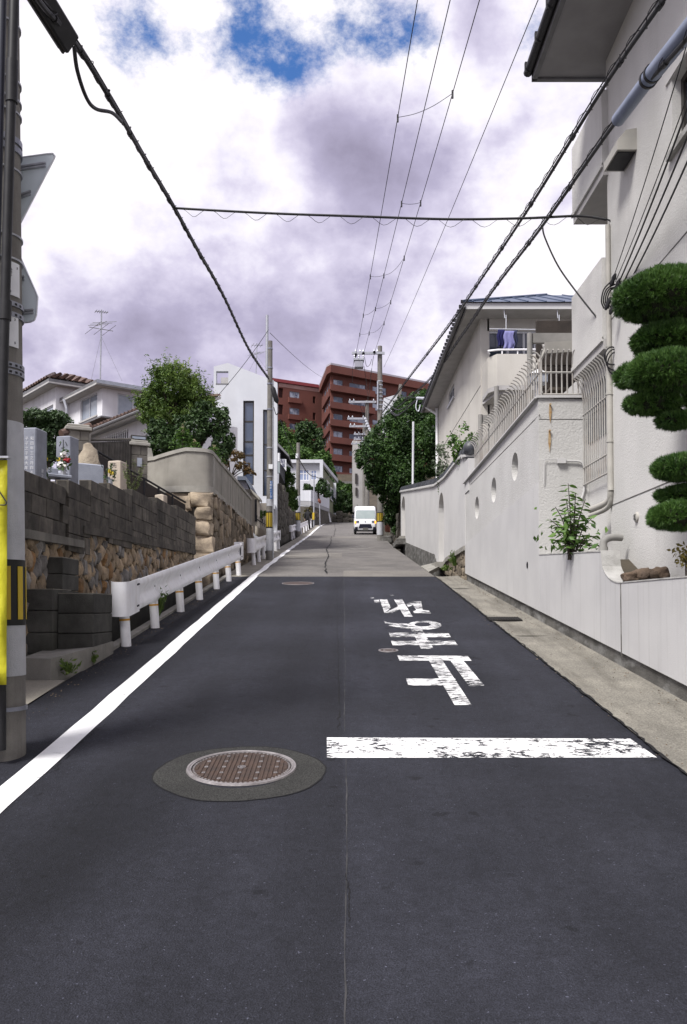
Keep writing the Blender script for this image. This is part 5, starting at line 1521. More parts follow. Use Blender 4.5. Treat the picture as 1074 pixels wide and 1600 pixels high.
# ---- second utility pole, with striped wrap and steel top
def banded_pole(label, X, Y, zt, r0, r1, y_white=None):
    t, b, tp = utility_pole(label, X, Y, zt, r0, r1)
    g = zr(Y); W2 = lambda z0, z1, m, nm, ex=.004, arc=None: wrap(t, b, tp, r0, r1, z0, z1, m, nm, ex, arc)
    W2(g + .28, g + .95, M_reflw, 'white_wrap'); W2(g + .9501, g + 1.45, M_tape_b, 'black_band', .006)
    for k in range(10):
        a = R(-160) + k * R(36); W2(g + .99, g + 1.41, M_tape_y, 'yellow_stripe', .011, (a, a + R(18)))
    return t, b, tp, W2
p2b = on_road(421, 874.5); p2X, p2Y = -2.22, 24.9
t2, b2, tp2, W2 = banded_pole('concrete utility pole with black and yellow wrap beside the white building', p2X, p2Y, at(421, 533, 24.9).z, .100, .072)
W2(at(421, 791, 24.9).z, at(421, 780, 24.9).z, M_reflw, 'white_wrap')
mb = MB(); q = tp2 + Vector((-.09, -.02, -.9)); mb.tube([q, Vector((q.x, q.y, at(421, 493, 24.9).z))], .045, 10); mb.build('steel_extension', M_galv, t2, smooth=True)
M_blue = mat('blue_plate', (.05, .16, .42), None, rough=.5)
W2(at(421, 780, 24.9).z, at(421, 752, 24.9).z, M_blue, 'address_plate', .012, (R(-75), R(-5)))
for i, ch in enumerate('北野町一丁目'):
    text(ch, .075, M_plate, t2, Vector((p2X + .045, p2Y - .125, at(421, 755, 24.9).z - i * .085)), (1, .35, 0), (0, 0, 1))
for (py, m) in ((545, M_strap), (575, M_strap), (600, M_strap), (640, M_strap), (700, M_galv), (745, M_galv)):
    z = at(421, py, 24.9).z; W2(z - .02, z + .02, m, 'strap', .012)
MB().box(p2X - .02, p2X + .1, p2Y - .18, p2Y - .10, at(421, 734, 24.9).z, at(421, 727, 24.9).z).build('junction_box', M_plate, t2)
mb = MB(); mb.tube([Vector((p2X + .11, p2Y - .03, b2.z + .1)), Vector((p2X + .10, p2Y - .03, tp2.z - 1.2))], .022, 8); mb.build('conduit', M_galv, t2)
# splice case hanging on that pole
t = thing('splice_case', 'black cable splice case hanging at the second utility pole', 'splice case', at(428, 628, 24.6))
mb = MB(); a, q = at(426, 605, 24.6), at(433, 628, 24.6); d = (q - a)
mb.tube([a - d * .05, a, a + d * .1, a + d * .9, q, q + d * .1], [.02, .05, .075, .075, .05, .02], 12); mb.build('case', M_black, t, smooth=True)
mb = MB(); mb.tube(smoothpts([q, at(436, 640, 24.6), at(432, 648, 24.6), at(428, 636, 24.6)], 5), .014, 6); mb.build('tail', M_cable, t)

# ---- overhead cables
def cable(label, path, r, parts=None, name='overhead_cable', messenger=None, lash=None, clips=None, group='overhead cables'):
    t = thing(name, label, 'cable', path[0], group)
    mb = MB(); mb.tube(path, r, 8); mb.build('cable', M_cable, t, smooth=True)
    if messenger:
        off, mr = messenger
        mb = MB(); mb.tube([p + Vector((0, 0, off)) for p in path], mr, 6); mb.build('messenger_wire', M_cable, t)
    if lash:
        lr, pitch, wr = lash
        mb = MB(); mb.tube(helix([p + Vector((0, 0, (messenger[0] if messenger else 0) + wr)) for p in path], lr, pitch), wr, 4); mb.build('lashing', M_cable, t)
    if clips:
        n = len(path)
        for i in range(1, n - 1, clips):
            p = path[i]; d = (path[i + 1] - path[i]).normalized()
            mb = MB(); mb.tube([p - d * r * 2.2, p + d * r * 2.2], [r * 1.5, r * 1.5], 7); mb.tube([p, p + Vector((0, 0, (messenger[0] if messenger else r * 2) + .02))], .006, 4); mb.build('hanger', M_cable, t)
    return t
A = [at(20, -80, 5.4), at(60, 0, 5.95), at(118, 68, 6.75), at(180, 168, 7.75), at(226, 248, 9.2), at(272, 325, 10.8), at(308, 390, 12.4), at(350, 464, 15.2), at(390, 548, 19.5), at(420, 592, 24.8)]
pathA = smoothpts(A, 6)
cable('thick lashed black cable from the splice box down to the second pole', pathA, .021, messenger=(.05, .008), lash=(.035, .42, .004), clips=4)
loop = smoothpts([at(116, 72, 6.72), at(121, 110, 6.85), at(135, 152, 7.1), at(150, 170, 7.35), at(175, 176, 7.6), at(190, 190, 7.95)], 6)
cable('black cable loop sagging below the splice box', loop, .017)
# splice box
t = thing('splice_box', 'long black splice box hung on the cable at upper left', 'splice box', at(90, 40, 6.3))
a, q = at(52, -22, 6.05), at(108, 68, 6.6); d = (q - a).normalized(); sx = d.cross(Vector((0, 1, 0))).normalized(); sy = d.cross(sx)
Mb = Matrix((sx, sy, d)).transposed().to_4x4(); Mb.translation = a; L_ = (q - a).length
MB().cbox(-.085, .085, -.06, .06, 0, L_, .014, Mb).build('housing', M_black, t)
MB().cbox(-.098, .098, -.012, .012, -.01, L_ + .008, .004, Mb).build('flange', mat('dark_flange', (.03, .03, .032), None, rough=.5), t)
for s in (.25, .75): MB().box(-.012, .012, -.11, -.06, L_ * s - .02, L_ * s + .02, Mb).build('hanger', M_black, t)
B0, B1 = at(272, 325, 10.8), at(948, 341, 9.95)
pB = [B0 + (at(x, y, Yb) - B0) * 1.0 for x, y, Yb in ((272, 325, 10.8), (340, 329, 10.7), (440, 334, 10.6), (560, 338, 10.45), (700, 342.5, 10.3), (820, 341, 10.15), (905, 337.5, 10.0), (948, 343, 9.85))]
cable('thin black cable crossing the street to the right-hand building', smoothpts(pB, 6), .016, lash=(.05, .42, .003))
# two lashed cables along the right side
C = [at(1040, -4, 6.55), at(940, 142, 8.1), at(830, 320, 11.1), at(760, 425, 14.6), at(700, 512, 19.8), at(640, 590, 28.5), at(598, 645, 42.9)]
cable('upper lashed black cable running up the right side', smoothpts(C, 8), .019, messenger=(.06, .008), lash=(.04, .5, .004), clips=5)
D = [at(1110, 10, 5.7), at(1074, 60, 6.0), at(966, 186, 7.55), at(850, 350, 10.4), at(770, 455, 14.2), at(720, 528, 18.6), at(668, 597, 27.0), at(599, 655, 42.9)]
cable('lower lashed black cable running up the right side from the grey sleeve', smoothpts(D, 8), .018, messenger=(.05, .008), lash=(.035, .5, .004), clips=5)
t = thing('cable_sleeve', 'grey tubular guard sleeve on the lower right cable', 'cable sleeve', at(1020, 120, 6.7))
M_sleeve = mat('grey_sleeve', (.20, .23, .32), (.16, .19, .27), 6, .4)
S0, S1, S2 = at(966, 187, 7.55), at(1022, 112, 6.7), at(1110, 4, 5.7)
MB().tube([S0, S1], .062, 16).build('lower_tube', M_sleeve, t, smooth=True); MB().tube([S1 - (S1 - S0).normalized() * .12, S2], .069, 16).build('upper_tube', M_sleeve, t, smooth=True)
for q in (.86, .97):
    c_ = S0.lerp(S1, q); d = (S1 - S0).normalized(); MB().tube([c_ - d * .015, c_ + d * .015], .078, 14).build('clamp', M_black, t, smooth=True)
# drop wire from the lower cable to the house
dw = smoothpts([at(848, 355, 10.4), at(852, 372, 10.4), at(872, 415, 10.4), at(900, 455, 10.3), at(940, 505, 10.1), at(966, 532, 9.95)], 6)
cable('grey drop wire from the right cable down to the house bracket', dw, .011)
# three high-voltage wires with phase spacers, and one lone wire
P3X, P3Y = at(594, 700, 43.0).x, 43.0
ends = [at(556, 556, 42.9), at(568, 554, 42.9), at(585, 552, 42.9)]
tops_ = [at(651.5, -8, 13.3), at(702, -8, 13.3), at(747.5, -8, 13.3)]
mids = [(at(605, 290, 19.5)), (at(640, 290, 19.5)), (at(668, 290, 19.5))]
HV = []
for i in range(3):
    pth = sag(tops_[i] + (tops_[i] - ends[i]) * .25, ends[i], .25, 40)
    HV.append(pth)
    cable(('left', 'middle', 'right')[i] + ' of the three thin high wires running up to the transformer pole', pth, .0085, group='high wires')
cable('lone thin wire slanting down to the transformer pole', sag(at(841, -8, 10.9) + (at(841, -8, 10.9) - at(608, 562, 42.9)) * .2, at(600, 574, 42.9), .2, 30), .007, group='high wires')
def near_pt(path, py):
    best = None
    for p in path:
        v = p - Vector((0, 0, CAMZ)); fw = v.y * math.cos(PITCH) + v.z * math.sin(PITCH); upc = -v.y * math.sin(PITCH) + v.z * math.cos(PITCH)
        y_ = PY - F * upc / fw
        if best is None or abs(y_ - py) < best[0]: best = (abs(y_ - py), p)
    return best[1]
SPL = [('outer', 'highest of all'), ('middle and right', 'just above the street-crossing cable'), ('left and middle', 'first below the crossing cable'), ('middle and right', 'first below the crossing cable'), ('left and middle', 'second below the crossing cable'), ('middle and right', 'second below the crossing cable'), ('left and middle', 'nearest the transformer pole'), ('middle and right', 'nearest the transformer pole')]
ns = 0
for (ia, ya, ib, yb) in ((0, 190, 2, 146), (1, 320, 2, 312), (0, 436, 1, 424), (1, 424, 2, 407), (0, 495, 1, 486), (1, 486, 2, 474), (0, 524, 1, 518), (1, 518, 2, 508)):
    a, q = near_pt(HV[ia], ya), near_pt(HV[ib], yb)
    t = thing('phase_spacer', 'thin curved spacer hanging between the %s high wires, %s' % SPL[ns], 'spacer', a, 'wire spacers'); ns += 1
    dz = .06 * (q - a).length
    MB().tube(smoothpts([a, a.lerp(q, .33) - Vector((0, 0, dz)), a.lerp(q, .66) - Vector((0, 0, dz)), q], 5), .006, 5).build('rod', M_cable, t)
    MB().tube([a - Vector((0, 0, .1)), a + Vector((0, 0, .06))], .022, 6).build('clip', M_cable, t); MB().tube([q - Vector((0, 0, .1)), q + Vector((0, 0, .06))], .022, 6).build('clip', M_cable, t)
# fine wires round the second pole
for i, (pp, lb) in enumerate((([at(422, 520, 24.9), at(505, 590, 60)], 'fine wire from the second pole towards the red apartments'), ([at(420, 515, 24.9), at(300, 660, 20.5)], 'fine stay wire from the second pole down to the evergreen'), ([at(438, 655, 25.2), at(466, 715, 51.5)], 'cable from the splice case to the far left pole'))):
    cable(lb, sag(pp[0], pp[1], .15, 12), .008 if i < 2 else .013, group='fine wires')

# ================================================================== RIGHT SIDE
M_wallw = mat('white_wall_paint', (.52, .515, .505), (.465, .46, .455), 1.3, .85, bump=.12, bscale=130, grime=(.27, .26, .24), gscale=(6, 6, .45), gamt=.3, gth=(.56, .80))
M_wallr = mat('rough_wall_paint', (.51, .505, .49), (.46, .455, .44), 1.5, .9, bump=.5, bscale=38, grime=(.30, .29, .26), gscale=(1, 1, .3), gamt=.25)
M_plinth = mat('mossy_plinth', (.13, .125, .115), (.065, .062, .057), 4, .95, bump=.4, bscale=60, speck=.2, grime=(.30, .30, .29), gscale=(2.5, 2.5, 6), gamt=.8)
M_wtop = mat('weathered_wall_top', (.42, .415, .40), (.33, .325, .31), 4, .9, bump=.3, bscale=80, grime=(.16, .155, .14), gscale=(4, 4, 4), gamt=.5)
def wpt(px, py):
    """point on the street face of the long white wall"""
    lo, hi = 3.0, 60.0
    for _ in range(60):
        m_ = (lo + hi) / 2
        if pixdir(px, py).x / pixdir(px, py).y * m_ < wx(m_): lo = m_
        else: hi = m_
    return at(px, py, lo)
cA, cB = wpt(838, 757), wpt(727, 850)
gl = lambda Y: cA.z + (cB.z - cA.z) * (Y - cA.y) / (cB.y - cA.y)
YC = 11.15                          # the corner where the high wall starts
YE = cB.y                           # its far end
tA, tB = wpt(842, 621), wpt(737, 744)
wtop = lambda Y: tA.z + (tB.z - tA.z) * (Y - tA.y) / (tB.y - tA.y)
def ptop(Y):                        # planter parapet: low run, a cavetto, then the raised run
    lo_, hi_ = 1.855, 2.20
    if Y < 8.05: return lo_
    if Y < 8.62: s = (Y - 8.05) / .57; return lo_ + (hi_ - .05 - lo_) * (1 - math.sqrt(max(0, 1 - s * s)))
    if Y < 8.66: return hi_
    return hi_ + .05 * (Y - 8.66)
sw = thing('street_wall', 'long white rendered street wall with round openings and planter parapet', 'wall', (wx(11), 11, zr(11)))
Mst = lambda u, w, d: Vector((wx(u) + d, u, w))
usA = [-9, -4, 0, 3, 5, 6, 7, 7.6] + list(np.linspace(8.05, 8.62, 13)) + [8.64, 8.66, 9.2, 10, 10.6, YC]
wall_mesh(usA, [0, 5], [], Mst, .17, ptop, lambda u: zr(u) + .17).build('planter_parapet', mat('streaked_wall_paint', (.51, .505, .50), (.455, .45, .45), 1.3, .85, bump=.12, bscale=130, grime=(.25, .24, .225), gscale=(16, 16, .5), gamt=.42, gth=(.53, .76)), sw)
Ml = lambda u, w, d: Vector((wx(u) - .002 + d, u, w))
hs = wpt(824.5, 883)
circ = lambda cu, cw, r_, n=28: [(cu + r_ * math.cos(2 * math.pi * (k + .5) / n), cw + r_ * math.sin(2 * math.pi * (k + .5) / n)) for k in range(n)]
wall_mesh(list(np.linspace(YC, YE, 9)), [1, hs.z - .07, hs.z + .07, 4], [(hs.y - .07, hs.y + .07, hs.z - .07, hs.z + .07, circ(hs.y, hs.z, .045, 16))], Ml, .2, gl, lambda u: min(zr(u) + .12, hs.z - .08) if u < 12.4 else zr(u) + .17).build('lower_panel', M_wallw, sw) if False else None
wall_mesh(list(np.linspace(YC, YE, 9)), [0, 5], [], Ml, .2, gl, lambda u: zr(u) + .17).build('lower_panel', M_wallw, sw)
mb = MB(); mb.lathe([(0, -.004), (.045, -.004), (.05, .002), (.03, .004)], sides=16, M=Matrix.Rotation(R(-90), 4, 'Y')); mb.v = [tuple(Vector(v) + Vector((wx(hs.y) - .004, hs.y, hs.z))) for v in mb.v]; mb.build('weep_hole', M_black, sw)
Mu = lambda u, w, d: Vector((wx(u) + .012 + d, u, w))
holes = []
for (px, py) in ((803.5, 729), (770.6, 765.5), (744.5, 793.5)):
    q = wpt(px, py); holes.append((q.y - .25, q.y + .25, round(q.z - .25, 4), round(q.z + .25, 4), circ(q.y, q.z, .215, 32)))
wsm = sorted(set([0, round(cA.z + .04, 4)] + [h[2] for h in holes] + [h[3] for h in holes] + [9]))
wall_mesh(list(np.linspace(YC, YE, 12)), wsm, holes, Mu, .2, wtop, gl).build('upper_panel', M_wallr, sw)
for h in holes:
    mb = MB(); mb.box(wx(h[0]) + .23, wx(h[0]) + .25, h[0] - .1, h[1] + .1, h[2] - .1, h[3] + .1); mb.build('opening_back', M_soffit, sw)
mb = MB(); slab_run(mb, YC, YE, 8, wx(14) - .045, wx(14) + .26, lambda y: wtop(y) + .001, lambda y: wtop(y) + .022)
mb.v = [(x + wx(y) - wx(14), y, z) for (x, y, z) in mb.v]; mb.build('coping', M_wallw, sw)
# return wall facing down the street
mb = MB(); mb.box(wx(YC) + .006, 3.32, YC - .004, YC + .2, 3.26, wtop(YC) - .012); mb.build('return_wall', M_wallr, sw)
mb = MB(); mb.box(wx(YC) + .003, 3.32, YC - .016, YC + .2, 2.0, 3.258); mb.build('return_wall', M_wallr, sw)
mb = MB(); mb.box(wx(YC) - .02, 3.32, YC - .035, YC + .2, wtop(YC) + .002, wtop(YC) + .036); mb.build('coping', M_wallw, sw)
mb = MB(); mb.box(wx(YC) + .01, 3.3, YC - .0075, YC - .0035, wtop(YC) - .29, wtop(YC) - .282); mb.build('groove', M_plinth, sw)
mb = MB(); q0, q1 = wpt(842, 648), wpt(735, 757); mb.tube([q0 + Vector((.012, 0, 0)), q1 + Vector((.012, 0, 0))], .006, 5); mb.build('groove', M_plinth, sw)
# plinth and parapet top
mb = MB(); slab_run(mb, -9, YE, 18, .03, .15, lambda y: zr(y) - .05, lambda y: zr(y) + .169); mb.v = [(x + wx(y), y, z) for (x, y, z) in mb.v]; mb.build('plinth', M_plinth, sw)
mb = MB()
for a, b_ in zip(usA[:-1], usA[1:]):
    za, zb_ = ptop(a) + .0015, ptop(b_) + .0015
    mb.add([(wx(a) - .006, a, za), (wx(a) + .19, a, za), (wx(b_) + .19, b_, zb_), (wx(b_) - .006, b_, zb_), (wx(a) - .006, a, za + .012), (wx(a) + .19, a, za + .012), (wx(b_) + .19, b_, zb_ + .012), (wx(b_) - .006, b_, zb_ + .012)],
           [(0, 3, 2, 1), (4, 5, 6, 7), (0, 1, 5, 4), (1, 2, 6, 5), (2, 3, 7, 6), (3, 0, 4, 7)])
mb.build('parapet_cap', M_wtop, sw)
mb = MB(); mb.box(wx(8.3) - .004, wx(8.3) + .01, 8.038, 8.044, zr(8) + .13, 1.85); mb.build('joint', M_plinth, sw)
# hook-topped railing along that wall
M_rail = mat('cream_rail', (.40, .385, .36), (.33, .32, .30), 6, .5, grime=(.22, .12, .05), gscale=(4, 4, 3), gamt=.3)
def hook_bar(mb, b, h, out, r=.011):
    out = Vector(out)
    mb.tube([b, b + Vector((0, 0, h * .8)), b + out * .03 + Vector((0, 0, h * .9)), b + out * .09 + Vector((0, 0, h * .97)), b + out * .17 + Vector((0, 0, h))], r, 6)
fr = thing('hook_railing', 'cream steel railing with hooked bar tops along the high street wall', 'railing', (wx(YC), YC, wtop(YC)), 'hook-topped steel railings')
Y = YC + .04
while Y < tB.y - .02:
    mb = MB(); hook_bar(mb, Vector((wx(Y) + .06, Y, wtop(Y) + .03)), .62, (-.7, 0, 0)); mb.build('bar', M_rail, fr, smooth=True); Y += .135
for dz in (.06, .36):
    mb = MB(); mb.tube([Vector((wx(y) + .06, y, wtop(y) + .03 + dz)) for y in np.linspace(YC + .02, tB.y, 6)], .014, 6); mb.build('rail', M_rail, fr)
f2 = thing('hook_railing', 'cream steel railing with hooked tops across the landing facing the street', 'railing', (2.9, YC, wtop(YC)), 'hook-topped steel railings')
for k in range(9):
    x = wx(YC) + .05 + (3.26 - wx(YC) - .05) * k / 8
    mb = MB(); hook_bar(mb, Vector((x, YC + .06, wtop(YC) + .03)), .62, (0, -.7, 0)); mb.build('bar', M_rail, f2, smooth=True)
for dz in (.04, .34):
    mb = MB(); mb.tube([Vector((wx(YC) + .04, YC + .06, wtop(YC) + .03 + dz)), Vector((3.27, YC + .06, wtop(YC) + .03 + dz))], .014, 6); mb.build('rail', M_rail, f2)
# rust runs, bolts and conduit on the return wall
M_rust = mat('rust_run', (.30, .17, .06), (.42, .34, .22), 14, .9)
cd = thing('wall_conduit', 'white conduit with small junction box on the return wall', 'conduit', at(880, 720, YC))
def pt(px, py): return at(px, py, YC - .035)
MB().box(pt(871, 722).x, pt(884, 722).x, YC - .06, YC - .017, pt(0, 724).z, pt(0, 716).z).build('junction_box', M_wallw, cd)
for (pp, r_) in (([(884, 720), (905, 721), (912, 727), (914, 740), (913, 765), (909, 780)], .014), ([(871, 718), (854, 718), (851, 721), (850, 757)], .006)):
    MB().tube(smoothpts([pt(*p_) for p_ in pp], 4), r_, 8).build('conduit', M_wallw, cd, smooth=True)
for (px, py, L_) in ((860, 632, .26), (859, 673, .30)):
    q = at(px, py, YC - .02); t = thing('wall_bolt', 'rusty bolt with brown run, %s on the return wall' % ('upper' if py < 650 else 'lower'), 'bolt', q, 'rusty bolts on the return wall')
    MB().tube([q + Vector((0, .02, 0)), q - Vector((0, .03, 0))], .012, 8).build('bolt', M_rust, t)
    mb = MB(); mb.add([(q.x - .012, YC - .0175, q.z), (q.x + .012, YC - .0175, q.z), (q.x + .02, YC - .0175, q.z - L_ * .4), (q.x - .0, YC - .0175, q.z - L_), (q.x - .02, YC - .0175, q.z - L_ * .5)], [(0, 1, 2, 3, 4)]); mb.build('rust_run', M_rust, t)
# planter soil, rocks, PVC elbow
mb = MB(); mb.prism([(wx(y_) + .16, y_, 1.0) for y_ in (-9, 0, 8.9)] + [(3.6, 8.9, 1.0), (3.6, -9, 1.0)], (0, 0, .78))
tag(mb.build('planter_soil', M_soil), 'dark soil in the low planter', None, None, 'structure')
mb = MB(); mb.prism([(wx(8.7) + .16, 8.3, 1.0), (wx(8.7) + .16, 8.3, 1.76), (wx(8.7) + .16, 9.3, 2.16), (wx(8.7) + .16, YC - .02, 2.16), (wx(8.7) + .16, YC - .02, 1.0)], (.9, 0, 0))
tag(mb.build('planter_soil', M_soil), 'dark soil in the raised planter', None, None, 'structure')
RK = stone_meshes(4, mat('planter_rock', (.12, .085, .06), (.075, .055, .042), 6, .9, bump=.6, bscale=40, rand=.2), .8, 55, 3, .4, .7)
for k, (px, py, w, h, lb) in enumerate(((985, 902, .17, .09, 'leftmost'), (1003, 898, .16, .11, 'second'), (1018, 899, .13, .12, 'third'), (1032, 898, .15, .13, 'rightmost'))):
    q = at(px, py, 7.95); o = bpy.data.objects.new('planter_rock', RK[k]); COL.objects.link(o)
    o.location = q; o.scale = (w, .16, h); tag(o, lb + ' of the brown rocks lying in the low planter', 'rock', 'rocks in the low planter')
M_wallw2 = mat('dull_plastic', (.27, .265, .25), (.21, .205, .195), 5, .7)
t = thing('drain_elbow', 'grey plastic drain elbow standing in the raised planter', 'pipe', at(943, 866, 9.2))
q = at(943, 866, 9.2)
mb = MB(); mb.tube(smoothpts([q - Vector((0, 0, .1)), q + Vector((0, 0, .10)), q + Vector((.02, 0, .16)), q + Vector((.10, .02, .19)), q + Vector((.22, .05, .19))], 5), .042, 12); mb.build('elbow', M_wallw2, t, smooth=True)
mb = MB(); mb.tube([q + Vector((0, 0, .03)), q + Vector((0, 0, .08))], .052, 12); mb.build('collar', M_wallw2, t, smooth=True)

# leafy shrub in the raised planter: every leaf its own piece
M_lfs = leafmat('shrub_leaf', (.04, .10, .018), (.14, .25, .05), trans=.2)
def make_leaf(L_, w_):
    mb = MB(); mb.add([(0, 0, 0), (L_ * .35, w_ * .5, .004), (L_ * .7, w_ * .42, .0), (L_, 0, -.01), (L_ * .7, -w_ * .42, 0), (L_ * .35, -w_ * .5, .004), (L_ * .5, 0, -.008)], [(0, 1, 6), (1, 2, 6), (2, 3, 6), (3, 4, 6), (4, 5, 6), (5, 0, 6)]); return mb.mesh('leaf')
LF = [make_leaf(.085, .042), make_leaf(.07, .04), make_leaf(.1, .045)]
for me in LF: me.materials.append(M_lfs)
sh = thing('leafy_shrub', 'green leafy shrub with arching shoots growing from the raised planter', 'shrub', at(895, 866, 9.7))
rs = random.Random(9); base = at(895, 868, 9.7); stems = MB(); nl_ = 0
shoots = [((888, 755), 20), ((868, 792), 12), ((860, 812), 12), ((866, 845), 10), ((915, 780), 14), ((925, 810), 12), ((935, 838), 10), ((900, 790), 14), ((880, 830), 12), ((905, 820), 14), ((890, 800), 14), ((915, 845), 10), ((880, 858), 8), ((900, 770), 12), ((872, 822), 10), ((928, 855), 8), ((892, 845), 12), ((908, 800), 12), ((885, 780), 14)]
for (tip, nlf) in shoots:
    e_ = at(tip[0], tip[1], 9.7 + rs.uniform(-.28, .28)); m1 = base.lerp(e_, .5) + Vector((0, 0, .08))
    pth = smoothpts([base + Vector((rs.uniform(-.05, .05), rs.uniform(-.05, .05), -.05)), m1, e_], 8)
    stems.tube(pth, list(np.linspace(.009, .004, len(pth))), 5)
    for k in range(nlf):
        q = pth[int((.25 + .75 * (k + .5) / nlf) * (len(pth) - 1))]
        if nl_ >= 298: break
        o = bpy.data.objects.new('leaf', rs.choice(LF)); COL.objects.link(o); nl_ += 1
        az = (k % 2) * math.pi + rs.uniform(-.7, .7); s = rs.uniform(.8, 1.35)
        o.matrix_basis = Matrix.Translation(q) @ Matrix.Rotation(az, 4, 'Z') @ Matrix.Rotation(rs.uniform(-.2, .6), 4, 'Y') @ Matrix.Rotation(rs.uniform(-.5, .5), 4, 'X') @ Matrix.Scale(s, 4)
        o.parent = sh; o.matrix_parent_inverse = wm(sh).inverted()
stems.build('stems', M_bark, sh)
P = np.array(base) + nrng.normal(size=(120, 3)) * np.array([.18, .14, .14]) + np.array([0, 0, .25])
o = leaf_cloud('inner_leaves', P, .045, M_lfs, sh, .5); o['kind'] = 'stuff'

# ---- garden wall with tile coping, beyond
tw = [wpt(x, y) for x, y in ((626.5, 767), (653, 762), (681, 756.5), (697, 744), (709, 728), (723, 711), (737, 711))]
gyl = [p.y for p in tw][::-1]; gzl = [p.z for p in tw][::-1]
gtop = lambda Y: float(np.interp(Y, gyl, gzl))
YF = tw[0].y
gw = thing('garden_wall', 'white garden wall with grey tile coping, ball finial and arched doorways', 'wall', (wx(25), 25, zr(25)))
def gbot(u):
    return float(np.interp(u, [YE, 20.75, 20.8, 22.2, 22.3, 40], [cB.z - .03, zr(20.75) + .24, zr(20.8) + .1, zr(22.2) + .1, zr(22.3) + .28, zr(40) + .28]))
def arch(y0, y1, zb_, zs):
    c = (y0 + y1) / 2; r_ = (y1 - y0) / 2; out = [(y1, zb_), ]
    out += [(y1, zb_ + (zs - zb_) * k / 4) for k in range(1, 4)]
    out += [(c + r_ * math.cos(math.pi * k / 12), zs + .45 * math.sin(math.pi * k / 12)) for k in range(13)]
    out += [(y0, zb_ + (zs - zb_) * k / 4) for k in range(3, -1, -1)] + [(c, zb_)]
    return out
a1, a2 = wpt(685.5, 776), wpt(693.5, 776); b1, b2_ = wpt(627.6, 780), wpt(633, 780)
ah = []
for (f_, n_) in ((a1, a2), (b1, b2_)):
    y0, y1 = n_.y, f_.y; zs = (f_.z + n_.z) / 2 - .35; zb_ = zr((y0 + y1) / 2) + (.14 if f_ is a1 else .42)
    ah.append((y0 - .12, y1 + .12, round(zb_ - .04, 4), round(zs + .55, 4), arch(y0, y1, zb_, zs), y0, y1, zb_, zs))
Mgw = lambda u, w, d: Vector((wx(u) + d, u, w))
wsg = [0, round(cB.z + .3, 4)] if False else [0]
wsg = sorted(set([0.0] + [h[2] for h in ah] + [h[3] for h in ah] + [20.0]))
# separate bays so each doorway has its own rows
bays = [(YE, ah[0][0], []), (ah[0][0], ah[0][1], [ah[0][:5]]), (ah[0][1], ah[1][0], []), (ah[1][0], ah[1][1], [ah[1][:5]]), (ah[1][1], YF, [])]
for (ya, yb, hh) in bays:
    us_ = list(np.linspace(ya, yb, max(2, int((yb - ya) / .4) + 1))); ws_ = [0, 20] if not hh else [0, hh[0][2], hh[0][3], 20]
    wall_mesh(us_, ws_, hh, Mgw, .28, gtop, (lambda u: min(gbot(u), hh[0][2] - .02)) if hh else gbot).build('wall', M_wallw, gw)
for h in ah:
    mb = MB(); mb.box(wx(h[5]) + .30, wx(h[5]) + .34, h[5] - .1, h[6] + .1, h[7] - .05, h[8] + .6); mb.build('door', mat('cream_door', (.42, .39, .32), (.36, .33, .28), 3, .6), gw)
    mb = MB(); mb.box(wx(h[5]) - .22, wx(h[5]) + .34, h[5] - .12, h[6] + .12, h[7] - .16, h[7] - .012); mb.build('threshold', M_conc, gw)
MB().box(wx(17.3) + .0, wx(17.3) + .28, YE - .5, YE - .002, wtop(YE) - .2, tw[-1].z - .002).build('end_post', M_wallw, gw)
# coping of half-round ridge tiles
M_gtile = mat('grey_roof_tile', (.075, .08, .095), (.05, .055, .065), 6, .45, rand=.25, spec=.5, bump=.2, bscale=50, grime=(.14, .14, .14), gscale=(6, 6, 6), gamt=.35)
yy = [YF + .1]
while yy[-1] > YE + .02: yy.append(yy[-1] - .29)
for k in range(len(yy) - 1):
    p, q = Vector((wx(yy[k]) + .1, yy[k], gtop(yy[k]) + .045)), Vector((wx(yy[k + 1]) + .1, yy[k + 1], gtop(yy[k + 1]) + .045))
    mb = MB(); mb.tube([p, p.lerp(q, .9), p.lerp(q, .91), p.lerp(q, .99)], [.125, .125, .145, .145], 12); mb.build('coping_tile', M_gtile, gw, smooth=True)
mb = MB()
for k in range(len(yy) - 1):
    a, b_ = yy[k + 1], yy[k]; mb.box(wx(a) - .05, wx(a) + .3, a, b_ - .002, min(gtop(a), gtop(b_)) - .035, min(gtop(a), gtop(b_)) + .01)
mb.build('cornice', M_wallw, gw)
q = wpt(727.5, 700); mb = MB(); mb.lathe([(0.001, -.155), (.08, -.13), (.13, -.08), (.155, 0), (.13, .08), (.08, .13), (0.001, .155)], q + Vector((.1, 0, 0)), 16); mb.build('ball_finial', M_gtile, gw, smooth=True)
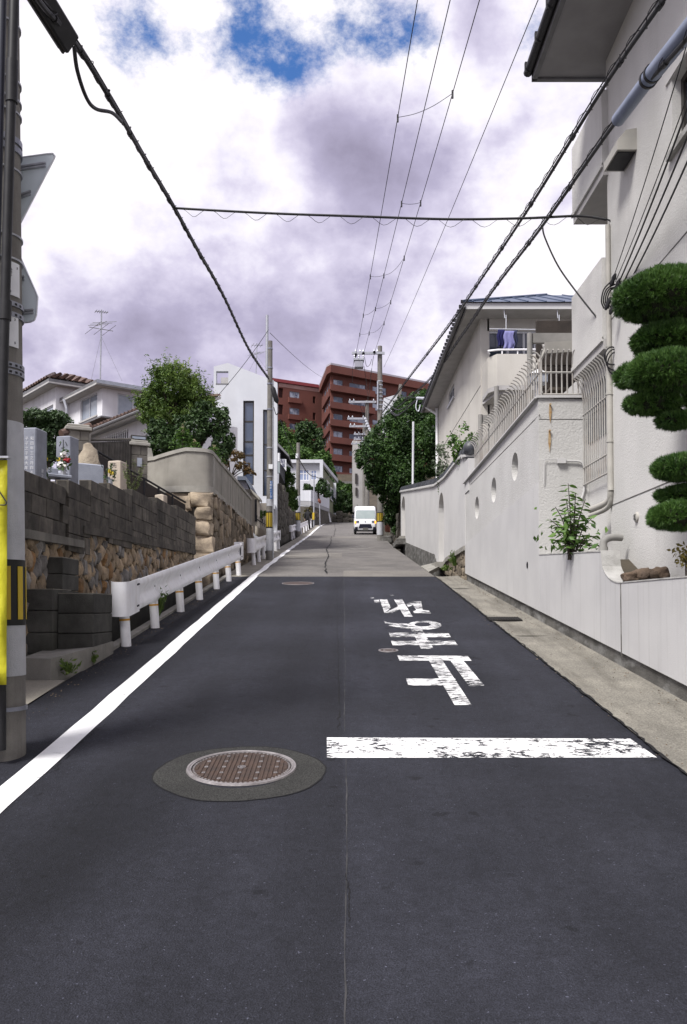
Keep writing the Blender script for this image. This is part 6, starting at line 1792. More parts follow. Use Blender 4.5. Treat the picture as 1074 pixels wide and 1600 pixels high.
# base course and stones
mb = MB(); slab_run(mb, 22.25, YF, 16, .0, .2, lambda y: zr(y) - .3, lambda y: gbot(y) - .002); mb.v = [(x + wx(y) - .02, y, z) for (x, y, z) in mb.v]; mb.build('base_course', M_plinth, gw)
sl = thing('stone_footing', 'small stone footing with weeds below the sloping white wall', 'stone wall', (wx(19), 19, zr(19)))
mb = MB(); slab_run(mb, YE, 20.78, 5, .06, .3, lambda y: zr(y) - .3, lambda y: gbot(y) - .05); mb.v = [(x + wx(y), y, z) for (x, y, z) in mb.v]; mb.build('mortar', M_mortar, sl)
mb = MB(); slab_run(mb, YE + .01, 20.78, 5, -.03, .2, lambda y: gbot(y) - .10, lambda y: gbot(y) - .004); mb.v = [(x + wx(y), y, z) for (x, y, z) in mb.v]; mb.build('slab', M_conc, sl)
Y = YE + .05
while Y < 20.7:
    w = rng.uniform(.2, .34); z = zr(Y) - .12
    while z < gbot(Y + w / 2) - .16:
        h = rng.uniform(.16, .28); place_stone(rng.choice(SG), sl, (wx(Y) + .09, Y + w / 2, z + h / 2), w, h * 1.05, .22, (0, 1, 0), rng.uniform(-.3, .3)); z += h * .95
    Y += w * .93
for (px, py, lb) in ((711, 884, 'bushy green weed growing from the stone footing'), (698, 892, 'low green weed at the end of the gutter')):
    weed(lb, at(px, py, 18.6 if px > 700 else 19.2), 70 if px > 700 else 30, .34 if px > 700 else .14, .16, .035, int(px))
tag(MB().box(RE + .02, 2.75, 18.42, 20.3, zr(18.4) - .4, zr(18.4) - .12).build('ditch', M_mortar), 'dark open ditch beside the old road', None, None, 'structure')
mb = MB(); mb.prism([(RE - .02, 19.6, zr(19.6) + .02), (wx(21) + .02, 20.9, zr(20.9) + .12), (wx(22) + .02, 22.2, zr(22.2) + .10), (RE - .02, 21.6, zr(21.6) + .03)], (0, 0, -.09))
tag(mb.build('ramp_slab', M_conc), 'pale concrete slab bridging the ditch to the first arched doorway', 'slab')
mb = MB(); mb.cbox(RE + .02, wx(33) + .05, 32.2, 34.6, zr(33.4) + .05, zr(33.4) + .30, .03)
tag(mb.build('bridge_slab', M_plinth), 'dark stone slab bridging the ditch at the far arched doorway', 'slab')

# ---- near right-hand house
M_hs = mat('house_render', (.58, .57, .55), (.52, .515, .495), 1.2, .9, bump=.35, bscale=55, grime=(.28, .27, .24), gscale=(1, 1, .2), gamt=.3)
nh = thing('rendered_house', 'tall pale rendered house at right with deep eave and balconies', 'house', (3.4, 8, 1.5))
hx = lambda Y: 3.155 + .022 * (Y - 7.5)
YH = 9.95
Mh_ = lambda u, w, d: Vector((hx(u) + d, u, w))
wv0, wv1 = at(1062, 140, 8.0), at(1062, 252, 8.0)
ZE = at(880, 124, 10.3).z
win = (5.2, 7.85, round(wv1.z, 3), round(wv0.z, 3))
wall_mesh([-6, YH], [1.0, ZE + .05], [win + (None,)], Mh_, .25).build('wall', M_hs, nh)
window(nh, Mh_, *win, M_darkframe, M_glass, .12, .06, (.5,), (), None, M_wtop)
mb = MB(); mb.box(hx(8) - .02, hx(8) + .1, win[0] - .1, win[1] + .12, win[3] + .01, win[3] + .09); mb.build('window_hood', M_hs, nh)
MB().box(hx(YH) + .002, 8, YH - .25, YH - .001, 1.0, ZE + .05).build('gable_wall', M_hs, nh)
gxl = 3.275
MB().box(gxl + .02, 3.6, YH, YC + 1.2, 1.6, at(905, 578, 11.2).z - .02).build('recess_wall', M_hs, nh)
for (py, Yq) in ((400, 7.9), (787, 9.8)):
    z0_ = at(1045 if py == 400 else 968, py, 8.05 if py == 400 else 9.75).z
    mb = MB(); mb.tube([Vector((hx(y) + .003, y, z0_)) for y in (-5, 2, 6, YH - .01)], .009, 5); mb.build('groove', M_plinth, nh)
# balconies at the far end
for (yt, yb) in ((232, 337), (465, 578)):
    zt_, zb_ = at(894, yt, 11.2).z, at(900, yb, 11.2).z; xb = at(894, yt, 11.2).x
    nm = nh
    MB().box(xb, xb + .14, YH - .05, 11.22, zb_ + .002, zt_).build('balcony_parapet', M_hs, nm)
    MB().box(xb + .141, 5.2, 11.08, 11.22, zb_ + .002, zt_).build('balcony_parapet', M_hs, nm)
    MB().box(xb + .012, 5.2, YH - .05, 11.208, zb_ - .12, zb_).build('balcony_slab', M_soffit, nm)
    MB().box(xb - .015, xb + .011, YH - .05, 11.23, zb_ - .025, zb_ + .03).build('drip_edge', M_hs, nm)
MB().box(4.9, 5.2, YH, 11.0, 1.6, ZE).build('inner_wall', M_hs, nh)
# roof with deep eave
xe = at(831, 118, 10.3).x
MB().box(xe + .06, 8.5, -6, 10.25, ZE, ZE + .12).build('eave_soffit', mat('grey_soffit', (.30, .295, .30), (.26, .255, .26), 3, .9), nh)
MB().box(xe, xe + .058, -6, 10.28, ZE - .03, ZE + .16).build('fascia', M_fascia, nh)
MB().box(xe + .0, 8.5, 10.252, 10.31, ZE - .03, ZE + .16).build('fascia', M_fascia, nh)
mb = MB(); mb.tube([(xe - .05, -6, ZE + .08), (xe - .05, 10.3, ZE + .08)], .055, 10); mb.build('gutter_pipe', mat('dark_gutter', (.03, .03, .035), None, rough=.5), nh, smooth=True)
for k in range(9): MB().box(xe - .11, xe - .04, 10.2 - .55 * k - .02, 10.2 - .55 * k + .02, ZE + .02, ZE + .15).build('gutter_bracket', M_black, nh)
mb = MB(); mb.prism([(xe + .05, 10.24, ZE + .17), (8.5, 10.24, ZE + .17), (8.5, 10.24, ZE + 1.6)], (0, -16, 0)); mb.build('roof', M_fascia, nh)
# grille over the recess window
gq0, gq1 = at(913, 762, 11.1), at(959, 735, 10.0)
g = thing('window_grille', 'cream bar grille with hooked tops over the recessed window', 'grille', (gxl, 10.5, gq0.z))
zg0 = (gq0.z + gq1.z) / 2; zg1 = at(930, 590, 10.6).z
MB().box(gxl + .004, gxl + .019, 10.06, 11.08, zg0 + .55, zg1 - .05).build('window_glass', M_glass, g)
for k in range(13):
    y = 10.02 + 1.08 * k / 12
    mb = MB(); hook_bar(mb, Vector((gxl - .05, y, zg0)), zg1 - zg0 + .12, (-.75, 0, 0), .009); mb.build('bar', M_rail, g, smooth=True)
for z in (zg0 + .01, zg0 + .24, zg0 + .95):
    mb = MB(); mb.tube([(gxl - .05, 10.0, z), (gxl - .05, 11.12, z)], .012, 6); mb.build('rail', M_rail, g)
# downpipes
M_pipe = mat('cream_pipe', (.40, .385, .35), (.34, .33, .30), 5, .5)
for k, (dx, lb) in enumerate(((0, 'thicker cream downpipe at the house corner bending left at its foot'), (.075, 'cream service pipe right of the downpipe at the house corner'))):
    x = hx(9.7) - .05; pts_ = [at(957 + dx * 110, 352 if k else 545, 9.85), at(960 + dx * 110, 560, 9.85), at(964 + dx * 90, 745, 9.85), at(961 + dx * 100, 768, 9.85), at(950 + dx * 110, 784 + k * 8, 9.95), at(922, 797 + k * 9, 10.35)]
    pts_ = [Vector((min(p.x, hx(p.y) - .03), p.y, p.z)) for p in pts_]
    t = thing('downpipe', lb, 'pipe', pts_[-1], 'pipes at the house corner')
    MB().tube(smoothpts(pts_, 6), .038 if k == 0 else .03, 12).build('pipe', M_pipe, t, smooth=True)
    for f_ in (.3, .7):
        q = pts_[1].lerp(pts_[2], f_); MB().tube([q - Vector((0, 0, .015)), q + Vector((0, 0, .015))], .046 if k == 0 else .038, 10).build('clip', M_pipe, t)
# vent hood and round vent
q = at(993, 228, 9.1); x = hx(9.1)
t = thing('vent_hood', 'cream hooded exhaust vent high on the house wall', 'vent hood', q)
z0_, z1_ = at(990, 252, 9.1).z, at(1012, 203, 8.9).z
prof = [(x, z1_), (x - .12, z1_ - .02), (x - .19, z1_ - .10), (x - .22, z0_ + .1), (x - .22, z0_), (x, z0_)]
mb = MB(); mb.prism([(a, 8.86, c_) for a, c_ in prof], (0, .46, 0)); mb.build('hood', M_pipe, t)
mb = MB(); mb.box(x - .20, x - .01, 8.90, 9.28, z0_ - .012, z0_ - .001); mb.build('dark_opening', M_black, t)
q = at(992.5, 808, 9.0); t = thing('round_vent', 'small round louvred vent low on the house wall', 'vent', q)
RY = Matrix.Rotation(R(-90), 4, 'Y')
mb = MB(); mb.lathe([(.001, .03), (.03, .03), (.052, .02), (.058, 0), (.058, -.02)], Vector((hx(9.0), q.y, q.z)), 18, RY); mb.build('cover', M_pipe, t, smooth=True)
for k in range(4): MB().box(hx(9) - .034, hx(9) - .027, q.y - .03, q.y + .03, q.z - .03 + .017 * k, q.z - .024 + .017 * k).build('louvre', M_bolt, t)
# service wires to the insulators on the wall
ins = thing('service_insulators', 'cluster of dark insulators and looped wires on the house corner', 'insulators', at(962, 455, 9.6))
for k, (px, py) in enumerate(((958, 438), (965, 446), (972, 440), (950, 475), (957, 482), (978, 445))):
    q = at(px, py, 9.55 - .03 * k); d = Vector((.12, -.12, .35)).normalized()
    MB().tube([q - d * .07, q - d * .03, q, q + d * .03, q + d * .08], [.012, .03, .022, .03, .012], 8).build('insulator', M_black, ins, smooth=True)
for k in range(4):
    a = at(955 + 7 * k, 440 + 4 * k, 9.55); e_ = at(944 + 4 * k, 482, 9.7)
    MB().tube(smoothpts([a, at(944 + 4 * k, 452, 9.6), at(940 + 3 * k, 470, 9.65), e_], 5), .008, 6).build('loop', M_cable, ins)
sws = [((1092, 120), (968, 440)), ((1100, 150), (972, 446)), ((1108, 175), (978, 452)), ((1085, 30), (958, 436)), ((1096, 90), (962, 440))]
for k, (a, e_) in enumerate(sws):
    cable(('third', 'fourth', 'rightmost', 'leftmost', 'second')[k] + ' of the service wires fanning down to the house insulators', sag(at(a[0], a[1], 6.2), at(e_[0], e_[1], 9.5), .05, 12), .009 if k < 3 else .005, group='service wires on the right house')
cl = thing('cable_coil', 'coil of black cable hung on brackets by the cream downpipe', 'cable coil', at(965, 560, 9.8))
for k in range(3):
    c_ = at(958 + 5 * k, 556 + 6 * k, 9.75); rr_ = .10 + .02 * k
    MB().tube([c_ + Vector((math.cos(a) * rr_, .02 * math.sin(a * 2), math.sin(a) * rr_ * 1.05)) for a in np.linspace(0, 6.4, 24)], .009, 6).build('loop', M_cable, cl)
for py in (545, 572): MB().tube([at(962, py, 9.8), at(978, py - 1, 9.7)], .016, 8).build('bracket', M_pipe, cl)
cable('black cable tail from the street crossing along the house wall', smoothpts([at(940, 342, 9.9), at(952, 344, 9.85), at(960, 352, 9.82), at(962, 360, 9.8)], 5), .011)

# ---- cloud-pruned pine
M_pine = leafmat('pine_needle', (.02, .06, .012), (.095, .185, .036), trans=.12, rough=.5, scale=4)
def needle_pad(parent, c, rx, ry, rz, n, r):
    """needles in tufts that sit on a lumpy dome"""
    m_ = max(60, n // 26); R3v = np.array([rx, ry, rz])
    u = r.normal(size=(m_, 3)); u /= np.linalg.norm(u, axis=1, keepdims=True)
    low = u[:, 2] < 0; u[low, 2] *= .7
    lump = 1 + .05 * np.sin(u[:, 0] * 6 + c[0] * 9) * np.cos(u[:, 1] * 5 + c[2] * 7) + .018 * r.normal(size=m_)
    dep = np.where(r.uniform(size=m_) < .8, r.uniform(.92, 1.0, m_), r.uniform(.5, .84, m_))
    tc_ = np.array(c) + u * R3v * (lump * dep)[:, None]
    td = u / R3v; td /= np.linalg.norm(td, axis=1, keepdims=True)
    td = td * .8 + np.array([0, 0, .55]) * (u[:, 2:3] > -.2) + r.normal(size=(m_, 3)) * .2; td /= np.linalg.norm(td, axis=1, keepdims=True)
    k = r.integers(0, m_, n)
    d = td[k] + r.normal(size=(n, 3)) * .42; d /= np.linalg.norm(d, axis=1, keepdims=True)
    p = tc_[k] + r.normal(size=(n, 3)) * .006
    L_ = r.uniform(.028, .05, size=(n, 1)); s = np.cross(d, r.normal(size=(n, 3))); s /= np.linalg.norm(s, axis=1, keepdims=True); s *= .0036
    V = np.stack([p - s, p + s, p + d * L_], axis=1)
    me = bpy.data.meshes.new('foliage_pad'); me.vertices.add(n * 3); me.vertices.foreach_set('co', V.reshape(-1).astype(np.float32))
    me.loops.add(n * 3); me.loops.foreach_set('vertex_index', np.arange(n * 3, dtype=np.int32)); me.polygons.add(n); me.polygons.foreach_set('loop_start', (np.arange(n) * 3).astype(np.int32)); me.update(); me.validate()
    return link('foliage_pad', me, M_pine, parent)
pn = thing('cloud_pruned_pine', 'cloud-pruned garden pine with rounded green pads at the right edge', 'pine tree', at(1100, 900, 7.0))
r = np.random.default_rng(8)
PY_ = 6.9
pads = [(1044, 467, .43, .36, .225, 0), (1052, 534, .34, .30, .15, .12), (1043, 586, .33, .30, .18, -.12), (983, 590, .11, .11, .10, .1), (1020, 632, .23, .19, .085, .05), (1056, 658, .15, .14, .06, 0), (1070, 733, .255, .22, .105, -.1), (1076, 775, .25, .22, .072, .05), (1064, 809, .245, .22, .12, -.1), (1090, 625, .10, .1, .07, 0)]
for (px, py, rx, ry, rz, dy) in pads:
    c_ = at(px, py, PY_ + dy); needle_pad(pn, c_, rx, ry, rz, int(80000 * (rx * ry + rx * rz + ry * rz) / 3 / .12), r)
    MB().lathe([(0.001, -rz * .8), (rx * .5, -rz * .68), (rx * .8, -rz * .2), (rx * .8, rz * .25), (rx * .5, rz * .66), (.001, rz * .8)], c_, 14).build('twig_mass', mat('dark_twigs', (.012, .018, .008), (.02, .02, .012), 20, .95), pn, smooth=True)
tk = smoothpts([at(1105, 900, 7.0), at(1088, 800, 7.0), at(1100, 700, 7.0), at(1078, 620, 6.95), at(1068, 560, 6.9), at(1060, 470, 6.9)], 6)
MB().tube(tk, list(np.linspace(.07, .03, len(tk))), 10).build('trunk', M_bark, pn, smooth=True)
for (px, py) in ((1043, 592), (1026, 628), (1066, 735), (1055, 806), (985, 590)):
    MB().tube(smoothpts([tk[12] if py < 700 else tk[5], at((px + 1085) / 2, py + 14, 6.95), at(px, py + 8, 6.9)], 4), .018, 6).build('branch', M_bark, pn)
M_leafY = leafmat('yellowing_leaf', (.10, .09, .02), (.25, .20, .05))
q = at(1072, 868, 6.9); t = thing('low_shrub', 'small yellowing shrub at the right edge below the pine', 'shrub', q - Vector((0, 0, .2)))
leaf_cloud('foliage', np.array(q) + np.random.default_rng(2).normal(size=(140, 3)) * .045, .022, M_leafY, t); MB().tube([q - Vector((0, 0, .2)), q], .008, 5).build('trunk', M_bark, t)

# ---- landing with canopy, posts and dark store behind the railing
ln = thing('canopy', 'beige sloping canopy over the landing behind the railing', 'canopy', (3.6, 14, 4.3))
tag(MB().box(wx(14) + .24, 7, YC + .2, 18.9, 2.4, wtop(YC) - .15).build('landing_ground', M_conc), 'concrete landing behind the street wall', None, None, 'structure')
M_beige = mat('beige_metal', (.33, .315, .285), (.28, .27, .245), 4, .6)
M_post = mat('grey_post', (.27, .26, .245), (.22, .215, .2), 5, .5)
cq = [at(851, 553, 12.6), at(912, 549, 12.6), at(930, 532, 14.6), at(846, 536, 14.6)]
mb = MB(); mb.prism(cq, (0, 0, .05)); mb.build('roof_panel', M_beige, ln)
mb = MB(); mb.prism([cq[0], cq[1], cq[1] + Vector((0, 0, .17)), cq[0] + Vector((0, 0, .17))], (0, -.03, 0)); mb.build('fascia', M_beige, ln)
mb = MB(); mb.tube(smoothpts([at(853, 545, 12.6), at(843, 565, 12.6), at(832, 580, 12.6)], 4), .03, 6); mb.build('brace', M_beige, ln)
for k in range(3):
    a, e_ = at(860 + 18 * k, 556, 12.7), at(862 + 20 * k, 543, 14.5); MB().tube([a, e_], .018, 5).build('rafter', M_darkframe, ln)
sdk = thing('storage_wall', 'dark timber wall with shelves behind the landing railing', 'wall', (3.7, 14.9, 4.3))
M_dkw = mat('dark_timber', (.045, .036, .03), (.028, .023, .02), 5, .85, bump=.3, bscale=40)
z_l = wtop(YC) - .15; x0_ = at(838, 600, 14.9).x
for k in range(6): MB().cbox(x0_, 5.4, 14.85, 14.93, z_l + .42 * k, z_l + .42 * k + .41, .01).build('board', M_dkw, sdk)
for z in (.5, 1.1): MB().box(x0_ + .1, 5.2, 14.3, 14.84, z_l + z, z_l + z + .05).build('shelf', mat('shelf_board', (.12, .10, .08), (.09, .075, .06), 6, .8), sdk)
lp = thing('garden_lantern', 'pale blue lantern box on a post behind the railing', 'lantern', at(842, 618, 12.0))
a = at(841, 600, 12.0); MB().tube([a - Vector((0, 0, .6)), a], .045, 8).build('post', M_galv, lp)
MB().cbox(a.x - .12, a.x + .12, a.y - .1, a.y + .1, a.z, a.z + .13, .01).build('box', M_granlt, lp)
mb = MB(); mb.add([(a.x - .14, a.y - .12, a.z + .131), (a.x + .14, a.y - .12, a.z + .131), (a.x + .14, a.y + .12, a.z + .131), (a.x - .14, a.y + .12, a.z + .131), (a.x, a.y, a.z + .22)], [(0, 1, 4), (1, 2, 4), (2, 3, 4), (3, 0, 4), (3, 2, 1, 0)]); mb.build('cap', M_plate, lp)
for (px, yt, yb, Yp, lb) in ((828, 521, 660, 13.2, 'tall grey steel post carrying the canopy beam'), (776, 604, 668, 15.0, 'grey round steel post under the cream balcony'), (751, 648, 725, 16.0, 'short grey steel post at the lower end of the railing')):
    a, b_ = at(px, yb, Yp), at(px, yt, Yp); t = thing('steel_post', lb, 'post', a, 'grey steel posts behind the railing')
    MB().tube([a - Vector((0, 0, .4)), b_], .045, 12).build('post', M_post, t, smooth=True)
    if px == 828: MB().box(b_.x + .046, b_.x + 1.3, Yp - .04, Yp + .04, b_.z - .16, b_.z - .005).build('beam', M_post, t)
    if px == 751: MB().box(b_.x + .046, b_.x + .32, Yp - .03, Yp + .03, b_.z - .16, b_.z - .01).build('beam', M_post, t)

# ---- cream house with the blue roof
M_cream = mat('cream_render', (.55, .53, .485), (.50, .48, .44), 1.2, .9, bump=.2, bscale=90, grime=(.36, .34, .29), gscale=(1.2, 1.2, .12), gamt=.4)
M_blueroof = mat('blue_metal_roof', (.055, .085, .15), (.045, .07, .125), 3, .4, metal=.2, spec=.5)
chh = thing('cream_house', 'cream two-storey house with blue metal roof and corner balcony', 'house', at(751, 720, 19))
CY = 19.0; cx_ = at(751.5, 600, CY).x; CY2 = cx_ * F / (PX * 0 + 686 - 537)
ez = at(728, 482, 18.35).z; exl = at(728, 482, 18.35).x
zfl = zr(19) + .3
Mcl = lambda u, w, d: Vector((cx_ + d, u, w))
sw0, sw1 = at(711.5, 598, cx_ * F / 174.5), at(702.5, 636, cx_ * F / 165.5)
wl_ = (sw0.y, sw1.y, round(sw1.z, 3), round(sw0.z, 3))
wall_mesh([CY, CY2], [zfl, ez], [wl_ + (None,)], Mcl, .2).build('wall', M_cream, chh)
window(chh, Mcl, *wl_, M_alu, M_glass, .06, .05, (.5,), (), None, M_alu)
Mcf = lambda u, w, d: Vector((u, CY + d, w))
w0, w1 = at(762, 552, CY), at(828, 517, CY)
wf = (w0.x, w1.x + .15, round(w0.z - .55, 3), round(w1.z, 3))
d0_, d1_ = at(790, 700, CY).x, at(818, 640, CY).x
wall_mesh([cx_ + .2, 9.5], [zfl, ez], [wf + (None,)], Mcf, .2).build('wall', M_cream, chh)
window(chh, Mcf, *wf, M_alu, M_glass, .06, .05, (.42, .75), (), None, M_alu)
q = at(868, 530, CY); 
for (a, b_) in ((4.75, 6.2),): window(chh, lambda u, w, d: Vector((u, CY - .08 + d, w)), a, b_, wf[2], wf[3] - .1, M_alu, M_glass, .04, .05)
mb = MB(); g0, g1 = at(751, 600, CY), 0
mb.tube([(cx_ - .002, CY + .02, at(751, 602, CY).z), (cx_ - .002, CY2, at(751, 602, CY).z)], .006, 5); mb.build('groove', M_plinth, chh)
# eaves, fascia, hip roof with standing seams
ex1 = 10.0; ey0, ey1 = 18.35, CY2 + .6
MB().box(exl + .03, ex1, ey0 + .03, ey1, ez, ez + .06).build('soffit', M_soffit, chh)
MB().box(exl, ex1, ey0, ey0 + .03, ez - .01, ez + .13).build('fascia', mat('pale_fascia', (.50, .50, .50), None, rough=.7), chh)
MB().box(exl, exl + .03, ey0 + .031, ey1, ez - .01, ez + .13).build('fascia', M_fascia, chh)
rh = ez + 1.52; A_ = Vector((exl - .04, ey0 - .05, ez + .135)); B_ = Vector((ex1, ey0 - .05, ez + .135)); C_ = Vector((ex1, ey1, ez + .135)); D_ = Vector((exl - .04, ey1, ez + .135))
R1, R2 = Vector((exl + 2.6, ey0 + 3.2, rh)), Vector((ex1, ey0 + 3.2, rh)); R3_ = Vector((exl + 2.6, ey1 - 3.2, rh))
mb = MB(); mb.add([A_, B_, R2, R1], [(0, 1, 2, 3)]); mb.add([A_, R1, R3_, D_], [(0, 1, 2, 3)]); mb.add([D_, R3_, Vector((ex1, ey1 - 3.2, rh)), C_], [(0, 1, 2, 3)]); mb.add([R1, R2, Vector((ex1, ey1 - 3.2, rh)), R3_], [(0, 1, 2, 3)]); mb.build('roof', M_blueroof, chh)
for k in range(18):
    f_ = (k + .5) / 18; a = A_.lerp(B_, f_); e_ = Vector((max(a.x, exl + 2.6 * min(1, 1)), R1.y, rh)) if a.x > exl + 2.6 else A_.lerp(R1, (a.x - A_.x) / (R1.x - A_.x)) 
    MB().tube([a + Vector((0, 0, .012)), e_ + Vector((0, 0, .012))], .014, 5).build('roof_seam', M_blueroof, chh)
MB().tube([A_ + Vector((0, 0, .02)), R1 + Vector((0, 0, .02))], .03, 6).build('hip_cap', M_blueroof, chh)
mb = MB(); mb.tube([(exl - .05, ey0 - .05, ez + .06), (exl - .05, ey1, ez + .02)], .05, 8); mb.build('gutter_pipe', M_fascia, chh, smooth=True)
n_ = int((ey1 - ey0) / .3)
for k in range(n_): MB().box(exl - .11, exl - .03, ey0 + .3 * k - .02, ey0 + .3 * k + .03, ez + .12, ez + .19).build('roof_edge_clip', M_black, chh)
dpx = at(684, 640, 27.4)
MB().tube([Vector((cx_ - .06, CY2 - .15, ez - .05)), Vector((cx_ - .06, CY2 - .15, zfl))], .045, 8).build('downpipe', M_white, chh, smooth=True)
MB().tube([Vector((exl, CY2 - .1, ez + .02)), Vector((cx_ - .06, CY2 - .15, ez - .25))], .04, 8).build('downpipe', M_white, chh, smooth=True)
# balcony with clipped corner
by = 17.95; zt_ = at(790, 553, by).z; zb_ = at(790, 602, by).z
bx0, bx1 = at(757, 580, by).x, 5.6; ch_ = .28
out_ = [(cx_ + .03, CY - .001), (cx_ + .03, by + ch_), (cx_ + .03 + ch_ * .55, by), (bx1, by), (bx1, CY - .001)]
inn_ = [(cx_ + .11, CY - .001), (cx_ + .11, by + ch_ + .04), (cx_ + .07 + ch_ * .55, by + .08), (bx1 - .08, by + .08), (bx1 - .08, CY - .001)]
mb = MB(); n_ = len(out_)
for i in range(n_ - 1):
    a, b_, c_, d_ = out_[i], out_[i + 1], inn_[i + 1], inn_[i]
    mb.add([(p[0], p[1], z) for z in (zb_, zt_) for p in (a, b_, c_, d_)], [(3, 2, 1, 0), (4, 5, 6, 7), (0, 1, 5, 4), (2, 3, 7, 6)])
mb.build('balcony_parapet', M_cream, chh)
mb = MB(); mb.prism([(p[0], p[1], zb_ - .10) for p in out_], (0, 0, .099)); mb.build('balcony_slab', M_soffit, chh)
mb = MB(); mb.prism([(p[0] + (.12 if i in (1, 2) else 0), p[1] + .12 * (i in (2, 3)), zb_ - .17) for i, p in enumerate(out_)], (0, 0, .069)); mb.build('balcony_soffit', M_soffit, chh)
mb = MB(); mb.tube(smoothpts([Vector((p[0] + .04, p[1] + .03, zt_ + .10)) for p in out_[1:4]], 3), .022, 8); mb.build('balcony_rail', M_white, chh)
for f_ in (.05, .3, .6, .9): x = out_[2][0] + (out_[3][0] - out_[2][0]) * f_ * .6; MB().tube([(x + .05, by + .035, zt_), (x + .05, by + .035, zt_ + .10)], .016, 6).build('rail_post', M_white, chh)
# drying pole and laundry
lz = at(790, 514, 18.4).z
t = thing('drying_pole', 'steel drying pole hung from the cream house eave', 'drying pole', at(795, 514, 18.4))
MB().tube([at(765, 514, 18.4), at(890, 516, 18.4)], .014, 8).build('pole', M_steel_lt, t)
for px in (791, 874): MB().tube([at(px, 514, 18.4), at(px, 492, 18.4)], .01, 6).build('hanger', M_steel_lt, t); MB().tube(smoothpts([at(px - 2, 497, 18.4), at(px - 3, 484, 18.4), at(px, 481, 18.4)], 4), .01, 6).build('hook', M_steel_lt, t)
def cloth(label, px0, px1, y0, y1, Yc, m, seed):
    r_ = random.Random(seed); t = thing('laundry', label, 'laundry', at((px0 + px1) / 2, y1, Yc), 'laundry on the balcony'); mb = MB(); nx_, ny_ = 10, 8
    for j in range(ny_ + 1):
        for i in range(nx_ + 1):
            px = px0 + (px1 - px0) * i / nx_ + (px0 + px1 - 2 * px0) * 0; s = 1 - .12 * j / ny_ * (1 if seed % 2 else -1)
            px = (px0 + px1) / 2 + (px - (px0 + px1) / 2) * s + 1.2 * math.sin(j * 1.1 + seed)
            mb.v.append(tuple(at(px, y0 + (y1 - y0) * j / ny_ + (2.5 * math.sin(i * 1.3 + seed) if j == ny_ else 0), Yc + .03 * math.sin(i * 1.4 + seed) * (j / ny_))))
    for j in range(ny_):
        for i in range(nx_): a = j * (nx_ + 1) + i; mb.f.append((a, a + 1, a + nx_ + 2, a + nx_ + 1))
    o = mb.build('cloth', m, t, smooth=True); so = o.modifiers.new('thickness', 'SOLIDIFY'); so.thickness = .004
cloth('navy blue shirt hanging on the balcony', 777, 788, 515, 542, 18.38, mat('navy_cloth', (.012, .012, .07), None, rough=.9), 1)
cloth('pale lilac shirt hanging beside the navy shirt', 788, 803, 517, 546, 18.36, mat('lilac_cloth', (.20, .20, .40), None, rough=.9), 2)
cloth('dark shirt hanging right of the pale shirt', 803, 809, 516, 544, 18.38, mat('dark_cloth', (.03, .035, .07), None, rough=.9), 3)
# plants over the garden wall
M_grey_lf = leafmat('grey_green_leaf', (.06, .085, .05), (.16, .20, .13))
for k, (px, py, rx, rz, n_, lb) in enumerate(((722, 690, .30, .40, 900, 'airy green shrub rising above the wall finial'), (690, 720, .22, .62, 1000, 'tall narrow grey-green shrub over the tile coping'), (742, 690, .16, .22, 350, 'small shrub between the finial and the railing'))):
    Yp = 18.0 if k != 1 else 21.5; c_ = at(px, py, Yp)
    tree('garden_shrub', lb, 'shrub', c_ - Vector((0, 0, .9)), [(c_.x, c_.y, c_.z, rx, .3, rz), (c_.x + .05, c_.y, c_.z - .3, rx * .8, .3, rz)], n_, .04, M_grey_lf if k == 1 else M_lfs, M_bark, 'shrubs above the garden wall', clumps=30, clump=.3, seed=40 + k, trunk_r=.02)

# ================================================================== HEAD OF THE STREET
M_bwhite = mat('white_building', (.55, .565, .60), (.50, .515, .55), 1.2, .8, grime=(.42, .42, .43), gscale=(1, 1, .1), gamt=.3)
M_bluegl = mat('blue_glass', (.045, .065, .11), (.07, .09, .14), .8, .08, spec=.8)
# ---- tall white building left
wb = thing('white_building', 'tall narrow white building with slanted top and long glass strips', 'building', at(385, 850, 31))
YW = 31.0
P0 = [at(x, y, YW) for x, y in ((333, 800), (333, 573), (356, 567), (437, 598), (433, 800))]
xa, xb_ = P0[0].x, P0[4].x; zlo = zr(31)
Mf = lambda u, w, d: Vector((u, YW + d, w))
tl_ = lambda u: float(np.interp(u, [P0[1].x, P0[2].x, P0[3].x], [P0[1].z, P0[2].z, P0[3].z]))
s1 = (at(380, 700, YW).x, at(397, 700, YW).x, round(at(385, 758, YW).z, 3), round(at(385, 626, YW).z, 3))
s2 = (at(411, 700, YW).x, at(418.5, 700, YW).x, round(at(412, 775, YW).z, 3), round(at(412, 640, YW).z, 3))
s3 = (at(338, 590, YW).x, at(357, 590, YW).x, round(at(345, 600, YW).z, 3), round(at(345, 580, YW).z, 3))
wall_mesh([xa, P0[2].x, xb_], [zlo, 99], [s + (None,) for s in (s1, s2, s3)], Mf, .25, lambda u: tl_(u) if u < xb_ - .02 else P0[3].z, None).build('front_wall', M_bwhite, wb)
br = at(428, 700, 41.0); bl0 = Vector((xa - 1.5, 41, 0))
mb = MB(); mb.add([(xb_ - .01, YW + .25, zlo), (br.x, 41, zlo), (br.x, 41, P0[3].z - .2), (xb_ - .01, YW + .25, P0[3].z)], [(0, 1, 2, 3)]); mb.add([(xa + .01, YW + .25, zlo), (xa - 1, 41, zlo), (xa - 1, 41, P0[1].z), (xa + .01, YW + .25, P0[1].z)], [(3, 2, 1, 0)])
mb.add([(xa - 1, 41, zlo), (br.x, 41, zlo), (br.x, 41, P0[3].z - .2), (xa - 1, 41, P0[1].z)], [(3, 2, 1, 0)]); mb.build('side_wall', M_bwhite, wb)
window(wb, Mf, *s1, M_darkframe, M_bluegl, .12, .05, (), (.18, .36, .52, .76), None, None)
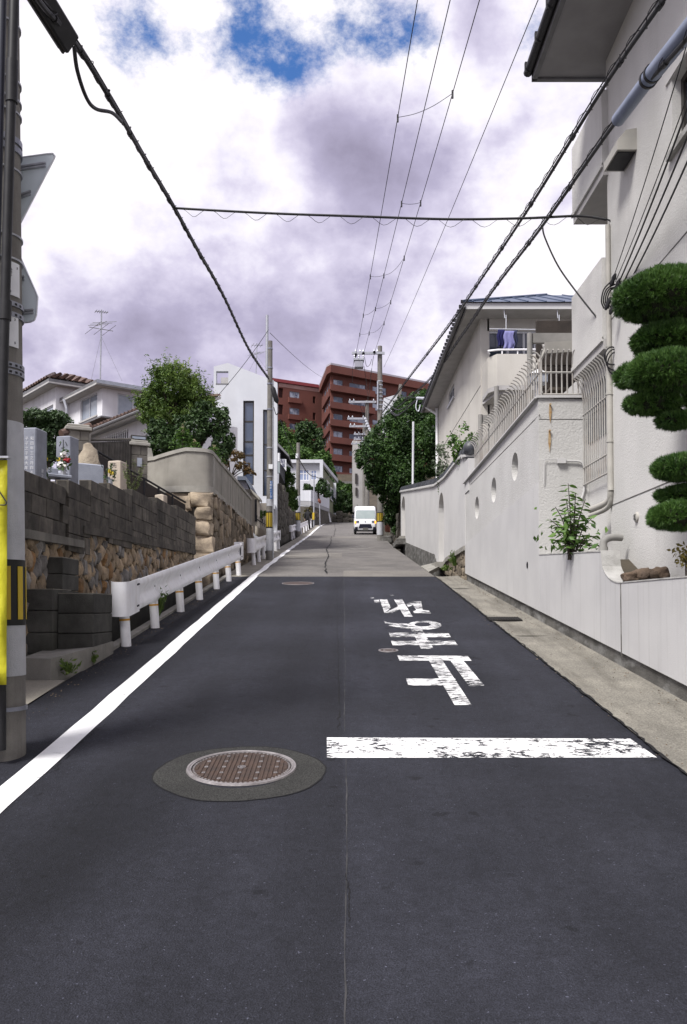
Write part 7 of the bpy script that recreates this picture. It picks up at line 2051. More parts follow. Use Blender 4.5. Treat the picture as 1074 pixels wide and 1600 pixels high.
window(wb, Mf, *s2, M_darkframe, M_bluegl, .12, .04, (), (.3, .6), None, None)
mb = MB(); mb.box(s3[0], s3[1], YW + 1.2, YW + 1.25, s3[2] - .1, s3[3] + .1); mb.build('terrace_back', M_soffit, wb)
MB().box(s3[0] - .01, s3[1] + .01, YW - .01, YW + .03, s3[2] - .02, s3[2] + .02).build('terrace_sill', M_fascia, wb)
MB().box(at(393, 0, 31).x, xb_ - .05, YW - .4, YW - .02, at(400, 797, 31).z, at(400, 790, 31).z).build('ledge', M_bwhite, wb)
aerial('small aerial above the white building beside the second pole', 400, 588, 537, 33, .9, [(.95, .5, 4, .35, .5), (.7, .8, 3, .7, 2.0)])
# ---- gate pillar, low annex and iron railing past the rendered wall
M_bei = mat('beige_render', (.46, .42, .35), (.40, .365, .31), 2, .9, bump=.2, bscale=80, grime=(.25, .23, .2), gamt=.4)
gp = thing('entrance_porch', 'beige entrance pillar with sloped coping past the rendered wall', 'porch', at(400, 830, 27.2))
Yg = 27.2
mb = MB(); mb.prism([at(393, 830, Yg), at(393, 768, Yg), at(403, 776, Yg), at(403, 838, Yg)], (0, .7, 0)); mb.build('pillar', M_bei, gp)
mb = MB(); mb.prism([at(392, 768, Yg) + Vector((0, -.08, 0)), at(392, 764, Yg) + Vector((0, -.08, 0)), at(406, 777, Yg) + Vector((0, -.08, 0)), at(406, 782, Yg) + Vector((0, -.08, 0))], (0, .9, 0)); mb.build('coping', M_coping, gp)
mb = MB(); a, b_ = at(398.6, 780, Yg), at(401.5, 815, Yg); mb.box(a.x, b_.x, Yg - .03, Yg - .002, b_.z, a.z); mb.build('name_slot', M_black, gp)
mb = MB(); a, b_ = at(404, 786, 29), at(418, 830, 29); mb.box(a.x, b_.x, 29, 29.2, b_.z, a.z); mb.build('back_wall', M_bei, gp)
mb = MB(); a, b_ = at(399, 821, 26.4), at(421, 838, 26.4); mb.prism([at(399, 821, 26.6), at(422, 834, 26.0), at(422, 846, 26.0), at(399, 836, 26.6)], (0, .15, 0)); mb.build('step_wall', M_bei, gp)
ir = thing('iron_railing', 'small black iron railing on the porch wall behind the second pole', 'railing', at(410, 826, 26.3))
for k in range(7):
    p = at(402 + 3 * k, 816 + 1.8 * k, 26.35 - .05 * k); MB().tube([p, p + Vector((0, 0, .22))], .012, 5).build('bar', M_black, ir)
MB().tube([at(401, 811, 26.35), at(421, 823, 26.05)], .018, 6).build('rail', M_black, ir)
an = thing('grey_annex', 'low lilac-grey annex with blue-grey eave behind the rendered wall', 'annex', at(375, 790, 27.5))
mb = MB(); mb.prism([at(360, 790, 27.5), at(360, 750, 27.5), at(384, 750, 27.5), at(391, 768, 27.5), at(391, 800, 27.5)], (0, 1.5, 0)); mb.build('wall', mat('lilac_render', (.36, .36, .42), (.31, .31, .36), 2, .9), an)
mb = MB(); mb.prism([at(359, 750, 27.3), at(359, 744, 27.3), at(384, 744, 27.3), at(393, 761, 27.3), at(393, 766, 27.3), at(384, 750, 27.3)], (0, 1.9, 0)); mb.build('eave', mat('bluegrey_eave', (.13, .15, .19), None, rough=.6), an)
MB().box(at(387, 0, 27).x, at(395, 0, 27).x, 26.9, 27.15, at(390, 830, 27).z, at(390, 765, 27).z).build('post', M_darkframe, an)
tree('porch_shrub', 'small bright green shrub behind the porch railing', 'shrub', at(410, 815, 28.2), [tuple(at(409, 803, 28.2)) + (.2, .2, .14)], 500, .035, M_leafC, M_bark, clumps=20, seed=61, trunk_r=.02)
# ---- dark-eaved house and stone banks beyond
eh = thing('dark_eaved_house', 'small house with dark curved eave beyond the white building', 'house', at(436, 800, 45))
mb = MB(); mb.prism([at(425, 740, 45), at(425, 700, 45), at(438, 700, 45), at(438, 740, 45)], (0, 5, 0)); mb.build('wall', mat('slate_wall', (.06, .065, .075), None, rough=.8), eh)
mb = MB(); mb.prism([at(420, 684, 44.6), at(433, 690, 44.6), at(452, 711, 44.6), at(451, 713.5, 44.6), at(432, 694, 44.6), at(420, 690, 44.6)], (0, 4, 0)); mb.build('roof', M_fascia, eh)
mb = MB(); mb.prism([at(428, 737, 44.2), at(428, 721, 44.2), at(437.5, 722, 44.2), at(437.5, 739, 44.2)], (0, .06, 0)); mb.build('balcony_panel', mat('grey_green_panel', (.27, .31, .32), None, rough=.6), eh)
MB().tube([at(435, 740, 44.2), at(434, 775, 44.2)], .05, 8).build('balcony_post', M_steel_lt, eh)
MB().tube([at(436, 708, 44.4), at(436, 721, 44.4)], .07, 8).build('balcony_post', M_plate, eh)
sg = thing('hanging_sign', 'white hanging sign with dark blue characters under the dark eave', 'sign', at(444, 735, 43))
mb = MB(); mb.prism([at(438.5, 717, 43), at(447.5, 717.5, 43), at(447.5, 736, 43), at(438.5, 724, 43)], (0, .05, 0)); mb.build('panel', M_plate, sg)
M_navy = mat('navy_ink', (.02, .025, .09), None, rough=.6)
text('駐', .26, M_navy, sg, at(442.3, 721.0, 42.98), (1, 0, 0), (0, 0, 1)); text('車', .2, M_navy, sg, at(442.8, 727.8, 42.98), (1, 0, 0), (0, 0, 1))
bk = thing('stone_bank', 'dark mossy stone bank behind the distant left guard rail', 'stone wall', (-3.4, 40, zr(40)))
M_dkst = mat('dark_bank_stone', (.10, .09, .075), (.06, .055, .045), 4, .95, bump=.7, bscale=20, rand=.3, grime=(.03, .035, .02), gscale=(1.5, 1.5, 1.5), gamt=.7)
SDK = stone_meshes(5, M_dkst, .75, 71, 2, .15)
mb = MB(); slab_run(mb, 34.5, 60, 12, -6, -3.25, lambda y: zr(y) - .5, lambda y: zr(y) + (2.6 if y < 47 else 1.5)); mb.build('core', M_mortar, bk)
Y = 34.6
while Y < 58:
    w = rng.uniform(.5, .9); z = zr(Y) - .2; tp_ = zr(Y) + (2.6 if Y < 47 else 1.5)
    while z < tp_ - .2:
        h = rng.uniform(.35, .6); place_stone(rng.choice(SDK), bk, (-3.25, Y + w / 2, z + h / 2), w * 1.05, h * 1.05, .4, (0, 1, 0), rng.uniform(-.2, .2)); z += h * .95
    Y += w * .95
def ptree(name, label, cat, Y, blobs, n, size, lm, basepx, **kw):
    B = [tuple(at(x, y, Y + (dy[0] if dy else 0))) + (rx * Y / F, rx * Y / F, rz * Y / F) for (x, y, rx, rz, *dy) in blobs]
    return tree(name, label, cat, at(basepx[0], basepx[1], Y), B, n, size, lm, M_bark, **kw)
M_leafD = leafmat('mid_green_leaf', (.022, .06, .012), (.09, .17, .03), trans=.2)
M_leafE = leafmat('deep_green_leaf', (.014, .036, .010), (.05, .10, .022), trans=.15)
ptree('hedge_tree', 'bright green bushy tree hanging over the dark stone bank', 'tree', 49, [(452, 760, 10, 26), (457, 778, 9, 18), (448, 742, 7, 14), (462, 790, 5, 8)], 6000, .07, M_leafD, (452, 810), seed=70, clumps=90)
# planks of the stair fence by the bank
# ---- far left pole with lamp-grey wrap
p4b = at(466, 838, 51.5)
t4, b4, tp4, W4 = banded_pole('distant concrete utility pole beside the bushy bank', p4b.x, 51.5, at(466, 692, 51.5).z, .15, .11)
W4(zr(51.5) + 1.5, zr(51.5) + 2.5, M_reflw, 'white_wrap')
MB().tube([at(464.5, 716, 51.4), at(464.5, 709, 51.4)], .09, 8).build('lamp_box', M_plate, t4)
cable('cable from the far left pole sagging to the lamp post', smoothpts([at(468, 718, 51.4), at(478, 735, 58), at(487, 743.5, 66), at(492, 744, 68)], 6), .03, group='fine wires')
cable('cable from the lamp post towards the white flat-roofed house', sag(at(492, 744, 68), at(517, 742, 86), .3, 10), .03, group='fine wires')
lpst = thing('lamp_post', 'thin grey post with orange striped foot at the bend', 'lamp post', at(490.5, 817, 68))
a, b_ = at(490.5, 817, 68), at(491, 745, 68); MB().tube([a - Vector((0, 0, .3)), b_], .055, 8).build('post', M_galv, lpst)
MB().tube([at(490, 812, 67.9), at(490.3, 801, 67.9)], .09, 8).build('striped_foot', M_tape_y, lpst)
cm = thing('traffic_mirror', 'round traffic mirror with orange back beside the white retaining wall', 'mirror', at(499, 786, 70))
c_ = at(499.5, 783, 70); mb = MB(); mb.lathe([(.001, .1), (.12, .09), (.2, .03), (.22, -.02), (.001, -.02)], c_, 16, Matrix.Rotation(R(60), 4, 'Z') @ Matrix.Rotation(R(75), 4, 'X')); mb.build('mirror', mat('mirror_back', (.16, .05, .03), None, rough=.4), cm, smooth=True)
MB().tube([c_, Vector((c_.x + .05, c_.y + .1, zr(70)))], .04, 8).build('post', M_galv, cm)

# ---- flat-roofed white house and its white retaining wall
fh = thing('flat_roofed_house', 'white flat-roofed house with blue-white windows above the bend', 'house', at(480, 790, 88))
Yf = 88.0
def Q(px, py): return at(px, py, Yf)
x0, x1 = Q(447, 0).x, Q(500.5, 0).x; zt_, zb_ = Q(0, 718).z, Q(0, 770).z
w1 = (Q(468.5, 0).x, Q(484.5, 0).x, round(Q(0, 750).z, 3), round(Q(0, 732).z, 3)); w2 = (Q(486.5, 0).x, Q(496, 0).x, round(Q(0, 749).z, 3), round(Q(0, 733).z, 3))
Mff = lambda u, w, d: Vector((u, Yf + .5 + d, w))
wall_mesh([x0, x1], [zb_ - 4, zt_ - .35], [w1 + (None,), w2 + (None,)], Mff, .2).build('wall', M_bwhite, fh)
window(fh, Mff, *w1, M_plate, mat('bluish_pane', (.22, .27, .42), (.35, .40, .52), .5, .15), .06, .1, (.42, .72), (.62,)); window(fh, Mff, *w2, M_plate, mat('bluish_pane', (.3, .35, .45)), .06, .08, (.5,), (.62,))
bx_ = at(524, 772, 101)
MB().box(x0 - .1, x1 + .35, Yf, Yf + .9, zt_ - .35, zt_).build('roof_slab', M_bwhite, fh)
MB().box(x1 + .0, x1 + .35, Yf, Yf + .3, zb_ - .3, zt_ - .351).build('fin', M_bwhite, fh)
M_olive = mat('olive_render', (.22, .235, .16), (.18, .19, .13), 1, .9)
xs1, xs2 = x1 + .1, at(522, 0, 101).x
mb = MB(); mb.add([(xs1, Yf + .9, zb_ - 4), (xs2, 101, zb_ - 4), (xs2, 101, zt_ - .6), (xs1, Yf + .9, zt_ - .4)], [(0, 1, 2, 3)]); mb.add([(xs1, Yf + .9, zb_ - 4), (xs1, Yf + 1.0, zb_ - 4), (xs1, Yf + 1.0, zt_ - .4), (xs1, Yf + .9, zt_ - .4)], [(0, 1, 2, 3)]); mb.build('side_wall', M_olive, fh)
mb = MB(); mb.prism([(xs1, Yf + .9, zt_ - .35), (xs2 + .3, 101, zt_ - .55), (xs2 + .3, 101, zt_ - .1), (xs1, Yf + .9, zt_)], (.25, -.1, 0)); mb.build('roof_edge', M_bwhite, fh)
mb = MB(); mb.prism([(xs2 + .3, 101, zb_ - 3), (xs2 + .3, 101, zt_ - .55), (xs2 - .2, 101, zt_ - .55), (xs2 - .2, 101, zb_ - 3)], (0, -.2, 0)); mb.build('fin', M_bwhite, fh)
for (f0, f1, za, zb2_) in ((.35, .55, 1.4, 2.5), (.68, .86, 1.6, 2.8)):
    p, q = Vector((xs1, Yf + .9, 0)).lerp(Vector((xs2, 101, 0)), f0), Vector((xs1, Yf + .9, 0)).lerp(Vector((xs2, 101, 0)), f1)
    mb = MB(); mb.prism([(p.x + .06, p.y, zt_ - zb2_ - .3), (q.x + .06, q.y, zt_ - zb2_ - .3), (q.x + .06, q.y, zt_ - za), (p.x + .06, p.y, zt_ - za)], (.08, -.02, 0)); fo = mb.build('window', M_plate, fh)
    mb = MB(); mb.prism([(p.x + .15, p.y + .1, zt_ - zb2_ - .15), (q.x + .15, q.y - .1, zt_ - zb2_ - .15), (q.x + .15, q.y - .1, zt_ - za - .15), (p.x + .15, p.y + .1, zt_ - za - .15)], (.03, 0, 0)); mb.build('pane', M_glass, fo)
MB().cbox(Q(447.5, 0).x, Q(450.5, 0).x, Yf - .1, Yf + .3, Q(0, 736).z, Q(0, 728).z, .03).build('air_conditioner', M_plate, fh)
rw2 = thing('white_retaining_wall', 'white parapet wall on grey and stone base at the bend', 'wall', at(492, 810, 80))
Yr = 80.0
ca_, cb_, cc_ = at(470, 0, Yr + 3), at(487, 0, Yr), at(515.5, 0, Yr + 12)
for (nm, ma, ta, tb, tc_, ba, bb, bc) in (('parapet', M_bwhite, 766, 766, 778, 782.5, 783, 795), ('base_band', mat('grey_band', (.30, .30, .31), None, rough=.9), 783, 783.5, 795.5, 789, 790, 800)):
    zz = lambda py, p: at(500, py, p.y).z
    mb = MB(); mb.prism([(ca_.x, ca_.y, zz(ba, ca_)), (cb_.x, cb_.y, zz(bb, cb_)), (cb_.x, cb_.y, zz(tb, cb_)), (ca_.x, ca_.y, zz(ta, ca_))], (.0, .25, 0))
    mb.prism([(cb_.x + .01, cb_.y, zz(bb, cb_)), (cc_.x, cc_.y, zz(bc, cc_)), (cc_.x, cc_.y, zz(tc_, cc_)), (cb_.x + .01, cb_.y, zz(tb, cb_))], (-.2, .2, 0)); mb.build(nm, ma, rw2)
mb = MB(); mb.prism([(ca_.x - 2, ca_.y + .1, zr(80) - 1), (cb_.x, cb_.y + .1, zr(80) - 1), (cb_.x, cb_.y + .1, at(500, 791, Yr).z), (ca_.x - 2, ca_.y + .1, at(500, 790, Yr + 3).z)], (0, .3, 0)); mb.prism([(cb_.x + .01, cb_.y + .1, zr(80) - 1), (cc_.x + .3, cc_.y + .1, zr(92) - 1), (cc_.x + .3, cc_.y + .1, at(500, 801, Yr + 12).z), (cb_.x + .01, cb_.y + .1, at(500, 791, Yr).z)], (-.3, .3, 0)); mb.build('stone_base', M_dkst, rw2)
for k in range(46):
    f_ = rng.random(); p = cb_.lerp(cc_, f_); z = zr(p.y) + rng.uniform(.1, 1.7) * (1 - .5 * f_)
    place_stone(rng.choice(SDK + SG[:2]), rw2, (p.x + .02, p.y + .02, z), rng.uniform(.5, .9), rng.uniform(.3, .55), .3, (cc_ - cb_).normalized() if True else 0, rng.uniform(-.2, .2))
MB().tube([at(513, 800, 90), at(516.5, 816, 90)], .09, 8).build('drain_pipe', M_plate, rw2)
ptree('terrace_shrub', 'dark shrub on the terrace before the flat-roofed house', 'shrub', 84, [(503, 760, 9, 12), (481, 762, 9, 6), (512, 772, 7, 6), (494, 764, 5, 4)], 3000, .12, M_leafE, (500, 785), seed=77, clumps=60)
ptree('bend_shrub', 'reddish green shrub beside the lamp post at the bend', 'shrub', 76, [(483, 800, 7, 7), (478, 806, 5, 5)], 900, .1, leafmat('russet_leaf', (.05, .06, .02), (.16, .12, .04)), (482, 815), seed=78, clumps=25)
# ---- stone wall across the head of the street
ew = thing('end_wall', 'dark rough stone wall across the head of the street', 'stone wall', (2, 97.5, zr(97)))
mb = MB(); mb.prism([(-1.6, 97.5, zr(97) - 1), (14, 98.5, zr(97) - 1), (14, 98.5, zr(97) + 1.4), (-1.6, 97.5, zr(97) + .85)], (0, 1.2, 0)); mb.build('core', M_dkst, ew)
x = -1.5
while x < 8:
    w = rng.uniform(.6, 1.1); z = zr(97) - .3
    while z < zr(97) + .85 + (x + 1.5) * .03:
        h = rng.uniform(.35, .55); place_stone(rng.choice(SDK), ew, (x + w / 2, 97.5 + (x + 1.5) * .06, z + h / 2), w * 1.05, h * 1.05, .4, (1, .06, 0), rng.uniform(-.2, .2)); z += h * .95
    x += w * .95
ptree('hedge_row', 'dark green hedge above the end stone wall', 'hedge', 101, [(525, 790, 9, 12), (540, 792, 10, 12), (556, 793, 11, 12), (518, 798, 6, 8), (535, 775, 8, 10), (548, 780, 8, 12)], 8000, .17, M_leafE, (540, 815), seed=80, clumps=120)
# ---- wooded slope below the apartments
hill_ = [(118, [(445, 700, 22, 30), (438, 680, 14, 20)], 'rounded green tree at the left of the wooded slope', M_leafD), (120, [(478, 672, 20, 14), (492, 690, 18, 24), (468, 690, 16, 20)], 'broad dark tree in the middle of the wooded slope', M_leafE),
         (114, [(468, 712, 22, 16), (490, 722, 16, 14)], 'low bright tree behind the flat-roofed house', M_leafD), (116, [(505, 722, 14, 18), (514, 742, 12, 18)], 'green tree at the right foot of the apartments', M_leafD),
         (108, [(527, 765, 12, 14), (517, 760, 9, 12)], 'dark tree under the apartment foot wall', M_leafE), (106, [(545, 766, 12, 10), (558, 772, 10, 12)], 'green tree beside the concrete building', M_leafD)]
for k, (Yt, bl_, lb, lm) in enumerate(hill_):
    ptree('hillside_tree', lb, 'tree', Yt, bl_, 7000, .20, lm, (bl_[0][0], bl_[0][1] + 50), group='trees on the wooded slope', seed=90 + k, clumps=110, fill=.35, trunk_r=.25)
tag(MB().prism([(-14, 128, 14), (20, 128, 14), (20, 136, 23.6), (-14, 136, 23.6)], (0, 0, -6)).build('hillside', M_soil), 'earth slope under the apartments', None, None, 'structure')
fw_ = thing('foot_wall', 'grey stone foot wall under the red apartments', 'wall', (4, 132, 20))
MB().box(-3, 12, 132, 133, 14, at(540, 752, 132).z).build('wall', mat('grey_foot_wall', (.16, .155, .15), (.11, .105, .10), .6, .95, bump=.5, bscale=3), fw_)

# ---- red-brown apartments
M_brick = mat('red_brick_tile', (.14, .052, .040), (.112, .043, .034), .35, .8, speck=.12, spscale=8, grime=(.12, .035, .028), gscale=(.3, .3, .05), gamt=.4)
M_roofln = mat('pale_roof_edge', (.36, .34, .38), None, rough=.7)
M_redroof = mat('red_roof_edge', (.20, .035, .04), None, rough=.6)
ap = thing('apartment_block', 'large red-brown tiled apartment block with stacked balconies on the hill', 'apartment block', (4, 140, 22))
YA = 138.0
A0 = at(518, 0, YA); A0.z = 0
A1 = at(503.5, 0, 150.0); A1.z = 0; A2 = at(672, 0, 149.0); A2.z = 0
zT = at(518, 574, YA).z; zB = at(540, 752, YA).z - 2
ST = (zT - at(518, 748, YA).z) / 6.45
flo = [at(518, 748, YA).z + ST * k for k in range(7)]         # balcony slab levels
dR = (A2 - A0).normalized(); nR = Vector((dR.y, -dR.x, 0)); LR = (A2 - A0).length
dL = (A1 - A0).normalized(); nL = Vector((dL.y, -dL.x, 0)) * -1; LL = (A1 - A0).length
if nL.y > 0: nL = -nL
MR = lambda u, w, d: A0 + dR * u + Vector((0, 0, w)) - nR * d
MLf = lambda u, w, d: A0 + dL * u + Vector((0, 0, w)) - nL * d
M_apgl = mat('apartment_glass', (.05, .07, .12), (.34, .38, .46), .45, .12, spec=.7, thresh=(.45, .55))
M_apfr = mat('apartment_frame', (.20, .21, .24), None, rough=.5)
hR = []; hL = []
for k in range(7):
    z = flo[k]
    if k < 6 or True:
        if z + 2.3 > zT - .6: continue
        hR += [(.3, 2.3, round(z + .35, 3), round(z + 2.3, 3)), (3.6, 6.9, round(z + .35, 3), round(z + 2.15, 3))]
        if k >= 3: hR += [(8.3, 11.2, round(z + .95, 3), round(z + 2.25, 3)), (14.2, 15.6, round(z + .95, 3), round(z + 2.2, 3))]
        hL += [(1.2, 3.2, round(z + .7, 3), round(z + 2.2, 3)), (4.0, 5.6, round(z + .7, 3), round(z + 2.2, 3)), (6.4, 8.6, round(z + .7, 3), round(z + 2.2, 3))]
wall_mesh([0, LR], [zB, zT], [h + (None,) for h in hR], MR, .4).build('wall', M_brick, ap)
wall_mesh([0.01, LL], [zB, zT], [h + (None,) for h in hL], MLf, .4).build('wall', M_brick, ap)
for h in hR: window(ap, MR, *h, M_apfr, M_apgl, .15, .1, (.5,), (), None, None)
for h in hL: window(ap, MLf, *h, M_apfr, M_apgl, .1, .12, (.5,), (), None, None)
for k in range(6):
    z = flo[k]
    p = [A0 - dR * .15 - nR * -.0, A0 + dR * 8.0, A0 + dR * 8.0 + nR * 1.35, A0 - dR * .9 + nR * 1.35]
    mb = MB(); mb.prism([q + Vector((0, 0, z - .05)) for q in p], (0, 0, .2)); mb.build('balcony_slab', M_brick, ap)
    mb = MB(); a, b_ = p[3], p[2]; mb.prism([a + Vector((0, 0, z + .152)), b_ + Vector((0, 0, z + .152)), b_ + Vector((0, 0, z + 1.0)), a + Vector((0, 0, z + 1.0))], tuple(-nR * .15))
    a, b_ = p[0], p[3] - nR * .16; mb.prism([a + Vector((0, 0, z + .152)), b_ + Vector((0, 0, z + .152)), b_ + Vector((0, 0, z + 1.0)), a + Vector((0, 0, z + 1.0))], tuple(dR * .15)); mb.build('balcony_parapet', M_brick, ap)
    # projecting bay band on the left face
    mb = MB(); a, b_ = A0 + dL * .2 + nL * .35, A0 + dL * 9.5 + nL * .35; mb.prism([a + Vector((0, 0, z - .6)), b_ + Vector((0, 0, z - .6)), b_ + Vector((0, 0, z + .62)), a + Vector((0, 0, z + .62))], tuple(-nL * .34)); mb.build('bay_band', M_brick, ap)
pp = [A0 - dR * .9 + nR * 1.4, A2 + nR * .5, A2 - nR * 12, A1 - nR * 0 + dR * 2, A1 + nL * .5, A0 + nL * .6 - dR * .2]
mb = MB(); mb.prism([q + Vector((0, 0, zT - 1.25)) for q in pp], (0, 0, 1.25)); mb.build('roof_parapet', M_brick, ap)
mb = MB(); mb.prism([q * 1.0 + Vector((0, 0, zT)) for q in pp], (0, 0, .3)); mb.build('roof_edge', M_roofln, ap)
for (u0, z0) in ((9.2, flo[4] - .1), (9.2, flo[5] - .1)): MB().add([MR(u, w, -.02) for u, w in ((u0, z0), (u0 + 1.6, z0), (u0 + 1.6, z0 + .25), (u0, z0 + .25))], [(0, 1, 2, 3)]).build('vent_slot', M_black, ap)
MB().tube([MR(18, flo[3], -.2), MR(18, zT - 1.5, -.2)], .2, 6).build('downpipe', M_plate, ap)
# stair bay at right: flat sheet with the shade of a recess painted in
mb = MB(); mb.add([MR(u, w, -.03) for u, w in ((19, flo[4]), (LR - .3, flo[4]), (LR - .3, zT - 1.4), (19, zT - 1.4))], [(0, 1, 2, 3)]); mb.build('stair_bay_shade', mat('recess_shade', (.05, .02, .018), None, rough=.9), ap)
# left wing
wg = thing('apartment_wing', 'plain red-brown apartment wing left of the balconied block', 'apartment block', (-8, 149, 22))
W0, W1 = at(428, 0, 147.0), at(504, 0, 151.8); W0.z = W1.z = 0; dW = (W1 - W0).normalized(); nW = Vector((dW.y, -dW.x, 0)); LW = (W1 - W0).length
MWg = lambda u, w, d: W0 + dW * u + Vector((0, 0, w)) - nW * d
zWT = at(432, 596, 147).z; zWB = 20.0
def uw(px): return (px - 428) / (504 - 428) * LW
hW = []
for k, (yt, yb) in enumerate(((612, 622), (637.5, 648), (662, 672), (689, 699))):
    Z_ = lambda py: round(at(460, py, 149).z, 3)
    hW += [(uw(453.5), uw(468.5), Z_(yb), Z_(yt)), (uw(489.5), uw(494), Z_(yb + 4), Z_(yt + 3)), (uw(437), uw(444), Z_(yb + 2), Z_(yt - 3))]
wall_mesh([0, LW], [zWB, zWT], [h + (None,) for h in hW], MWg, .5).build('wall', M_brick, wg)
for i, h in enumerate(hW):
    if i % 3 == 0:
        window(wg, MWg, *h, M_apfr, M_apgl, .1, .12, (.5,))
        mb = MB(); a, b_ = MWg(h[0] - .3, h[2] - .95, -.001), MWg(h[1] + .3, h[2] - .95, -.001); mb.prism([a, b_, b_ + Vector((0, 0, .9)), a + Vector((0, 0, .9))], tuple(nW * .5)); mb.build('window_box', M_brick, wg)
    else:
        mb = MB(); mb.add([MWg(u, w, .495) for u, w in ((h[0] - .05, h[2] - .05), (h[1] + .05, h[2] - .05), (h[1] + .05, h[3] + .05), (h[0] - .05, h[3] + .05))], [(0, 1, 2, 3)]); mb.build('recess_shade', _mats['recess_shade'], wg)  # flat dark back, shade of the opening put into its colour
mb = MB(); mb.prism([MWg(-.3, zWT, -.3), MWg(LW, zWT, -.3), MWg(LW, zWT + .55, -.3), MWg(-.3, zWT + .55, -.3)], tuple(-nW * 6)); mb.build('roof_edge', M_redroof, wg)
mb = MB(); mb.prism([MWg(1.2, zWT - .75, -.03), MWg(LW - .6, zWT - .75, -.03), MWg(LW - .6, zWT - .1, -.03), MWg(1.2, zWT - .1, -.03)], tuple(-nW * .02)); mb.build('pale_band', mat('pale_tile_band', (.33, .22, .20), (.27, .15, .13), .5, .8), wg)

# ---- concrete building and houses glimpsed right of the bend
cbg = thing('concrete_building', 'tall thin grey concrete building beyond the parked van', 'building', at(562, 800, 100))
mb = MB(); mb.prism([at(551.5, 800, 100), at(551.5, 688, 100), at(575, 690, 100), at(575, 800, 100)], (0, 8, 0)); mb.build('wall', mat('pale_concrete', (.36, .35, .335), (.30, .29, .28), .5, .9, grime=(.18, .18, .17), gscale=(.6, .6, .06), gamt=.5), cbg)
for (xa_, xb2, ya_, yb_) in ((555, 559, 740, 756), (555.5, 559, 762, 775), (555, 558, 712, 722)):
    mb = MB(); mb.prism([at(xa_, yb_, 99.9), at(xa_, ya_, 99.9), at(xb2, ya_, 99.9), at(xb2, yb_, 99.9)], (0, -.05, 0)); mb.build('window', M_darkframe, cbg)
wh2 = thing('far_white_house', 'pale house gable behind the transformer pole and tree', 'house', at(610, 660, 75))
mb = MB(); mb.prism([at(596, 680, 75), at(600, 622, 75), at(622, 616, 75), at(640, 640, 75), at(640, 690, 75)], (0, 6, 0)); mb.build('wall', M_bwhite, wh2)
mb = MB(); mb.prism([at(620, 627, 74.5), at(624, 600, 74.5), at(628, 600, 74.5), at(627, 628, 74.5)], (0, .5, 0)); mb.build('chimney', M_concpole, wh2)

# ---- transformer pole and the poles after it
t3, b3, tp3, W3 = banded_pole('tall concrete transformer pole beside the parked van', P3X, 43.0, at(594, 541, 43).z, .165, .12)
def arm(t, px0, px1, py, Y, m=M_galv, s=.05, ins=(), r_=.045):
    a, b_ = at(px0, py, Y), at(px1, py, Y); MB().box(a.x, b_.x, Y - .24, Y - .14, a.z - s, a.z + s).build('crossarm', m, t)
    for px in ins:
        q = at(px, py, Y - .19); MB().lathe([(.03, .05), (r_, .08), (.03, .12), (r_, .16), (.03, .2), (.02, .28)], q, 8).build('insulator', M_steel_lt, t)
arm(t3, 550, 601, 553.5, 43, s=.06, ins=(556, 563, 568, 585, 590))
a = at(561, 566, 42.8)
tr = thing('pole_switch', 'grey box switch with bushings hung under the crossarm', 'switch box', a)
MB().cbox(a.x - .23, a.x + .23, a.y - .2, a.y + .2, at(0, 575.5, 42.8).z, at(0, 565, 42.8).z, .03).build('tank', mat('grey_tank', (.30, .30, .34), None, rough=.5), tr)
MB().cbox(a.x - .27, a.x + .27, a.y - .23, a.y + .23, at(0, 564.9, 42.8).z, at(0, 561.5, 42.8).z, .02).build('lid', M_galv, tr)
for k in range(6):
    q = Vector((a.x - .23 + .46 * (k % 3) / 2, a.y + (-.12 if k < 3 else .12), at(0, 561.4, 42.8).z)); MB().lathe([(.03, 0), (.05, .04), (.03, .08), (.05, .12), (.02, .2)], q, 8).build('bushing', M_galv, tr)
for k in range(3):
    q = ends[k]; MB().tube([q + Vector((0, -.3, .03)), q + Vector((0, -.2, .02)), q + Vector((0, -.05, .0)), q + Vector((0, .1, -.05))], [.02, .07, .07, .02], 8).build('strain_insulator', M_black, t3)
for (pp, r_) in (([at(570, 558, 42.8), at(573, 572, 42.8), at(578, 570, 42.8), at(581, 561, 42.8)], .012), ([at(584, 556, 42.8), at(580, 585, 42.8), at(576, 625, 60)], .014), ([at(569, 572, 42.8), at(573, 600, 46), at(575, 628, 61)], .0121), ([at(553, 566, 42.8), at(551, 580, 43), at(551, 600, 46)], .01)):
    cable(('short looped', 'longest', 'steep middle', 'leftmost')[[.012, .014, .0121, .01].index(r_)] + ' thin jumper wire dropping from the transformer pole crossarm', smoothpts(pp, 5), r_, group='jumper wires on the transformer pole')
MB().tube([at(590.5, 596, 42.8), at(590.5, 640, 42.8)], .04, 8).build('riser', M_galv, t3)
for py in (596, 602, 608, 614, 620, 626, 633, 640): z = at(594, py, 43).z; W3(z - .03, z + .03, M_galv, 'strap', .02)
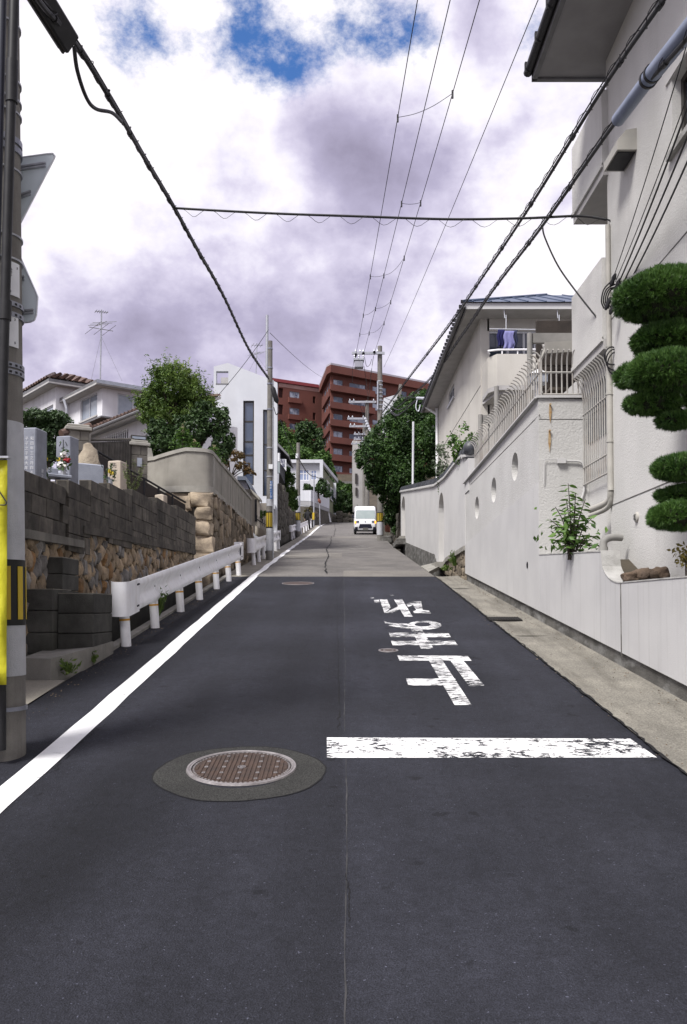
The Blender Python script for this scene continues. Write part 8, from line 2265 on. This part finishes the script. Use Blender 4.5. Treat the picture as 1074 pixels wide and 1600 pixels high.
for (px, Y, ytop, arms_, lb) in ((574, 62, 632, ((545, 588, 629), (543, 572, 655), (546, 576, 667)), 'concrete pole with three white crossarms beyond the transformer pole'), (569, 82, 668, ((553, 573, 679), (553, 571, 687), (549, 570, 694)), 'farther pole with short crossarms above the van')):
    xP = at(px, 700, Y).x
    t, b, tp = utility_pole(lb, xP, Y, at(px, ytop - 6, Y).z, .17, .13)
    for (x0, x1, y) in arms_: arm(t, x0, x1, y, Y, M_galv, .07, ins=(x0 + 2, x0 + 8, x1 - 4), r_=.09)
    for k in range(6):
        q = at(px - 3 + 2 * k * .8, ytop + 22 + 4 * k, Y - .4); MB().lathe([(.04, -.1), (.1, -.06), (.1, .06), (.04, .1)], q, 8).build('fitting', M_steel_lt, t)
    for k in range(3):
        MB().tube(smoothpts([at(px - 12 + 6 * k, ytop, Y - .3), at(px - 5 + 2 * k, ytop + 18 + 3 * k, Y - .3), at(px + 3, ytop + 34, Y - .3)], 4), .02, 5).build('jumper', M_cable, t)
# pole kit of white conduit beside the tree
t = thing('white_standpipe', 'slender white steel pole standing in front of the big dark tree', 'pole', at(645, 740, 35.5))
MB().tube([at(644.5, 742, 35.5) - Vector((0, 0, 2)), at(646, 659, 35.5)], .045, 8).build('pole', M_plate, t, smooth=True)
for k, (ya_, yb_) in enumerate(((627, 640), (632, 648), (636, 650), (621, 628))):
    cable(('upper', 'second', 'lowest', 'topmost')[k] + ' pale service cable looping from the transformer pole to the cream house', smoothpts([at(600, ya_, 42.5), at(618, yb_ - 1, 36), at(630, yb_ - 4 * (k + 1) * .5, 32), at(655, 622, 29)], 6), .02 if k < 3 else .012, group='service cables to the cream house')
br = thing('service_bracket', 'pale steel service bracket projecting from the cream house eave', 'bracket', at(664, 622, 28.5))
MB().tube([at(652, 622, 28.8), at(688, 624, 27.5)], .05, 8).build('arm', M_steel_lt, br); MB().tube(smoothpts([at(653, 622, 28.8), at(650, 636, 28.8), at(654, 643, 28.8), at(657, 632, 28.8)], 4), .02, 6).build('loop', M_steel_lt, br)

# ---- big dark tree on the right, leaning over the street
ptree('broadleaf_tree', 'big dark broadleaf tree leaning over the street by the garden wall', 'tree', 39, [(640, 660, 42, 42, 0), (610, 690, 38, 40, -1), (585, 715, 28, 34, -1.5), (660, 710, 40, 45, -1), (625, 745, 45, 40, -1), (590, 752, 22, 22, -1), (615, 780, 22, 25, 0), (655, 635, 25, 28, 0), (680, 680, 25, 40, -2), (640, 775, 26, 25, 0)], 56000, .07, leafmat('dark_broadleaf', (.012, .036, .008), (.06, .125, .024), trans=.2), (630, 850), seed=101, clumps=420, clump=.24, fill=.35, trunk_r=.28, limbs=10)
ptree('dark_understorey', 'dense dark shrubs filling the gap under the big tree', 'shrub', 42, [(615, 800, 16, 22), (632, 790, 20, 26), (622, 825, 10, 14), (640, 820, 14, 20)], 9000, .09, M_leafE, (618, 848), seed=103, clumps=90, fill=.5)
bw2 = thing('dark_bank_wall', 'dark stone bank beyond the garden wall under the tree', 'stone wall', (2.6, 40, zr(40)))
mb = MB(); slab_run(mb, YF + .3, 58, 8, 2.75, 4.5, lambda y: zr(y) - .5, lambda y: zr(y) + 1.3); mb.build('core', M_dkst, bw2)
Y = YF + .4
while Y < 56:
    w = rng.uniform(.45, .8); z = zr(Y) - .1
    while z < zr(Y) + 1.2: h = rng.uniform(.3, .5); place_stone(rng.choice(SDK), bw2, (2.75, Y + w / 2, z + h / 2), w * 1.05, h * 1.05, .35, (0, 1, 0), rng.uniform(-.2, .2)); z += h * .95
    Y += w * .95
t = thing('roadside_board', 'small reddish board leaning beside the transformer pole', 'board', at(607, 831, 43.5))
mb = MB(); mb.prism([at(602, 831, 43.5), at(602, 818, 43.5), at(610, 813, 43.5), at(610, 832, 43.5)], (0, .04, 0)); mb.build('board', mat('faded_red_board', (.24, .09, .06), (.18, .07, .05), 3, .8), t)
ptree('white_flower_bush', 'white flowering bush behind the transformer pole', 'bush', 44.5, [(602, 796, 5, 6), (607, 808, 4, 5)], 500, .05, leafmat('white_bloom', (.10, .14, .06), (.55, .55, .45)), (604, 825), seed=105, clumps=16)
mb = MB(); mb.cbox(1.95, 2.5, 42.4, 43.6, zr(43) - .2, zr(43) + .2, .05); tag(mb.build('kerb_stone', M_plinth), 'rough kerb stone at the foot of the transformer pole', 'kerb stone')

# ---- parked van
M_vanw = mat('van_white', (.78, .79, .81), (.74, .75, .77), 3, .25, spec=.5)
M_trim = mat('black_trim', (.015, .016, .03), None, rough=.5)
M_shield = mat('windscreen', (.33, .38, .37), (.26, .31, .31), 1.2, .1, spec=.8)
vY = 55.0; vX = 1.45; Vm = road_frame(vX, vY)
vn = thing('delivery_van', 'small white boxy delivery van facing downhill with amber lights on', 'van', Vm.translation)
lv = [(.30, .69, .05), (.45, .735, .0), (.72, .735, .01), (.92, .735, .07), (1.02, .73, .13), (1.62, .705, .38), (1.76, .69, .45), (1.84, .65, .54), (1.87, .58, .68)]
mb = MB(); n_ = 40
for (z, hw, y0) in lv:
    y1 = 3.25; cy = (y0 + y1) / 2; hy = (y1 - y0) / 2
    for k in range(n_):
        a = 2 * math.pi * k / n_; ca, sa = math.cos(a), math.sin(a); e_ = .14
        mb.v.append(tuple(Vm @ Vector((hw * math.copysign(abs(ca) ** e_, ca), cy + hy * math.copysign(abs(sa) ** e_, sa), z))))
for i in range(len(lv) - 1):
    for k in range(n_): mb.f.append((i * n_ + k, i * n_ + (k + 1) % n_, (i + 1) * n_ + (k + 1) % n_, (i + 1) * n_ + k))
mb.f += [tuple(range(n_))[::-1], tuple((len(lv) - 1) * n_ + k for k in range(n_))]
body = mb.build('body', M_vanw, vn, smooth=True)
def front(x0, x1, z0, z1, d, m, name, par=None, xt=None):
    """panel lying on the van's sloping front"""
    ff = lambda z: float(np.interp(z, [l[0] for l in lv], [l[2] for l in lv])) - d
    xt = xt or (x0, x1); mb = MB(); P = [(x0, ff(z0), z0), (x1, ff(z0), z0), (xt[1], ff(z1), z1), (xt[0], ff(z1), z1)]
    mb.prism([Vm @ Vector(p) for p in P], tuple(Vm.to_3x3() @ Vector((0, .03 + d, 0)))); return mb.build(name, m, par or vn)
front(-.66, .66, 1.05, 1.60, .012, M_shield, 'windscreen', None, (-.62, .62))
front(-.58, .58, 1.61, 1.72, .012, M_vanw, 'roof_panel')
front(-.46, .46, .42, .70, .02, M_trim, 'grille', None, (-.36, .36)); front(-.70, -.50, .30, .50, .015, M_trim, 'bumper_trim'); front(.50, .70, .30, .50, .015, M_trim, 'bumper_trim')
front(-.5, .5, .30, .41, .03, M_vanw, 'bumper'); front(-.17, .17, .27, .46, .045, mat('number_plate', (.25, .25, .23), (.18, .18, .17), 6, .7), 'number_plate')
for s in (-1, 1):
    x0, x1 = sorted((s * .42, s * .62)); front(x0, x1, .78, .92, .018, mat('headlamp', (.10, .11, .13), None, rough=.15), 'headlight')
    x0, x1 = sorted((s * .625, s * .71)); front(x0, x1, .74, .90, .022, mat('amber_lamp', (.9, .35, .03), None, rough=.3, emit=(1.0, .38, .04, 1.5)), 'indicator')
    wz = MB(); wz.lathe([(.001, -.08), (.16, -.08), (.27, -.07), (.28, 0), (.27, .07), (.16, .08), (.001, .08)], sides=20, M=Matrix.Rotation(R(90), 4, 'Y'))
    for yw in (.55, 2.6):
        w2_ = MB(); w2_.v = [tuple(Vm @ (Vector(v) + Vector((s * .66, yw, .28)))) for v in wz.v]; w2_.f = list(wz.f); wo = w2_.build('wheel', M_black, vn, smooth=True)
        hb = MB(); hb.lathe([(.001, 0), (.13, 0), (.14, .012), (.001, .012)], sides=14, M=Matrix.Rotation(R(90 * s), 4, 'Y')); hb.v = [tuple(Vm @ (Vector(v) + Vector((s * .742, yw, .28)))) for v in hb.v]; hb.build('rim', M_galv, wo)
    mm = MB(); mm.cbox(min(s * .76, s * .88), max(s * .76, s * .88), .25, .33, 1.08, 1.30, .02, Vm); mm.build('mirror', M_trim, vn)
    sg_ = MB(); sg_.box(min(s * .712, s * .735), max(s * .712, s * .735), .75, 1.6, 1.08, 1.55, Vm); sg_.build('side_window', M_glass, vn)
em = MB(); em.lathe([(.001, -.01), (.05, -.01), (.055, .0), (.001, .012)], sides=12, M=Matrix.Rotation(R(90), 4, 'X')); em.v = [tuple(Vm @ (Vector(v) + Vector((0, .035, .84)))) for v in em.v]; em.build('badge', M_galv, vn)
MB().box(-.68, .68, .1, 3.1, .2, .302, Vm).build('underbody', M_black, vn)

# ---- person in black walking up the footway
def person(label, X, Y, s=1.0):
    z0 = zr(Y) + .003
    t = thing('person', label, 'person', (X, Y, z0))
    J = {'pel': (0, 0, .92), 'wst': (0, .02, 1.08), 'chs': (0, .07, 1.30), 'nck': (0, .14, 1.46), 'hed': (0, .22, 1.55), 'hdt': (0, .26, 1.66),
         'hl': (-.10, 0, .88), 'kl': (-.12, .10, .50), 'al': (-.12, -.02, .09), 'tl': (-.13, .14, .035), 'hr': (.10, 0, .88), 'kr': (.13, .02, .49), 'ar': (.14, -.16, .10), 'tr': (.15, -.02, .035),
         'sl': (-.19, .09, 1.37), 'el': (-.25, .02, 1.10), 'wl': (-.26, .12, .87), 'sr': (.19, .09, 1.37), 'er': (.25, .10, 1.10), 'wr': (.25, .22, .90)}
    Rd = {'pel': .16, 'wst': .14, 'chs': .165, 'nck': .065, 'hed': .095, 'hdt': .075, 'hl': .10, 'kl': .085, 'al': .075, 'tl': .05, 'hr': .10, 'kr': .085, 'ar': .075, 'tr': .05, 'sl': .085, 'el': .06, 'wl': .04, 'sr': .085, 'er': .06, 'wr': .04}
    E = [('pel', 'wst'), ('wst', 'chs'), ('chs', 'nck'), ('nck', 'hed'), ('hed', 'hdt'), ('pel', 'hl'), ('hl', 'kl'), ('kl', 'al'), ('al', 'tl'), ('pel', 'hr'), ('hr', 'kr'), ('kr', 'ar'), ('ar', 'tr'), ('chs', 'sl'), ('sl', 'el'), ('el', 'wl'), ('chs', 'sr'), ('sr', 'er'), ('er', 'wr')]
    ks = list(J); me = bpy.data.meshes.new('body'); me.from_pydata([(X + J[k][0] * s, Y + J[k][1] * s, z0 + J[k][2] * s) for k in ks], [(ks.index(a), ks.index(b)) for a, b in E], [])
    o = link('body', me, mat('black_clothes', (.010, .010, .012), (.016, .016, .018), 8, .85), t)
    md = o.modifiers.new('skin', 'SKIN'); me.skin_vertices or None
    if not me.skin_vertices: bpy.context.view_layer.update()
    sv_ = me.skin_vertices[0].data
    for i, k in enumerate(ks): sv_[i].radius = (Rd[k] * s, Rd[k] * s); sv_[i].use_root = (k == 'pel')
    ss = o.modifiers.new('smooth', 'SUBSURF'); ss.levels = 1; ss.render_levels = 1
    hd = MB(); c = Vector((X, Y + .235 * s, z0 + 1.60 * s)); hd.lathe([(.001, -.06), (.09, -.05), (.112, .02), (.10, .09), (.06, .13), (.001, .145)], c, 14); hd.build('hair', mat('black_hair', (.012, .010, .009), None, rough=.6), t, smooth=True)
    M_skin = mat('skin', (.42, .27, .20), None, rough=.6)
    for sd, wk in ((-1, 'wl'), (1, 'wr')):
        w_ = Vector((X + J[wk][0] * s, Y + J[wk][1] * s, z0 + J[wk][2] * s)); hm = MB()
        hm.tube([w_, w_ + Vector((0, .01, -.05)), w_ + Vector((0, .02, -.09))], [.03, .04, .036], 8)
        for k in range(4): hm.tube([w_ + Vector((-.024 + .016 * k, .02, -.085)), w_ + Vector((-.024 + .016 * k, .035, -.13)), w_ + Vector((-.022 + .014 * k, .06, -.155 + .006 * abs(k - 1)))], [.009, .009, .006], 6)
        hm.tube([w_ + Vector((-sd * .03, .01, -.03)), w_ + Vector((-sd * .055, .03, -.07)), w_ + Vector((-sd * .05, .045, -.095))], [.011, .010, .007], 6)
        hm.build('hand', M_skin, t, smooth=True)
    for k in ('al', 'ar'):
        p_ = Vector((X + J[k][0] * s, Y + J[k][1] * s, z0)); MB().cbox(p_.x - .05, p_.x + .05, p_.y - .08, p_.y + .19, z0 + (.0 if k == 'al' else .01), z0 + .07, .02).build('shoe', M_black, t)
pf = at(481, 826, 68)
person('person in black clothes walking uphill beside the distant guard rail', pf.x, 68.0, .98)

# ---- grit and leaf litter blown against the edges of the road
r = np.random.default_rng(77); mb = MB()
for k in range(900):
    side = r.uniform() < .6
    Yk = r.uniform(3.5, 18); Xk = (wx(Yk) - .02 - abs(r.normal()) * .10) if side and r.uniform() < .6 else ((RE + .03 + r.normal() * .07) if side else (-2.46 + abs(r.normal()) * .09))
    if Yk < 4.5 and not side: continue
    s_ = r.uniform(.004, .012); zz_ = zr(Yk) + (.022 if Xk > RE else .003); a = r.uniform(0, 6.28)
    p_ = [Vector((Xk + math.cos(a + q) * s_ * r.uniform(.6, 1.3), Yk + math.sin(a + q) * s_ * r.uniform(.6, 1.3), zz_)) for q in (0, 2.1, 4.2)]
    mb.add(p_ + [Vector((Xk, Yk, zz_ + s_ * .8))], [(0, 1, 3), (1, 2, 3), (2, 0, 3)])
tag(mb.build('road_grit', mat('grit', (.16, .12, .08), (.07, .06, .05), 40, .95, island=.6)), 'scattered grit and leaf litter along the road edges', None, None, 'stuff')
